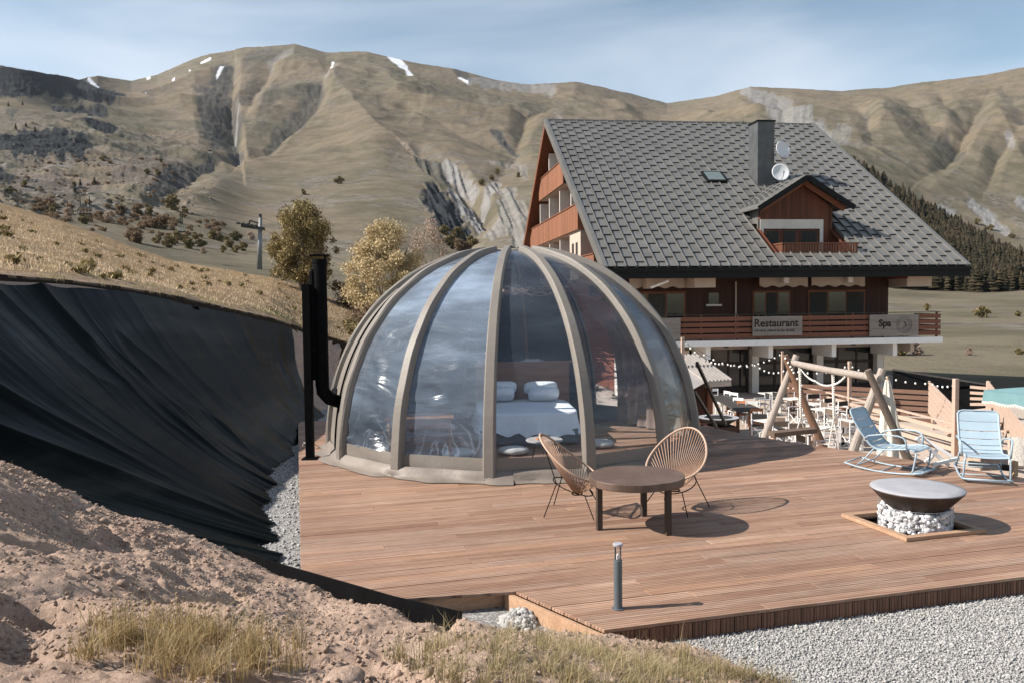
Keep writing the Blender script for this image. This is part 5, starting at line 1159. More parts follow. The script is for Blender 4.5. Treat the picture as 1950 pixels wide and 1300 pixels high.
def woven_chair(loc, rz, label):
    c = empty('woven_chair', loc, rz, label=label, cat='chair', group='woven cord chairs at the round table')
    def hoop(a):
        x = -.04+.36*math.cos(a); return Vector((x-.02, .365*math.sin(a)*(1+.08*math.cos(a)), .655-.27*math.cos(a)+.03*math.cos(2*a)))
    MB().tube([hoop(2*math.pi*i/56) for i in range(56)], .0135, 8, closed=True).build('hoop', M['cordframe'], c, smooth=True)
    mb = MB(); hub = Vector((.03, 0, .255))
    for i in range(52):
        a = 2*math.pi*i/52; p = hoop(a); h = hub+Vector((.035*math.cos(a), .05*math.sin(a), 0)); m = (p+h)/2+Vector((0, 0, -.03)); mb.tube([p, m, h], .0055, 5)
    mb.build('seat', M['cord'], c, smooth=True)
    MB().tube([Vector((.03+.06*math.cos(t), .08*math.sin(t), .245)) for t in [2*math.pi*i/16 for i in range(16)]], .008, 6, closed=True).build('hub_ring', M['black'], c)
    fr = MB(); fr.tube([Vector((-.02+.24*math.cos(t), .25*math.sin(t), .33-.09*math.cos(t))) for t in [2*math.pi*i/28 for i in range(28)]], .007, 6, closed=True); fr.build('under_frame', M['black'], c)
    for sx, sy in ((1, 1), (1, -1), (-1, 1), (-1, -1)):
        top = Vector((-.02+.17*sx, .17*sy, .33-.065*sx)); MB().tube([top, Vector((.30*sx-.02, .31*sy, .012))], .0065, 6).build('leg', M['black'], c)
    mb = MB(); mb.tube([Vector((-.19, .17, .39)), hoop(math.pi-.75)], .006, 5); mb.tube([Vector((-.19, -.17, .39)), hoop(math.pi+.75)], .006, 5); mb.build('back_stay', M['black'], c)
    return c
woven_chair((.74, 9.86, 0), R_(-14), 'woven cord chair on the left side of the round table')
woven_chair((1.98, 10.0, 0), R_(232), 'woven cord chair behind the right side of the round table')
# ------------------------------------------------------------------ bollard lamp
b_ = gz(1177, 1158); bo = empty('bollard_lamp', b_, label='short grey bollard light with glass head near the deck edge', cat='bollard light')
MB().lathe([(.052, 0), (.052, .008), (.036, .008), (.036, .415), (.030, .418)], 24).build('post', M['greymetal'], bo, smooth=False, bevel=.001)
MB().lathe([(.026, .42), (.026, .53)], 20, cap=False).build('glass', M['glass'], bo, smooth=True)
mb = MB()
for i in range(4): a = .5+i*math.pi/2; mb.tube([(.031*math.cos(a), .031*math.sin(a), .418), (.031*math.cos(a), .031*math.sin(a), .535)], .003, 5)
mb.build('bars', M['greymetal'], bo); MB().lathe([(.040, .535), (.042, .54), (.042, .553), (.036, .558)], 24).build('cap', M['slate'], bo)
MB().lathe([(.012, .42), (.013, .45), (.004, .47)], 10).build('lamp', M['bulb'], bo)
# ------------------------------------------------------------------ fire bowl in its gabion ring
gb = empty('gabion_ring', (PIT.x+.04, PIT.y, GZ), DA, label='round wire basket of white stones standing in the deck opening', cat='gabion')
GR, GH = .385, .375; r = np.random.default_rng(17); n = 620; a = r.uniform(0, 6.28, n); z = r.uniform(.02, GH-.01, n); rr_ = GR-.035+r.normal(0, .006, n)
top_n = 160; a2 = r.uniform(0, 6.28, top_n); r2 = GR*np.sqrt(r.uniform(.05, .9, top_n))
pts = np.concatenate([np.stack([rr_*np.cos(a), rr_*np.sin(a), z], -1), np.stack([r2*np.cos(a2), r2*np.sin(a2), np.full(top_n, GH-.03)], -1)])
o = stones('stone_fill', pts, .030, M['whitestone'], None, None, 12, .9); o.parent = gb
mb = MB()
for i in range(44): a = 2*math.pi*i/44; mb.tube([(GR*math.cos(a), GR*math.sin(a), 0), (GR*math.cos(a), GR*math.sin(a), GH+.03)], .0022, 4)
for k in range(5): z = .02+(GH+.01)*k/4; mb.tube([(GR*math.cos(t), GR*math.sin(t), z) for t in [2*math.pi*i/48 for i in range(48)]], .0026, 4, closed=True)
mb.build('wire_mesh', M['wire'], gb)
fb = empty('fire_bowl', (PIT.x+.06, PIT.y, 0), label='wide shallow steel fire bowl with grey lid on the stone ring', cat='fire bowl')
MB().lathe([(.18, .20), (.28, .205), (.33, .235), (.485, .405), (.49, .415), (.02, .416)], 56, cap=False).build('bowl', M['rust'], fb, smooth=True)
MB().lathe([(.490, .417), (.494, .424), (.490, .432), (.40, .440), (.02, .448)], 64).build('lid', M['slate'], fb, smooth=True)
fr = empty('pit_frame', (PIT.x, PIT.y, 0), DA, label='flat square timber frame round the fire bowl opening', cat='timber frame')
w_ = .085; h = PH-.02
for k in range(4):
    mb = MB(); ang = k*math.pi/2; m = Matrix.Rotation(ang, 3, 'Z')
    P = [m @ Vector(p) for p in ((-h-w_, -h-w_, 0), (h+w_, -h-w_, 0), (h, -h, 0), (-h, -h, 0))]; mb.prism([(p.x, p.y) for p in P], .004, .045); mb.build('board', M['lumber'], fr, bevel=.003)
# ------------------------------------------------------------------ blue rocking chairs
def rocker(loc, rz, label):
    c = empty('rocking_chair', loc, rz, label=label, cat='rocking chair', group='pale blue metal rocking chairs'); W = .25
    pf = [(-.47, .93), (-.42, .80), (-.345, .66), (-.27, .54), (-.19, .43), (-.10, .375), (.02, .375), (.16, .40), (.30, .425), (.395, .415), (.425, .385)]
    def at(t):
        i = min(int(t), len(pf)-2); f = t-i; return Vector((pf[i][0]*(1-f)+pf[i+1][0]*f, 0, pf[i][1]*(1-f)+pf[i+1][1]*f))
    mb = MB(); pts = [Vector((x, -W, z)) for x, z in pf]; top = [Vector((-.49, -W+.03, .965)), Vector((-.495, -W+.07, .98)), Vector((-.495, W-.07, .98)), Vector((-.49, W-.03, .965))]
    mb.tube(list(reversed(pts))+top+[Vector((x, W, z)) for x, z in pf], .0125, 8); mb.build('side_frame', M['blue'], c, smooth=True)
    edges = [(-.55, .85), (.9, 1.85), (1.92, 2.8), (2.87, 3.6), (3.67, 4.35), (4.45, 5.3)]; sl2 = [(5.4, 6.1), (6.2, 6.9), (7.0, 7.7), (7.8, 8.5), (8.6, 9.6)]
    for nm, E in (('back_slats', edges), ('seat_slats', sl2)):
        mb = MB()
        for a, b in E:
            rows = []
            for i in range(5):
                t = a+(b-a)*i/4; p = at(max(t, 0)) if t >= 0 else Vector((pf[0][0]+.045*t, 0, pf[0][1]+.08*-t)); d = (at(min(max(t, 0)+.05, 9.9))-at(max(t, 0))).normalized(); nn = Vector((-d.z, 0, d.x)) if nm == 'back_slats' else Vector((-d.z, 0, d.x))
                sag = .018 if nm == 'seat_slats' else .010
                rows.append([p+Vector((0, y, 0))-Vector((0, 0, sag*(1-(y/W)**2))) for y in [(-W+.008)+(2*W-.016)*j/8 for j in range(9)]])
            mb.grid(rows); rows2 = [[p+Vector((-.004, 0, -.006)) for p in rw] for rw in rows]; mb.grid([list(reversed(rw)) for rw in rows2])
        mb.build(nm, M['blue'], c, smooth=True)
    for s in (-1, 1):
        y = s*(W+.03)
        MB().tube([(-.26, s*(W+.012), .52), (-.20, y, .585), (.0, y+s*.03, .635), (.22, y+s*.03, .635), (.285, y+s*.02, .61), (.31, y+s*.01, .56), (.325, y, .38)], .013, 8).build('armrest', M['blue'], c, smooth=True)
        MB().tube([(.425, s*W, .385), (.435, s*(W+.01), .34), (.40, s*(W+.02), .10), (.37, s*(W+.02), .035)], .0125, 8).build('front_leg', M['blue'], c, smooth=True)
        MB().tube([(-.13, s*W, .385), (-.24, s*(W+.015), .22), (-.36, s*(W+.02), .075)], .0115, 8).build('rear_leg', M['blue'], c, smooth=True)
        MB().tube([(-.54+1.04*i/14, s*(W+.02), .013+.16*((i/14-.52))**2*1.6) for i in range(15)], .014, 8).build('rocker', M['blue'], c, smooth=True)
    for x, z, r_ in ((-.54, .085, .012), (.50, .07, .012), (-.05, .018, .009), (-.36, .075, .009)): MB().tube([(x, -W-.02, z), (x, W+.02, z)], r_, 8).build('cross_bar', M['blue'], c, smooth=True)
    mb = MB()
    for i in range(5): mb.box((.36+.03*i, 0, .045), (.022, 2*W, .004))
    mb.build('foot_slats', M['blue'], c)
    c.scale = (1.06, 1.06, .90)
    return c
L1 = gz(1690, 898); rocker((L1.x+.12, L1.y+.15, 0), R_(-47), 'pale blue rocking chair seen side on, left of the other one')
L2 = (gz(1842, 913)+gz(1914, 921))/2; hd = R_(248); rocker((L2.x-.36*math.cos(hd), L2.y-.36*math.sin(hd), 0), hd, 'pale blue rocking chair facing the camera at the right edge of the deck')
# ------------------------------------------------------------------ white folding frame
dk = empty('deckchair_frame', gz(1790, 884), R_(-20), label='bare white wooden deckchair frame lying between the rocking chairs', cat='deckchair')
def D_(x, y, Y=12.35): return gy(x, y, Y)-dk.location
dk.rotation_euler = (0, 0, 0)
for nm, a, b in (('long_bar', (1745, 834, 12.3), (1807, 885, 12.3)), ('long_bar', (1755, 831, 12.75), (1825, 876, 12.6)), ('support_bar', (1767, 879, 12.25), (1784, 856, 12.7)), ('foot_bar', (1775, 884, 12.2), (1826, 872, 12.35)), ('support_bar', (1762, 880, 12.5), (1778, 862, 12.5))):
    MB().beam(D_(*a), D_(*b), .035, .05).build(nm, M['whitepaint'], dk, bevel=.004)
MB().beam(D_(1745, 834, 12.3), D_(1755, 831, 12.75), .03, .03).build('cross_bar', M['whitepaint'], dk)
# ------------------------------------------------------------------ log swing
def log(p0, p1, r0, r1, nm, mt, par):
    p0, p1 = Vector(p0), Vector(p1); n = 12; a = (p1-p0).orthogonal().normalized(); P = []; rs = []
    for i in range(n+1):
        t = i/n; P.append(p0.lerp(p1, t)+a*.02*math.sin(t*5+p0.x*3)); rs.append((r0*(1-t)+r1*t)*(1+.05*math.sin(t*17+p0.y)))
    return MB().tube(P, rs, 12).build(nm, mt, par, smooth=False)
TA, TB = gy(1503, 689, 23.3), gy(1676, 722, 18.1); sw = empty('log_swing', ((TA.x+TB.x)/2, (TA.y+TB.y)/2, TZ), label='tall swing frame of peeled logs behind the deck, weathered and leaning', cat='swing'); so_ = Vector(sw.location)
def S_(p): return Vector(p)-so_
def base(x0, y0, x1, y1, Y):                        # leg through two sighted points, down to the terrace
    a, b = gy(x0, y0, Y), gy(x1, y1, Y); t = (TZ+.0-a.z)/(b.z-a.z); return a, a.lerp(b, t)
a, b = base(1517, 676, 1455, 832, 23.3); log(S_(a+(a-b).normalized()*.0), S_(b), .085, .11, 'leg', M['log'], sw)
a, b = base(1494, 677, 1566, 846, 23.1); log(S_(a), S_(b), .085, .12, 'leg', M['log_brown'], sw)
a, b = base(1681, 702, 1625, 856, 18.3); log(S_(a), S_(b), .085, .11, 'leg', M['log'], sw)
a, b = base(1652, 704, 1727, 868, 18.0); log(S_(a), S_(b), .075, .10, 'leg', M['log_dark'], sw)
log(S_(TA), S_(TB), .085, .085, 'top_beam', M['log'], sw)
for i, (x, t, x1, x2) in enumerate(((1524, .14, 1507, 1541), (1587, .54, 1572, 1601))):
    p = TA.lerp(TB, t); Y = p.y; kn = gy(x+1, 793, Y); e1 = gy(x1, 866, Y-.1); e2 = gy(x2, 866, Y+.1); e1.z = e2.z = TZ+.45
    mb = MB(); mb.tube([S_(p+Vector((0, 0, -.05))), S_(kn)], .028, 6); mb.tube([S_(kn), S_(e1)], .016, 5); mb.tube([S_(kn), S_(e2)], .016, 5); mb.build('rope', M['rope'], sw)
    mb = MB(); mb.beam(S_(e1), S_(e2), .30, .03); mb.build('seat', M['lumber'], sw)
# ------------------------------------------------------------------ string lights
bulb_me = None
def string(label, pts, n, r=.045, cable=True, sag=0.0, wire=M['black'], drop=.05, group='festoon lights over the terrace'):
    global bulb_me
    P = [Vector(p) for p in pts]; o = empty('string_lights', P[0], label=label, cat='string lights', group=group); o0 = Vector(P[0])
    dense = []
    for i in range(len(P)-1):
        m = 16
        for k in range(m+(i == len(P)-2)):
            t = k/m; dense.append(P[i].lerp(P[i+1], t)-Vector((0, 0, sag*4*t*(1-t))))
    MB().tube([p-o0 for p in dense], .008, 5).build('cable', wire, o)
    for i in range(n):
        t = (i+.5)/n*(len(dense)-1); k = min(int(t), len(dense)-2); p = dense[k].lerp(dense[k+1], t-k)-o0-Vector((0, 0, drop))
        if bulb_me is None:
            b = MB(); rows = [[(math.sin(v)*math.cos(a), math.sin(v)*math.sin(a), -math.cos(v)*1.15) for a in [2*math.pi*q/8 for q in range(9)]] for v in [math.pi*j/6 for j in range(7)]]
            bo_ = b.grid(rows).build('bulb', M['bulb'], o, smooth=True); bulb_me = bo_.data
        else: bo_ = bpy.data.objects.new('bulb', bulb_me); COL.objects.link(bo_); bo_.parent = o
        bo_.location = p; bo_.scale = (r*.52, r*.52, r*.52)
tA, tB, tC = gy(1490, 673, 35.8), gy(1618, 693, 29.9), gy(1820, 727, 23.6)
hA = gy(1302, 646, 27.2)
string('upper festoon running from the hut post to the far rail post', [hA, gy(1380, 690, 31), tA+Vector((0, 0, .05))], 20, .075, sag=.25)
string('lower slack festoon hanging in front of the restaurant windows', [gy(1332, 668, 28), gy(1440, 693, 32), gy(1500, 700, 30), tB], 20, .07, sag=.22)
string('festoon from the middle rail post down towards the stairs', [tB, gy(1680, 712, 27), gy(1772, 727, 25.5), tC+Vector((0, 0, -.03))], 15, .06, sag=.08)
string('bead garland looped under the swing beam', [TA.lerp(TB, .16)+Vector((0, 0, -.1)), gy(1553, 723, 21.6), gy(1585, 730, 20.6), gy(1616, 706, 19.5)], 34, .05, sag=.06, drop=.03, group='garlands on the log swing')
for i, (t, x, lab) in enumerate(((.14, 1524, 'bead garland twisted round the left swing rope'), (.54, 1587, 'bead garland twisted round the right swing rope'))):
    p = TA.lerp(TB, t); string(lab, [p+Vector((.03, -.03, -.05)), gy(x+1, 790, p.y-.03)], 22, .026, drop=0, group='garlands on the log swing')
string('few bulbs wound round the left swing legs', [gy(1493, 678, 23), gy(1505, 697, 22.9), gy(1512, 710, 22.9), gy(1530, 740, 22.9)], 7, .06, drop=0, group='garlands on the log swing')
# ------------------------------------------------------------------ rail posts and railing
for p, lab, w in ((tA, 'tall thin lamp post at the far end of the terrace rail', .09), (tB, 'tall lamp post halfway along the terrace rail behind the swing', .11), (tC, 'tallest timber lamp post at the near end of the terrace rail', .13)):
    o = empty('lamp_post', (p.x, p.y, TZ), .2, label=lab, cat='post', group='timber posts carrying the festoon lights'); MB().box((0, 0, (p.z-TZ)/2+.05), (w, w, p.z-TZ+.1)).build('shaft', M['lumber_pale'], o, bevel=.006)
rl_ = empty('terrace_railing', (12.0, 30, TZ), label='sloping pale timber railing with wide slats along the terrace', cat='railing'); ro = Vector(rl_.location)
ra = Vector((11.75, 35.7, 0)); rb = Vector((12.35, 29.8, 0)); rc = Vector((12.85, 23.5, 0)); ra = Vector((tA.x, tA.y, 0)); rb = Vector((tB.x, tB.y, 0)); rc = Vector((tC.x, tC.y, 0))
for a, b in ((ra, rb), (rb, rc)):
    for nm, z, hh in ((('handrail', .93, .05), ('slat', .74, .10)) if a is ra else (('handrail', .93, .05), ('slat', .70, .12), ('slat', .44, .12), ('slat', .18, .12))):
        MB().beam(a-ro+Vector((0, 0, TZ+z)), b-ro+Vector((0, 0, TZ+z)), .10 if nm == 'handrail' else .03, hh).build(nm, M['lumber_pale'], rl_)
for a, b in ((ra, rb), (rb, rc)):
    p = a.lerp(b, .5)-ro; MB().box((p.x, p.y, .45), (.08, .08, .9)).build('post', M['lumber_pale'], rl_)
# brown slatted fence beyond
f0_, f1_ = gy(1500, 727, 32.5), gy(1778, 727, 29.5); fl_ = (f1_-f0_).length
fe = empty('slatted_fence', ((f0_.x+f1_.x)/2, (f0_.y+f1_.y)/2, TZ), math.atan2(f1_.y-f0_.y, f1_.x-f0_.x), label='reddish brown fence of wide horizontal boards beyond the swing', cat='fence')
for i in range(6): MB().box((0, 0, .10+i*.205), (fl_, .04, .145)).build('board', M['fence'], fe)
for x in (-fl_/2+.1, -1.0, 1.0, fl_/2-.1): MB().box((x, .07, .62), (.09, .08, 1.25)).build('post', M['fence'], fe)
# ------------------------------------------------------------------ stairs on the right
sv = empty('timber_stairs', gy(1850, 800, 23), label='open timber stairs with boarded sides descending at the right', cat='stairs'); s0 = Vector(sv.location)
def V_(x, y, Y): return gy(x, y, Y)-s0
lt, lb = (1769, 727, 28.5), (1868, 828, 21.5); rt, rb_ = (1881, 728, 26.5), (1990, 868, 19.0)
MB().beam(V_(*lt), V_(*lb), .06, .09).build('handrail', M['lumber_pale'], sv)
for i in range(5):
    d = Vector((0, 0, -.20*(i+1)+.02)); MB().beam(V_(*lt)+d, V_(*lb)+d, .03, .165).build('side_board', M['lumber_pale'], sv)
for i in range(5):
    d = Vector((0, 0, -.20*(i)-.02)); MB().beam(V_(*rt)+d, V_(*rb_)+d, .03, .18).build('side_board', M['lumber_pale'], sv)
for i in range(7):
    t = .22+.11*i; a = V_(*lt).lerp(V_(*lb), t)+Vector((0, 0, -.75)); b = V_(*rt).lerp(V_(*rb_), t-.08)+Vector((0, 0, -.55)); MB().beam(a, b, .28, .045).build('tread', M['lumber_pale'], sv)
for x, y, Y, h in ((1778, 736, 28.2, 1.6), (1839, 800, 22.8, 1.0), (1882, 728, 26.6, 1.7)):
    p = V_(x, y, Y); MB().box((p.x, p.y, p.z-h/2+.05), (.09, .09, h)).build('post', M['lumber_pale'], sv)
f2 = empty('side_fence', gy(1858, 752, 29), label='short slatted fence joining the stairs to the dark shade screen', cat='fence'); o2 = Vector(f2.location)
for i in range(4):
    a, b = gy(1848, 736+i*11, 29.5)-o2, gy(1882, 739+i*10, 26.8)-o2; MB().beam(a, b, .03, .10).build('slat', M['lumber_pale'], f2)
ds = empty('shade_screen', gy(1790, 740, 31.5), label='black shade screen sloping behind the stairs below the grassy hill', cat='screen'); o3 = Vector(ds.location)
MB().extr([gy(1700, 704, 33)-o3, gy(1770, 713, 32.5)-o3, gy(1882, 733, 30)-o3, gy(1882, 800, 30)-o3, gy(1700, 800, 33)-o3], (.05, .12, 0)).build('screen_cloth', M['black'], ds)
MB().beam(gy(1700, 703, 32.9)-o3, gy(1884, 732, 29.9)-o3, .06, .06).build('top_rail', M['darkmetal'], ds)
# turquoise parasol at the right edge
pz = empty('parasol', gy(1975, 900, 16.0), label='turquoise fringed parasol canopy cut off by the right edge', cat='parasol'); o4 = Vector(pz.location); cpx = gy(2000, 742, 16.0)-o4
sqk = lambda a: (abs(math.cos(a))**9+abs(math.sin(a))**9)**(-1/9)
mb = MB(); rows = []
for r0_, z in ((.03, .06), (.45, .02), (.86, -.05), (.88, -.24)):
    rows.append([cpx+Vector((r0_*math.cos(a+.3)*sqk(a), r0_*math.sin(a+.3)*sqk(a), z-.03*(r0_ > .87)*(abs(math.sin(6*a)))))for a in [2*math.pi*i/72 for i in range(73)]])
mb.grid(rows).build('canopy', M['turq'], pz, smooth=False)
mb = MB(); zz = cpx.z-.32
fr_ = []
for i in range(181):
    a = 2*math.pi*i/180; p = cpx+Vector((.885*sqk(a)*math.cos(a+.3), .885*sqk(a)*math.sin(a+.3), -.235-.03*abs(math.sin(6*a)))); fr_.append([p, p-Vector((0, 0, .03+.035*(i % 2)))])
mb.grid(fr_)
mb.build('fringe', M['creamcloth'], pz); mb = MB(); mb.tube([cpx, (cpx.x, cpx.y, -2.2)], .02, 8); mb.build('pole', M['lumber_pale'], pz)
# cream deckchair and timber behind the right rocking chair
cd = empty('canvas_deckchair', gz(1938, 905, -.25), label='deckchair with cream canvas half hidden behind the right rocking chair', cat='deckchair'); o5 = Vector(cd.location)
rows = [[gy(1918+6*j/2, 833+54*i/6, 13.6-.15*i/6)-o5 if False else gy(1920+15*j, 833+9.5*i-(3 if j == 1 else 0), 13.6-.06*i)-o5 for j in range(3)] for i in range(7)]
MB().grid(rows).build('canvas', M['creamcloth'], cd, smooth=True)
for x in (1920, 1951): MB().beam(gy(x, 826, 13.65)-o5, gy(x+4, 905, 13.2)-o5, .035, .05).build('side_bar', M['lumber_pale'], cd)
mb = MB(); mb.beam(gy(1918, 886, 13.2)-o5, gy(1956, 888, 13.2)-o5, .03, .03); mb.build('cross_bar', M['lumber_pale'], cd)
kp = empty('timber_kerb', gz(1880, 896), label='low timber edging with a stub post behind the right rocking chair', cat='edging'); o6 = Vector(kp.location)
MB().beam(gy(1846, 882, 12.6)-o6, gy(1932, 891, 12.0)-o6, .06, .09).build('rail', M['darkmetal'], kp); p = gz(1930, 903)-o6; MB().box((p.x, p.y, .09), (.08, .08, .22), .3).build('stub_post', M['lumber'], kp)
# folded cream parasol by the swing
fp = empty('folded_parasol', gy(1700, 870, 19.4), label='closed cream parasol leaning beside the right swing legs', cat='parasol'); o7 = Vector(fp.location); mb = MB(); rows = []
tp_, bt_ = gy(1690, 722, 19.5)-o7, gy(1698, 885, 19.2)-o7
for j in range(15):
    t = j/14; c = tp_.lerp(bt_, t); R0 = .05+.30*t**.8; rows.append([c+Vector((R0*(1+.22*math.sin(7*a+t*2))*math.cos(a)*.85, R0*(1+.22*math.sin(7*a+t*2))*math.sin(a)*.6, 0)) for a in [2*math.pi*i/56 for i in range(57)]])
mb.grid(rows).build('cover', M['creamcloth'], fp, smooth=True); MB().tube([tp_+Vector((0, 0, .08)), bt_-Vector((0, 0, .6))], .025, 8).build('pole', M['lumber'], fp)
# ------------------------------------------------------------------ hut, brazier, long table
ht = empty('small_hut', (5.3, 27.0, TZ), HA, label='small brown hut with a pale corrugated metal roof beside the dome', cat='hut'); o8 = Vector(ht.location); mi = Matrix.Rotation(-HA, 3, 'Z')
def T_(p): return mi @ (Vector(p)-o8)
A1, A2, A3, A4 = T_(gy(1270, 676, 28.4)), T_(gy(1326, 676, 28.4)), T_(gy(1392, 724, 26.6)), T_(gy(1344, 727, 26.4)); 
mb = MB(); mb.add([A1, A2, A3, A4, A1-Vector((0, 0, .06)), A2-Vector((0, 0, .06)), A3-Vector((0, 0, .06)), A4-Vector((0, 0, .06))], [(0, 3, 2, 1), (4, 5, 6, 7), (0, 1, 5, 4), (1, 2, 6, 5), (2, 3, 7, 6), (3, 0, 4, 7)])
A5 = T_(gy(1300, 752, 25.5)); mb.add([A1, A4, A5, T_(gy(1240, 700, 27.5))], [(0, 1, 2, 3)])
n = 7
for i in range(n+1): mb.beam(A1.lerp(A2, i/n)+Vector((0, 0, .03)), A4.lerp(A3, i/n)+Vector((0, -.02, .03)), .05, .06)
mb.build('roof', simple('pale_sheet_metal', (.36, .33, .31), .5, .2, var=.15, scale=3), ht)
MB().beam(A4-Vector((0, 0, .10)), A3-Vector((0, 0, .10)), .05, .14).build('fascia', M['cream'], ht)
p = T_(gy(1350, 740, 26.7)); mb = MB(); mb.b2((-1.2, p.y+.05, 0), (p.x, p.y+1.8, A4.z-.16)); mb.build('wall', M['cladding'], ht)
mb = MB(); mb.box((p.x+.02, p.y, (A4.z-.1)/2), (.14, .14, A4.z-.12)); mb.build('corner_post', M['rafter'], ht)
hp_ = T_(gy(1300, 642, 27.4)); MB().beam((hp_.x, hp_.y, .0), hp_, .10, .10).build('lamp_pole', M['lumber_pale'], ht)
bp = gy(1368, 812, 24.5); br = empty('brazier', (bp.x, bp.y, TZ), label='round black brazier with ring top on a dark box next to the hut', cat='brazier')
MB().lathe([(.10, .82), (.35, .88), (.58, 1.02), (.60, 1.04), (.57, 1.05), (.30, 1.03), (.02, 1.0)], 32).build('bowl', M['darkmetal'], br, smooth=False)
MB().lathe([(.42, 1.052), (.60, 1.055), (.60, 1.062), (.42, 1.06)], 32, cap=False).build('ring_top', M['slate'], br)
MB().box((0, 0, .41), (.85, .85, .82), .2).build('box_base', simple('brown_box_steel', (.045, .022, .018), .7), br, bevel=.01)
lp = [gy(1352, 752, 31.5), gy(1392, 752, 31.5), gy(1452, 779, 26.5), gy(1405, 781, 26.3)]; lc = sum(lp, Vector())/4
lt_ = empty('long_table', (lc.x, lc.y, TZ), label='long black banqueting table stretching away from the brazier', cat='table'); zt = -1.28
P = [gz(1350, 753, zt), gz(1385, 751, zt), gz(1449, 777, zt), gz(1408, 783, zt)]
MB().prism([(q.x-lc.x, q.y-lc.y) for q in P], zt-TZ-.05, zt-TZ).build('tabletop', M['darktable'], lt_, bevel=.01)
for q in P: d = Vector((lc.x, lc.y, 0))-Vector((q.x, q.y, 0)); d.normalize(); MB().box((q.x-lc.x+d.x*.35, q.y-lc.y+d.y*.35, .36), (.10, .10, .72)).build('leg', M['rafter'], lt_)
# plain slat back chairs round it
def plain_chair(mt, name='wooden_chair'):
    c = empty(name, (0, 0, 0), label='x', cat='chair', group='chairs at the long black table'); MB().box((0, 0, .45), (.42, .42, .035)).build('seat', mt, c)
    mb = MB(); mb.box((-.20, 0, .86), (.025, .42, .10)); mb.box((-.20, 0, .64), (.02, .42, .06)); mb.build('backrest', mt, c)
    for sx, sy in ((-1, -1), (-1, 1), (1, -1), (1, 1)): MB().box((.195*sx, .195*sy, .45 if sx < 0 else .215), (.035, .035, .90 if sx < 0 else .43)).build('leg', mt, c)
    return c
CH1 = plain_chair(M['whitepaint'])
ORG = simple('orange_wood', (.42, .17, .08), .6)
lst = [((1377, 745), 'white slat chair at the far end of the long black table', 0), ((1391, 748), 'second white slat chair from the far end of the black table', 0), ((1401, 758), 'white ladder back chair halfway along the far side of the black table', 0), ((1412, 764), 'orange wooden chair halfway along the black table', 1), ((1431, 765), 'white slat chair third from the near end of the black table', 0), ((1443, 779), 'orange wooden chair at the near corner of the black table', 1), ((1362, 741), 'white slat chair hardly visible under the hut eave', 0)]
CH2 = None
for i, ((x, y), lab, kind) in enumerate(lst):
    q = gz(x, y, TZ+.9)
    if kind and CH2 is None: CH2 = plain_chair(ORG); o = CH2; o.location = (q.x, q.y, TZ)
    elif kind: o = dup(CH2, (q.x, q.y, TZ))
    elif i == 0: o = CH1; o.location = (q.x, q.y, TZ)
    else: o = dup(CH1, (q.x, q.y, TZ))
    o.rotation_euler = (0, 0, R_(200+13*i)); o['label'] = lab
bt = empty('bottle_pair', gz(1350, 790, TZ+1.0), label='two pale bottles standing on the brazier side shelf', cat='bottles'); bt.location = (bp.x-.75, bp.y+.1, TZ+.9)
for x in (0, .12): MB().lathe([(.04, 0), (.045, .2), (.015, .28), (.015, .33)], 10, (x, 0, 0)).build('bottle', M['bulb'], bt)
MB().box((.05, 0, -.45), (.35, .3, .88)).build('shelf', M['rafter'], bt)
# ------------------------------------------------------------------ terrace tables and director chairs
def director(cloth, grp):
    c = empty('director_chair', (0, 0, 0), label='x', cat='chair', group=grp); W = .25
    mb = MB(); mb.box((0, 0, .46), (.42, .46, .015)); mb.build('seat', cloth, c); mb = MB(); mb.box((-.21, 0, .79), (.02, .50, .17)); mb.build('backrest', cloth, c)
    for s in (-1, 1):
        mb = MB(); y = s*W; mb.box((-.21, y, .67), (.03, .03, .42)); mb.box((.21, y, .56), (.03, .03, .20)); mb.box((0, y, .665), (.47, .05, .022)); mb.box((0, y, .46), (.44, .03, .03)); mb.box((0, y, .02), (.46, .035, .035)); mb.box((-.21, y, .24), (.03, .03, .44)); mb.box((.21, y, .24), (.03, .03, .44)); mb.box((0, y, .25), (.42, .025, .025)); mb.build('side_frame', M['whitepaint'], c)
    mb = MB()
    for x in (-.16, .16): mb.beam((x, -W, .05), (x, W, .44), .03, .02); mb.beam((x+.022, W, .05), (x+.022, -W, .44), .03, .02)
    mb.build('cross_legs', M['whitepaint'], c); return c
def wtable():
    t = empty('white_table', (0, 0, 0), label='x', cat='table', group='pale square tables on the terrace'); MB().box((0, 0, .735), (.75, .75, .03)).build('tabletop', M['white'], t, bevel=.004)
    mb = MB(); mb.lathe([(.03, .02), (.03, .72)], 8); mb.box((0, 0, .715), (.4, .4, .02)); mb.build('pedestal', M['black'], t)
    mb = MB(); mb.box((0, 0, .02), (.55, .07, .03)); mb.box((0, 0, .045), (.07, .55, .02)); mb.build('foot', M['black'], t); return t
T1 = wtable(); tabs = [((1468, 748), 'pale square table farthest away, at the foot of the white column'), ((1512, 758), 'pale square table seen between the left swing legs, behind the brown log'), ((1468, 800), 'pale square table nearest the long black table, left of the swing leg'), ((1572, 778), 'pale square table right of the brown swing log, in the middle rows'), ((1545, 768), 'pale square table just above the one right of the brown log'), ((1552, 812), 'pale square table nearest the deck, under the swing seats'), ((1606, 800), 'pale square table next to the back of the left rocking chair')]
for i, ((x, y), lab) in enumerate(tabs):
    q = gz(x, y, TZ+.75); o = T1 if i == 0 else dup(T1, q); o.location = (q.x, q.y, TZ); o.rotation_euler = (0, 0, .2+.1*i); o['label'] = lab
D1 = director(M['blackcloth'], 'director chairs on the terrace'); D2 = director(M['taupecloth'], 'director chairs on the terrace')
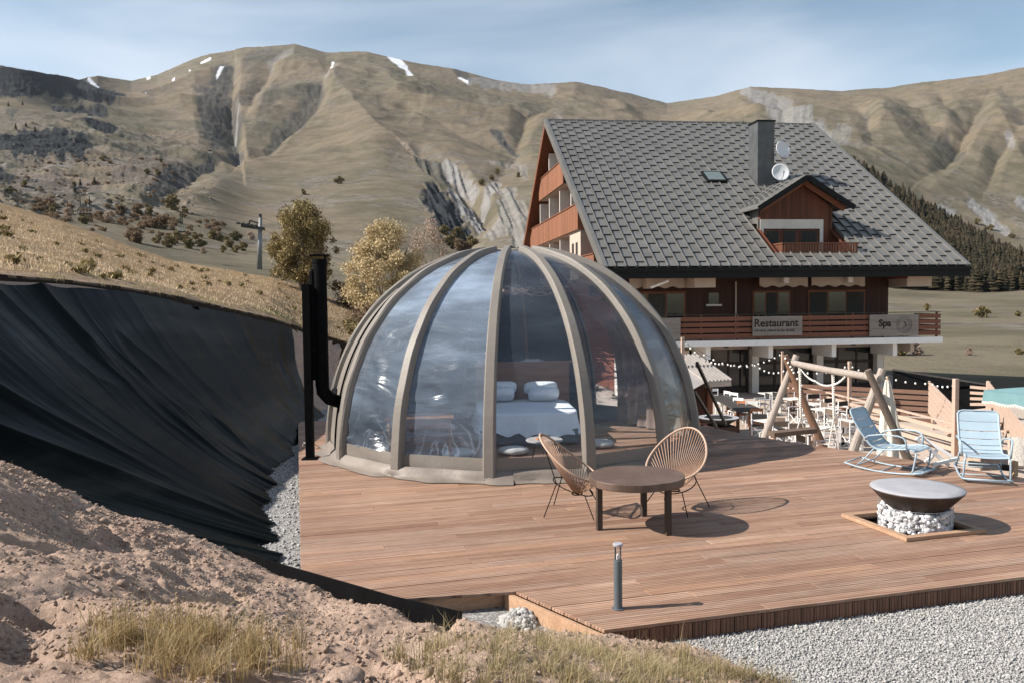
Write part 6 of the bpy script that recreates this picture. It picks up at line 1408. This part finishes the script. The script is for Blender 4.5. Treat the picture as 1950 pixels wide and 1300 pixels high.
dl = [(1452, 752, 0, 185, 'black director chair left of the farthest pale table'), (1487, 750, 0, 20, 'black director chair right of the farthest pale table'), (1500, 744, 1, 80, 'brown director chair farthest back, in front of the sloping rail'),
      (1519, 748, 0, 100, 'black director chair just under the sloping rail, first from the left'), (1545, 752, 0, 95, 'black director chair just under the sloping rail, second from the left'), (1572, 760, 0, 110, 'black director chair just under the sloping rail, third from the left'), (1596, 766, 0, 120, 'black director chair just under the sloping rail, nearest the middle lamp post'),
      (1520, 768, 1, 200, 'brown director chair behind the brown swing log'), (1560, 770, 1, 190, 'brown director chair between the two middle tables'), (1590, 782, 1, 20, 'brown director chair right of the middle pale table'), (1622, 780, 0, 90, 'black director chair above the back of the left rocking chair'),
      (1447, 790, 0, 70, 'black director chair behind the pale table nearest the black table'), (1484, 797, 1, 60, 'brown director chair touching the left swing leg'), (1452, 812, 1, 190, 'brown director chair nearest the deck on the far left'), (1492, 808, 1, 270, 'brown director chair close to the deck, between the swing legs, left one'), (1522, 812, 1, 265, 'brown director chair close to the deck, between the swing legs, right one'),
      (1515, 835, 1, 200, 'brown director chair whose feet are cut off by the deck edge'), (1562, 832, 0, 340, 'black director chair just right of the foot of the brown log'), (1580, 800, 1, 170, 'brown director chair left of the table near the rocking chair'), (1622, 806, 1, 10, 'brown director chair right beside the blue rocking chair back'), (1540, 790, 1, 180, 'brown director chair in front of the brown log at mid height')]
u1 = u2 = False
for x, y, k, a, lab in dl:
    q = gz(x, y, TZ+.80)
    if k == 0 and not u1: o = D1; u1 = True
    elif k == 1 and not u2: o = D2; u2 = True
    else: o = dup(D1 if k == 0 else D2, q)
    o.location = (q.x, q.y, TZ); o.rotation_euler = (0, 0, R_(a)); o['label'] = lab
bn = empty('low_bench', gz(1512, 842, TZ), label='long brown plank bench behind the left swing legs', cat='bench'); o9 = Vector(bn.location)
MB().beam(gy(1468, 826, 22.0)-o9, gy(1550, 818, 22.3)-o9, .35, .12).build('plank', simple('brown_plank', (.11, .075, .055), .8), bn)
for x in (1472, 1546): q = gy(x, 826, 22.1)-o9; MB().box((q.x, q.y, q.z/2-.02), (.08, .3, max(.1, q.z-.06))).build('leg', M['lumber_pale'], bn)
# ------------------------------------------------------------------ trees, bushes, forest
def crown(n, blobs, size, seed, shell=.55):
    """leaf quads spread through a set of lobes"""
    r = np.random.default_rng(seed); w = np.array([b[3]*b[4]*b[5] for b in blobs])**.67; ids = r.choice(len(blobs), n, p=w/w.sum()); B = np.array(blobs)[ids]
    d = r.normal(0, 1, (n, 3)); d /= np.linalg.norm(d, axis=1)[:, None]; rad = r.uniform(0, 1, n)**(shell)
    rad *= 1+.25*np.sin(d[:, 0]*7+B[:, 0]*5)*np.sin(d[:, 1]*6+B[:, 1])*np.sin(d[:, 2]*8)
    rad = np.where(r.uniform(0, 1, n) < .07, rad*1.45, rad)
    C = B[:, :3]+d*rad[:, None]*B[:, 3:6]; s = size*np.exp(r.normal(0, .3, n))
    a = r.normal(0, 1, (n, 3)); a /= np.linalg.norm(a, axis=1)[:, None]; b = np.cross(a, r.normal(0, 1, (n, 3))); b /= np.linalg.norm(b, axis=1)[:, None]
    V = np.stack([C-a*s[:, None], C+b*s[:, None]*.6, C+a*s[:, None], C-b*s[:, None]*.6], 1).reshape(-1, 3); F = np.arange(n*4).reshape(-1, 4); return V, F
def lobes(k, rx, rz, zc, seed, size=(.35, .6), squash=1.0, wild=0):
    r = random.Random(seed); L = []
    if wild:
        for i in range(k):
            v = r.uniform(-1, 1); env = math.sqrt(max(0, 1-(v*.92+.12)**2))*(1.0-.22*v); a = r.uniform(0, 6.28); q = env*r.uniform(.35, 1.0); s = r.uniform(*size)*rx*r.choice((.7, 1, 1.2))
            L.append((rx*q*math.cos(a), rx*q*math.sin(a), zc+rz*v*.95, s, s, s*r.uniform(.7, 1.15)))
        return L
    for i in range(k):
        a = r.uniform(0, 6.28); v = r.uniform(-1, 1); q = math.sqrt(1-v*v)*r.uniform(.45, .85); s = r.uniform(*size)*rx; L.append((rx*q*math.cos(a), rx*q*math.sin(a), zc+rz*v*.78, s, s, s*squash*rz/rx*.8))
    return L
def stems(n, h, spread, r0, seed, top):
    r = random.Random(seed); mb = MB()
    for i in range(n):
        a = 6.28*i/n+r.uniform(-.3, .3); b = Vector((.12*math.cos(a)*n**.5*.5, .12*math.sin(a)*n**.5*.5, -.15)); P = [b]
        for k in range(1, 6): t = k/5; P.append(Vector((spread*t**.8*math.cos(a+r.uniform(-.25, .25))+r.uniform(-.05, .05), spread*t**.8*math.sin(a)+r.uniform(-.05, .05), h*t)))
        mb.tube(P, [r0*(1-.8*k/5) for k in range(6)], 6)
        for k in range(2, 6):
            e = P[k]+Vector((r.uniform(-1, 1), r.uniform(-1, 1), r.uniform(.2, .9)))*spread*.7; mb.tube([P[k], (P[k]+e)/2+Vector((0, 0, .05)), e], [r0*.35, r0*.22, r0*.08], 4)
    return mb
BARK = simple('bark', (.16, .125, .10), .9, var=.3, scale=8, bump=.6, bd=.02)
LF1 = leafmat('autumn_green_leaves', (.10, .075, .022), (.22, .17, .07), (.46, .36, .19), .12); LF2 = leafmat('golden_leaves', (.30, .225, .11), (.52, .41, .23), (.70, .58, .38), .2); LF3 = leafmat('pink_twigs', (.25, .18, .14), (.38, .28, .22), (.5, .40, .32)); LF4 = leafmat('hill_bush_leaves', (.085, .07, .028), (.17, .135, .06), (.28, .22, .11), .12); LF5 = leafmat('russet_leaves', (.10, .068, .040), (.19, .132, .082), (.28, .20, .13))
def tree(name, p, h0, rx, rz, zc, mt, n, leaf, seed, label, ns=6, k=22, lob=(.35, .6), **kw):
    t = empty(name, p, label=label, cat='tree', **kw); V, F = crown(n, lobes(k, rx, rz, zc, seed, lob, 1, ns > 5), leaf, seed)
    c = np_mesh(V, F, 'crown', mt, t); stems(ns, zc+rz*.3, rx*.55, .05*rx/1.4, seed, zc).build('trunk', BARK, t, smooth=True); return t
b1 = on_meadow(578, 556); b1.z -= .1; s_1 = b1.y/1567
tree('bushy_tree', b1, 1, 60*s_1, 70*s_1, 96*s_1, LF1, 42000, .044*b1.y/40, 3, 'dense round tree with green gold leaves on many stems left of the stove pipe', 9, 110, (.17, .32))
b2 = on_meadow(735, 622); s_2 = b2.y/1567
tree('bushy_tree', b2, 1, 72*s_2, 84*s_2, 110*s_2, LF2, 42000, .046*b2.y/40, 8, 'large pale golden tree just left of the dome top', 6, 110, (.16, .32))
b3 = on_meadow(800, 632); s_3 = b3.y/1567*1.15; b3.y += 4
tree('sparse_tree', b3, 1, 40*s_3, 80*s_3, 118*s_3, LF3, 3600, .05, 11, 'thin pinkish half bare tree behind the right side of the golden tree', 5, 18, (.3, .5))
for i, (x, y, w, h, m, lab) in enumerate(((650, 572, 34, 26, LF5, 'low russet shrub between the two bushy trees'), (705, 620, 45, 26, LF5, 'tangled brown shrub under the golden tree'), (668, 628, 24, 14, LF1, 'small dark shrub on the bank beside the stove pipe'), (745, 640, 30, 22, LF1, 'dark green shrub low beside the dome rib'), (845, 610, 26, 40, LF3, 'bare brushy shrub touching the dome outline'))):
    p = on_meadow(x, y+8); s = p.y/1567; t = empty('shrub', p, label=lab, cat='shrub', group='shrubs on top of the bank'); V, F = crown(2600, lobes(9, w*s, h*s, h*s*.8, 40+i, (.4, .7)), .055, 60+i); np_mesh(V, F, 'foliage', m, t); stems(4, h*s, w*s*.6, .02, i, 1).build('stems', BARK, t)
# fallen branches
p = on_meadow(700, 612); bp_ = empty('branch_pile', p, label='pale dead branches lying on the bank under the golden tree', cat='branches'); mb = MB(); rr = random.Random(6)
for i in range(14):
    a = rr.uniform(0, 3.1); L = rr.uniform(.5, 1.3); c = Vector((rr.uniform(-.8, .8), rr.uniform(-.5, .1), rr.uniform(.02, .4))); d = Vector((math.cos(a), math.sin(a)*.4, rr.uniform(-.1, .4)))*L/2; mb.tube([c-d, c+Vector((0, 0, .08)), c+d], [.03, .025, .01], 5)
mb.build('branches', M['lumber_pale'], bp_)
# bushes scattered over the valley and the hillsides
def bush_proto(mt, seed, n, rx=1.0, rz=1.0, zc=1.0, leaf=.14, name='hill_bush'):
    V, F = crown(n, lobes(8, rx, rz, zc, seed, (.45, .7)), leaf, seed); mb = MB(); mb.tube([(0, 0, -.4), (0, 0, zc)], [.12, .05], 5)
    k = len(V); V = np.concatenate([V, np.array([tuple(v) for v in mb.v])]); me = bpy.data.meshes.new(name); me.from_pydata(V.tolist(), [], F.tolist()+[tuple(i+k for i in f) for f in mb.f]); me.materials.append(mt); return me
PR = [bush_proto(LF4, 1, 1500), bush_proto(LF4, 2, 1500, 1, 1.25, 1.2), bush_proto(LF5, 3, 1700, 1.1, .9, .9), bush_proto(LF3, 5, 900, .9, 1.2, 1.2)]
BU = [(328, 392, 26, 1, 'round green bush on the hillside, highest of the large ones'), (352, 402, 16, 0, 'bush just right of the highest hillside bush'), (259, 402, 24, 2, 'broad brown bush in the middle of the hillside thicket'), (281, 405, 20, 0, 'bush at the right of the hillside thicket'), (229, 402, 22, 2, 'bush left in the hillside thicket above the meadow'), (302, 426, 30, 2, 'wide russet bush standing alone above the chairlift'), (255, 450, 34, 2, 'big russet bush at the meadow horizon left of the lift chair'),
      (296, 458, 18, 0, 'bush just above the meadow horizon left of the lift chair'), (320, 466, 20, 1, 'upright bush on the meadow horizon under the lift chair'), (336, 458, 20, 1, 'dark bush right behind the hanging lift chair'), (358, 466, 22, 0, 'round bush first right of the lift chair'), (347, 456, 16, 0, 'small bush between lift chair and round bush'), (372, 452, 16, 0, 'bush in the upper row of the green field, left'), (382, 465, 18, 0, 'bush in the lower row of the green field, left'), (401, 448, 20, 0, 'bush in the upper row of the green field, centre'),
      (419, 455, 14, 0, 'smaller bush right of the central green field bush'), (436, 464, 22, 0, 'wide bush in the lower row of the green field, centre'), (449, 452, 20, 0, 'tall bush in the upper row of the green field, right'), (445, 476, 15, 0, 'round bush low in the green field left of the pylon'), (462, 474, 15, 1, 'bush low in the green field nearest the pylon'), (423, 478, 12, 1, 'slim bush low in the green field, centre'), (386, 480, 12, 3, 'thin bare bush low in the green field, left'), (477, 452, 14, 3, 'bare bush near the pylon head'), (160, 420, 20, 0, 'bush at the far left end of the thicket'), (185, 412, 18, 2, 'second bush from the left in the thicket'), (205, 418, 18, 3, 'bare bush below the thicket'), (130, 408, 16, 3, 'bare bush at the left over the meadow horizon'), (100, 400, 16, 0, 'bush left of the far lift chair'),
      (75, 395, 16, 2, 'low bush at far left over the meadow horizon'), (45, 352, 14, 0, 'bush below the dark crags, far left'), (20, 366, 14, 0, 'bush at the left picture edge above the meadow'), (300, 332, 12, 0, 'bush on the rocky slope above the thicket'), (280, 330, 10, 0, 'small bush left on the rocky slope'), (193, 305, 10, 0, 'small bush on the slope right of the dark crags'), (305, 308, 9, 0, 'tiny bush high on the slope'), (175, 350, 10, 3, 'bare bush on the purple scree'), (140, 352, 10, 0, 'dark bush at the right of the purple scree'), (645, 345, 16, 0, 'dark shrub alone on the smooth hill above the golden tree'), (578, 368, 12, 0, 'small dark shrub alone on the hill above the dense tree'),
      (858, 462, 26, 0, 'left bush in the clump at the ravine foot'), (880, 470, 28, 2, 'middle bush in the clump at the ravine foot'), (845, 440, 20, 0, 'upper bush in the clump at the ravine foot'), (900, 462, 22, 0, 'right bush in the clump at the ravine foot'), (870, 450, 20, 1, 'highest bush in the clump at the ravine foot'), (915, 350, 12, 1, 'bush at the lip of the grey ravine'), (935, 340, 12, 0, 'bush just right of the ravine lip'), (945, 330, 10, 1, 'small bush above the ravine lip'), (985, 335, 10, 0, 'small bush left of the hotel roof peak'),
      (1870, 598, 24, 0, 'large round bush on the grassy hill under the forest'), (1765, 588, 12, 1, 'thin sapling on the grassy hill left of the round bush'), (1845, 680, 14, 3, 'bare shrub on the lower grassy hill'), (1745, 685, 22, 3, 'pale shrub on the hill right of the hotel corner'), (1938, 600, 12, 0, 'bush by the right picture edge under the forest'), (1940, 685, 14, 0, 'low bush by the right picture edge'), (1710, 700, 40, 1, 'big dark bush beside the hotel corner'), (1885, 435, 12, 0, 'bush on the scree above the forest, right'), (1860, 425, 10, 1, 'bush on the scree above the forest, left'), (1925, 450, 10, 0, 'lowest bush on the scree above the forest')]
for i, (x, y, px_, k, lab) in enumerate(BU):
    p = on_mtn(x, y+px_*.35); o = bpy.data.objects.new('hill_bush', PR[k]); COL.objects.link(o); s = px_/2*p.y/1567*1.0; o.location = p; o.scale = (s, s, s*.9); o.rotation_euler = (0, 0, i*1.7); tag(o, lab, 'bush', 'bushes scattered over the hillsides')
# small conifers on the rocky left slope
def conifer_np(n_t=6, seg=7, jag=.25, seed=0):
    r = np.random.default_rng(seed); V = []; F = []
    for k in range(n_t):
        z0 = .10+.86*k/n_t; z1 = z0+1.25/n_t*1.0; R0 = .20*(1-k/n_t)**.85+.02; b = len(V)
        for j in range(seg): a = 2*math.pi*(j+.5*(k % 2))/seg; q = R0*(1+r.uniform(-jag, jag)); V.append((q*math.cos(a), q*math.sin(a), z0+r.uniform(-.02, .02)))
        V.append((0, 0, min(z1+.03, 1.02)))
        for j in range(seg): F.append((b+j, b+(j+1) % seg, b+seg))
    return np.array(V), np.array(F)
CONM = leafmat('conifer_needles', (.008, .009, .005), (.022, .019, .010), (.065, .048, .027), .08)
CV, CF = conifer_np(); cme = bpy.data.meshes.new('small_conifer'); cme.from_pydata(CV.tolist(), [], CF.tolist()); cme.materials.append(CONM)
for i, (x, y, h, lab) in enumerate(((15, 200, 8, 'tiny conifer above the left crags, leftmost'), (42, 198, 7, 'tiny conifer above the left crags, rightmost'), (30, 245, 10, 'conifer by itself over the dark crags at the left edge'), (66, 248, 10, 'conifer right of the dark crags top'), (48, 242, 8, 'small conifer between two larger ones over the crags'), (152, 352, 12, 'left one of two conifers on the purple scree'), (178, 347, 13, 'right one of two conifers on the purple scree'), (142, 365, 12, 'conifer low on the left rocky slope'))):
    p = on_mtn(x, y+h*.4); o = bpy.data.objects.new('small_conifer', cme); COL.objects.link(o); s = h*p.y/1567*1.2; o.location = p; o.scale = (s*1.3, s*1.3, s); tag(o, lab, 'conifer', 'small conifers on the left slope')
# the forest on the right hill
r = np.random.default_rng(77); rows_ = np.where((s_ >= 1.98) & (s_ <= 3.04))[0]; T = []
cand_r = r.choice(rows_, 44000); cand_c = r.integers(0, len(U), 44000); uu = U[cand_c]; pos = MP[cand_r, cand_c]; frac = (s_[cand_r]-2.0)
keep = (uu > 1340) & (uu < 2250) & ((uu > 1560) | (frac > .55)) & (frac > np.interp(uu, [1560, 1680, 1760, 1850, 2000], [.2, .06, .02, .0, .0])+.03*fbm(uu/30, uu*0, 2, 3)) & (frac < 1.0)
dens = np.clip(pos[:, 1]/640, .35, 1)**1.2*np.interp(uu, [1340, 1560, 2250], [.5, 1, 1]); keep &= r.uniform(0, 1, 44000) < dens*.85
pos = pos[keep]; n = len(pos); hs_ = r.uniform(6.0, 11.5, n)*np.where(r.uniform(0, 1, n) < .1, 1.25, 1); allV = []; allF = []
for v_ in range(4):
    CV, CF = conifer_np(8, 8, .35, v_+5); idx = np.arange(n) % 4 == v_; pz_ = pos[idx]; hh = hs_[idx]; a = r.uniform(0, 6.28, len(hh)); wd = hh*r.uniform(.75, 1.15, len(hh))*np.where(r.uniform(0, 1, len(hh)) < .15, 1.7, 1)
    X = CV[None, :, 0]*np.cos(a)[:, None]-CV[None, :, 1]*np.sin(a)[:, None]; Y = CV[None, :, 0]*np.sin(a)[:, None]+CV[None, :, 1]*np.cos(a)[:, None]
    W = np.stack([X*wd[:, None], Y*wd[:, None], np.broadcast_to(CV[None, :, 2], X.shape)*hh[:, None]-1], -1)+pz_[:, None, :]
    off = sum(len(q) for q in allV); allF.append((CF[None]+np.arange(len(hh))[:, None, None]*len(CV)).reshape(-1, 3)+off); allV.append(W.reshape(-1, 3))
np_mesh(np.concatenate(allV), np.concatenate(allF), 'conifer_forest', CONM, label='dark conifer forest covering the hill to the right of the hotel', cat='forest', kind='stuff')
# ------------------------------------------------------------------ chairlift
pb_ = on_mtn(492, 514); s = pb_.y/1567; py = empty('lift_pylon', pb_, R_(8), label='grey chairlift pylon with a sheave arm in the green valley', cat='pylon')
LM = simple('galvanised_steel', (.20, .20, .20), .5, .3, var=.15, scale=.5)
MB().tube([(0, 0, -1), (5*s, 0, 98*s)], [5.5*s, 3.2*s], 14).build('mast', LM, py, smooth=True)
mb = MB(); mb.beam((-30*s, 0, 82*s), (12*s, 0, 76*s), 1.5, 5*s); mb.build('cross_arm', M['darkmetal'], py)
mb = MB()
for x in (-34, -26, -18, -10, -2): mb.lathe([(2.6*s, -.2), (2.6*s, .2)], 10, (x*s, -.9, (86-x*-.0)*s-(.14*(x+34))*s))
mb.beam((-38*s, -.9, 86*s), (2*s, -.9, 80*s), .5, 2.2*s); mb.build('sheave_train', M['darkmetal'], py)
mb = MB(); mb.beam((5*s, 0, 95*s), (5*s, 0, 104*s), .5, .5); mb.beam((-18*s, 0, 80*s), (-14*s, 0, 92*s), .3, .3); mb.beam((-14*s, 0, 92*s), (3*s, 0, 86*s), .3, .3); mb.build('top_frame', M['darkmetal'], py)
Yl = pb_.y-1
cables = [([(-60, 318), (186, 366), (453, 407), (505, 417), (640, 470), (900, 560)], 'upper haul cable of the chairlift crossing the valley'), ([(-60, 352), (161, 372), (294, 396), (345, 403), (453, 420), (640, 492), (900, 590)], 'lower haul cable carrying the lift chairs')]
for pts, lab in cables:
    P = [gy(x, y, Yl+(8 if x < 0 else 0)-(.03*max(0, x-500))) for x, y in pts]; MB().tube(P, .045, 4).build('lift_cable', M['darkmetal'], label=lab, cat='cable', group='chairlift cables')
def lift_chair(x, y0, y1, w, lab, two):
    p = gy(x, y0, Yl); s = Yl/1567; c = empty('lift_chair', p, R_(20), label=lab, cat='chairlift chair', group='chairs hanging from the lift cable'); h = (y1-y0)*s
    for k in (-1, 1) if two else (-.3, .3):
        mb = MB(); mb.tube([(k*w*s*.36, 0, 0), (k*w*s*.36, .1, -h*.5), (k*w*s*.30, .2, -h*.62)], .10, 6); mb.build('hanger', M['darkmetal'], c)
    mb = MB(); mb.beam((-w*s/2, 0, -h*.98), (w*s/2, 0, -h*.98), 1.0, .25); mb.build('seat', M['darkmetal'], c)
    mb = MB()
    for k in (-.5, -.25, 0, .25, .5): mb.tube([(k*w*s, .3, -h*.60), (k*w*s, .5, -h*.80), (k*w*s, .0, -h*.97)], .07, 5)
    mb.tube([(-w*s/2, .3, -h*.6), (w*s/2, .3, -h*.6)], .07, 5); mb.build('back_bars', LM, c)
lift_chair(161, 374, 408, 22, 'wide lift chair hanging far left over the thicket', True); lift_chair(345, 403, 442, 13, 'narrow lift chair hanging between thicket and pylon', False)
# tiny cabins
for x, y, w, lab in ((172, 229, 9, 'tiny grey cabin high on the left slope'), (398, 293, 8, 'tiny dark roofed cabin at the foot of the gully')):
    p = on_mtn(x, y); s = w*p.y/1567; c = empty('cabin', p, .4, label=lab, cat='cabin', group='far cabins'); MB().box((0, 0, s*.2), (s, s*.7, s*.5)).build('wall', M['white'], c); mb = MB(); mb.extr([(-s*.6, -s*.45, s*.44), (s*.6, -s*.45, s*.44), (0, -s*.45, s*.75)], (0, s*.9, 0)); mb.build('roof', M['fascia'], c)

# low scrub and boulders too many to count
r = np.random.default_rng(91); VV = []; FF = []; off = 0
for i in range(230):
    x = r.uniform(60, 420); y = 404+ (x-60)*.10+r.normal(0, 12) if i < 150 else r.uniform(300, 400); x = x if i < 150 else r.uniform(0, 420)
    if i >= 150 and x > 330+ (400-y)*.2: continue
    p = on_mtn(x, y); sz = r.uniform(3, 9)*p.y/1567*(1 if i < 150 else .6); V, F = crown(150, [(0, 0, .5, 1, 1, .7), (.5, .2, .4, .6, .6, .5)], .22, i); VV.append(V*sz+np.array(p)); FF.append(F+off); off += len(V)
np_mesh(np.concatenate(VV), np.concatenate(FF), 'scrub', LF5, label='low brown scrub spread along the foot of the left slope', cat='scrub', kind='stuff')
pts = []
for i in range(260):
    x = r.uniform(0, 420); y = r.uniform(225, 410)
    if x > 340 and y < 300: continue
    p = on_mtn(x, y); pts.append((p.x, p.y, p.z))
stones('boulders', np.array(pts), .62, simple('lichen_boulder', (.15, .135, .122), .9, scale=.4, isl=.35), 'pale boulders scattered over the rocky left slope', 'boulders', 31, .7)
# weeds on the meadow
VV = []; FF = []; off = 0
for i in range(80):
    x = r.uniform(-50, 700); t = r.uniform(0, 1); c = int(np.searchsorted(UD, x)); k = int(r.uniform(25, 235)); p = PD[k, min(c, len(UD)-1)]; V, F = crown(60, [(0, 0, .35, .8, .8, .5)], .28, 500+i); sz = r.uniform(.07, .20); VV.append(V*sz+p); FF.append(F+off); off += len(V)
np_mesh(np.concatenate(VV), np.concatenate(FF), 'meadow_weeds', LF1, label='small dark leafy weeds dotted over the dry slope', cat='weeds', kind='stuff')
# ------------------------------------------------------------------ mountain air
q = NT('mountain_air'); q.t.nodes.remove(q.p); pv = q.n('VolumePrincipled'); pv.inputs['Color'].default_value = (.80, .86, .95, 1); pv.inputs['Density'].default_value = 2.6e-5; pv.inputs['Anisotropy'].default_value = .3
q.l(pv.outputs[0], q.o.inputs['Volume']); MB().b2((-4500, -60, -10.5), (5500, 4300, 1250)).build('haze', q.m, kind='stuff')
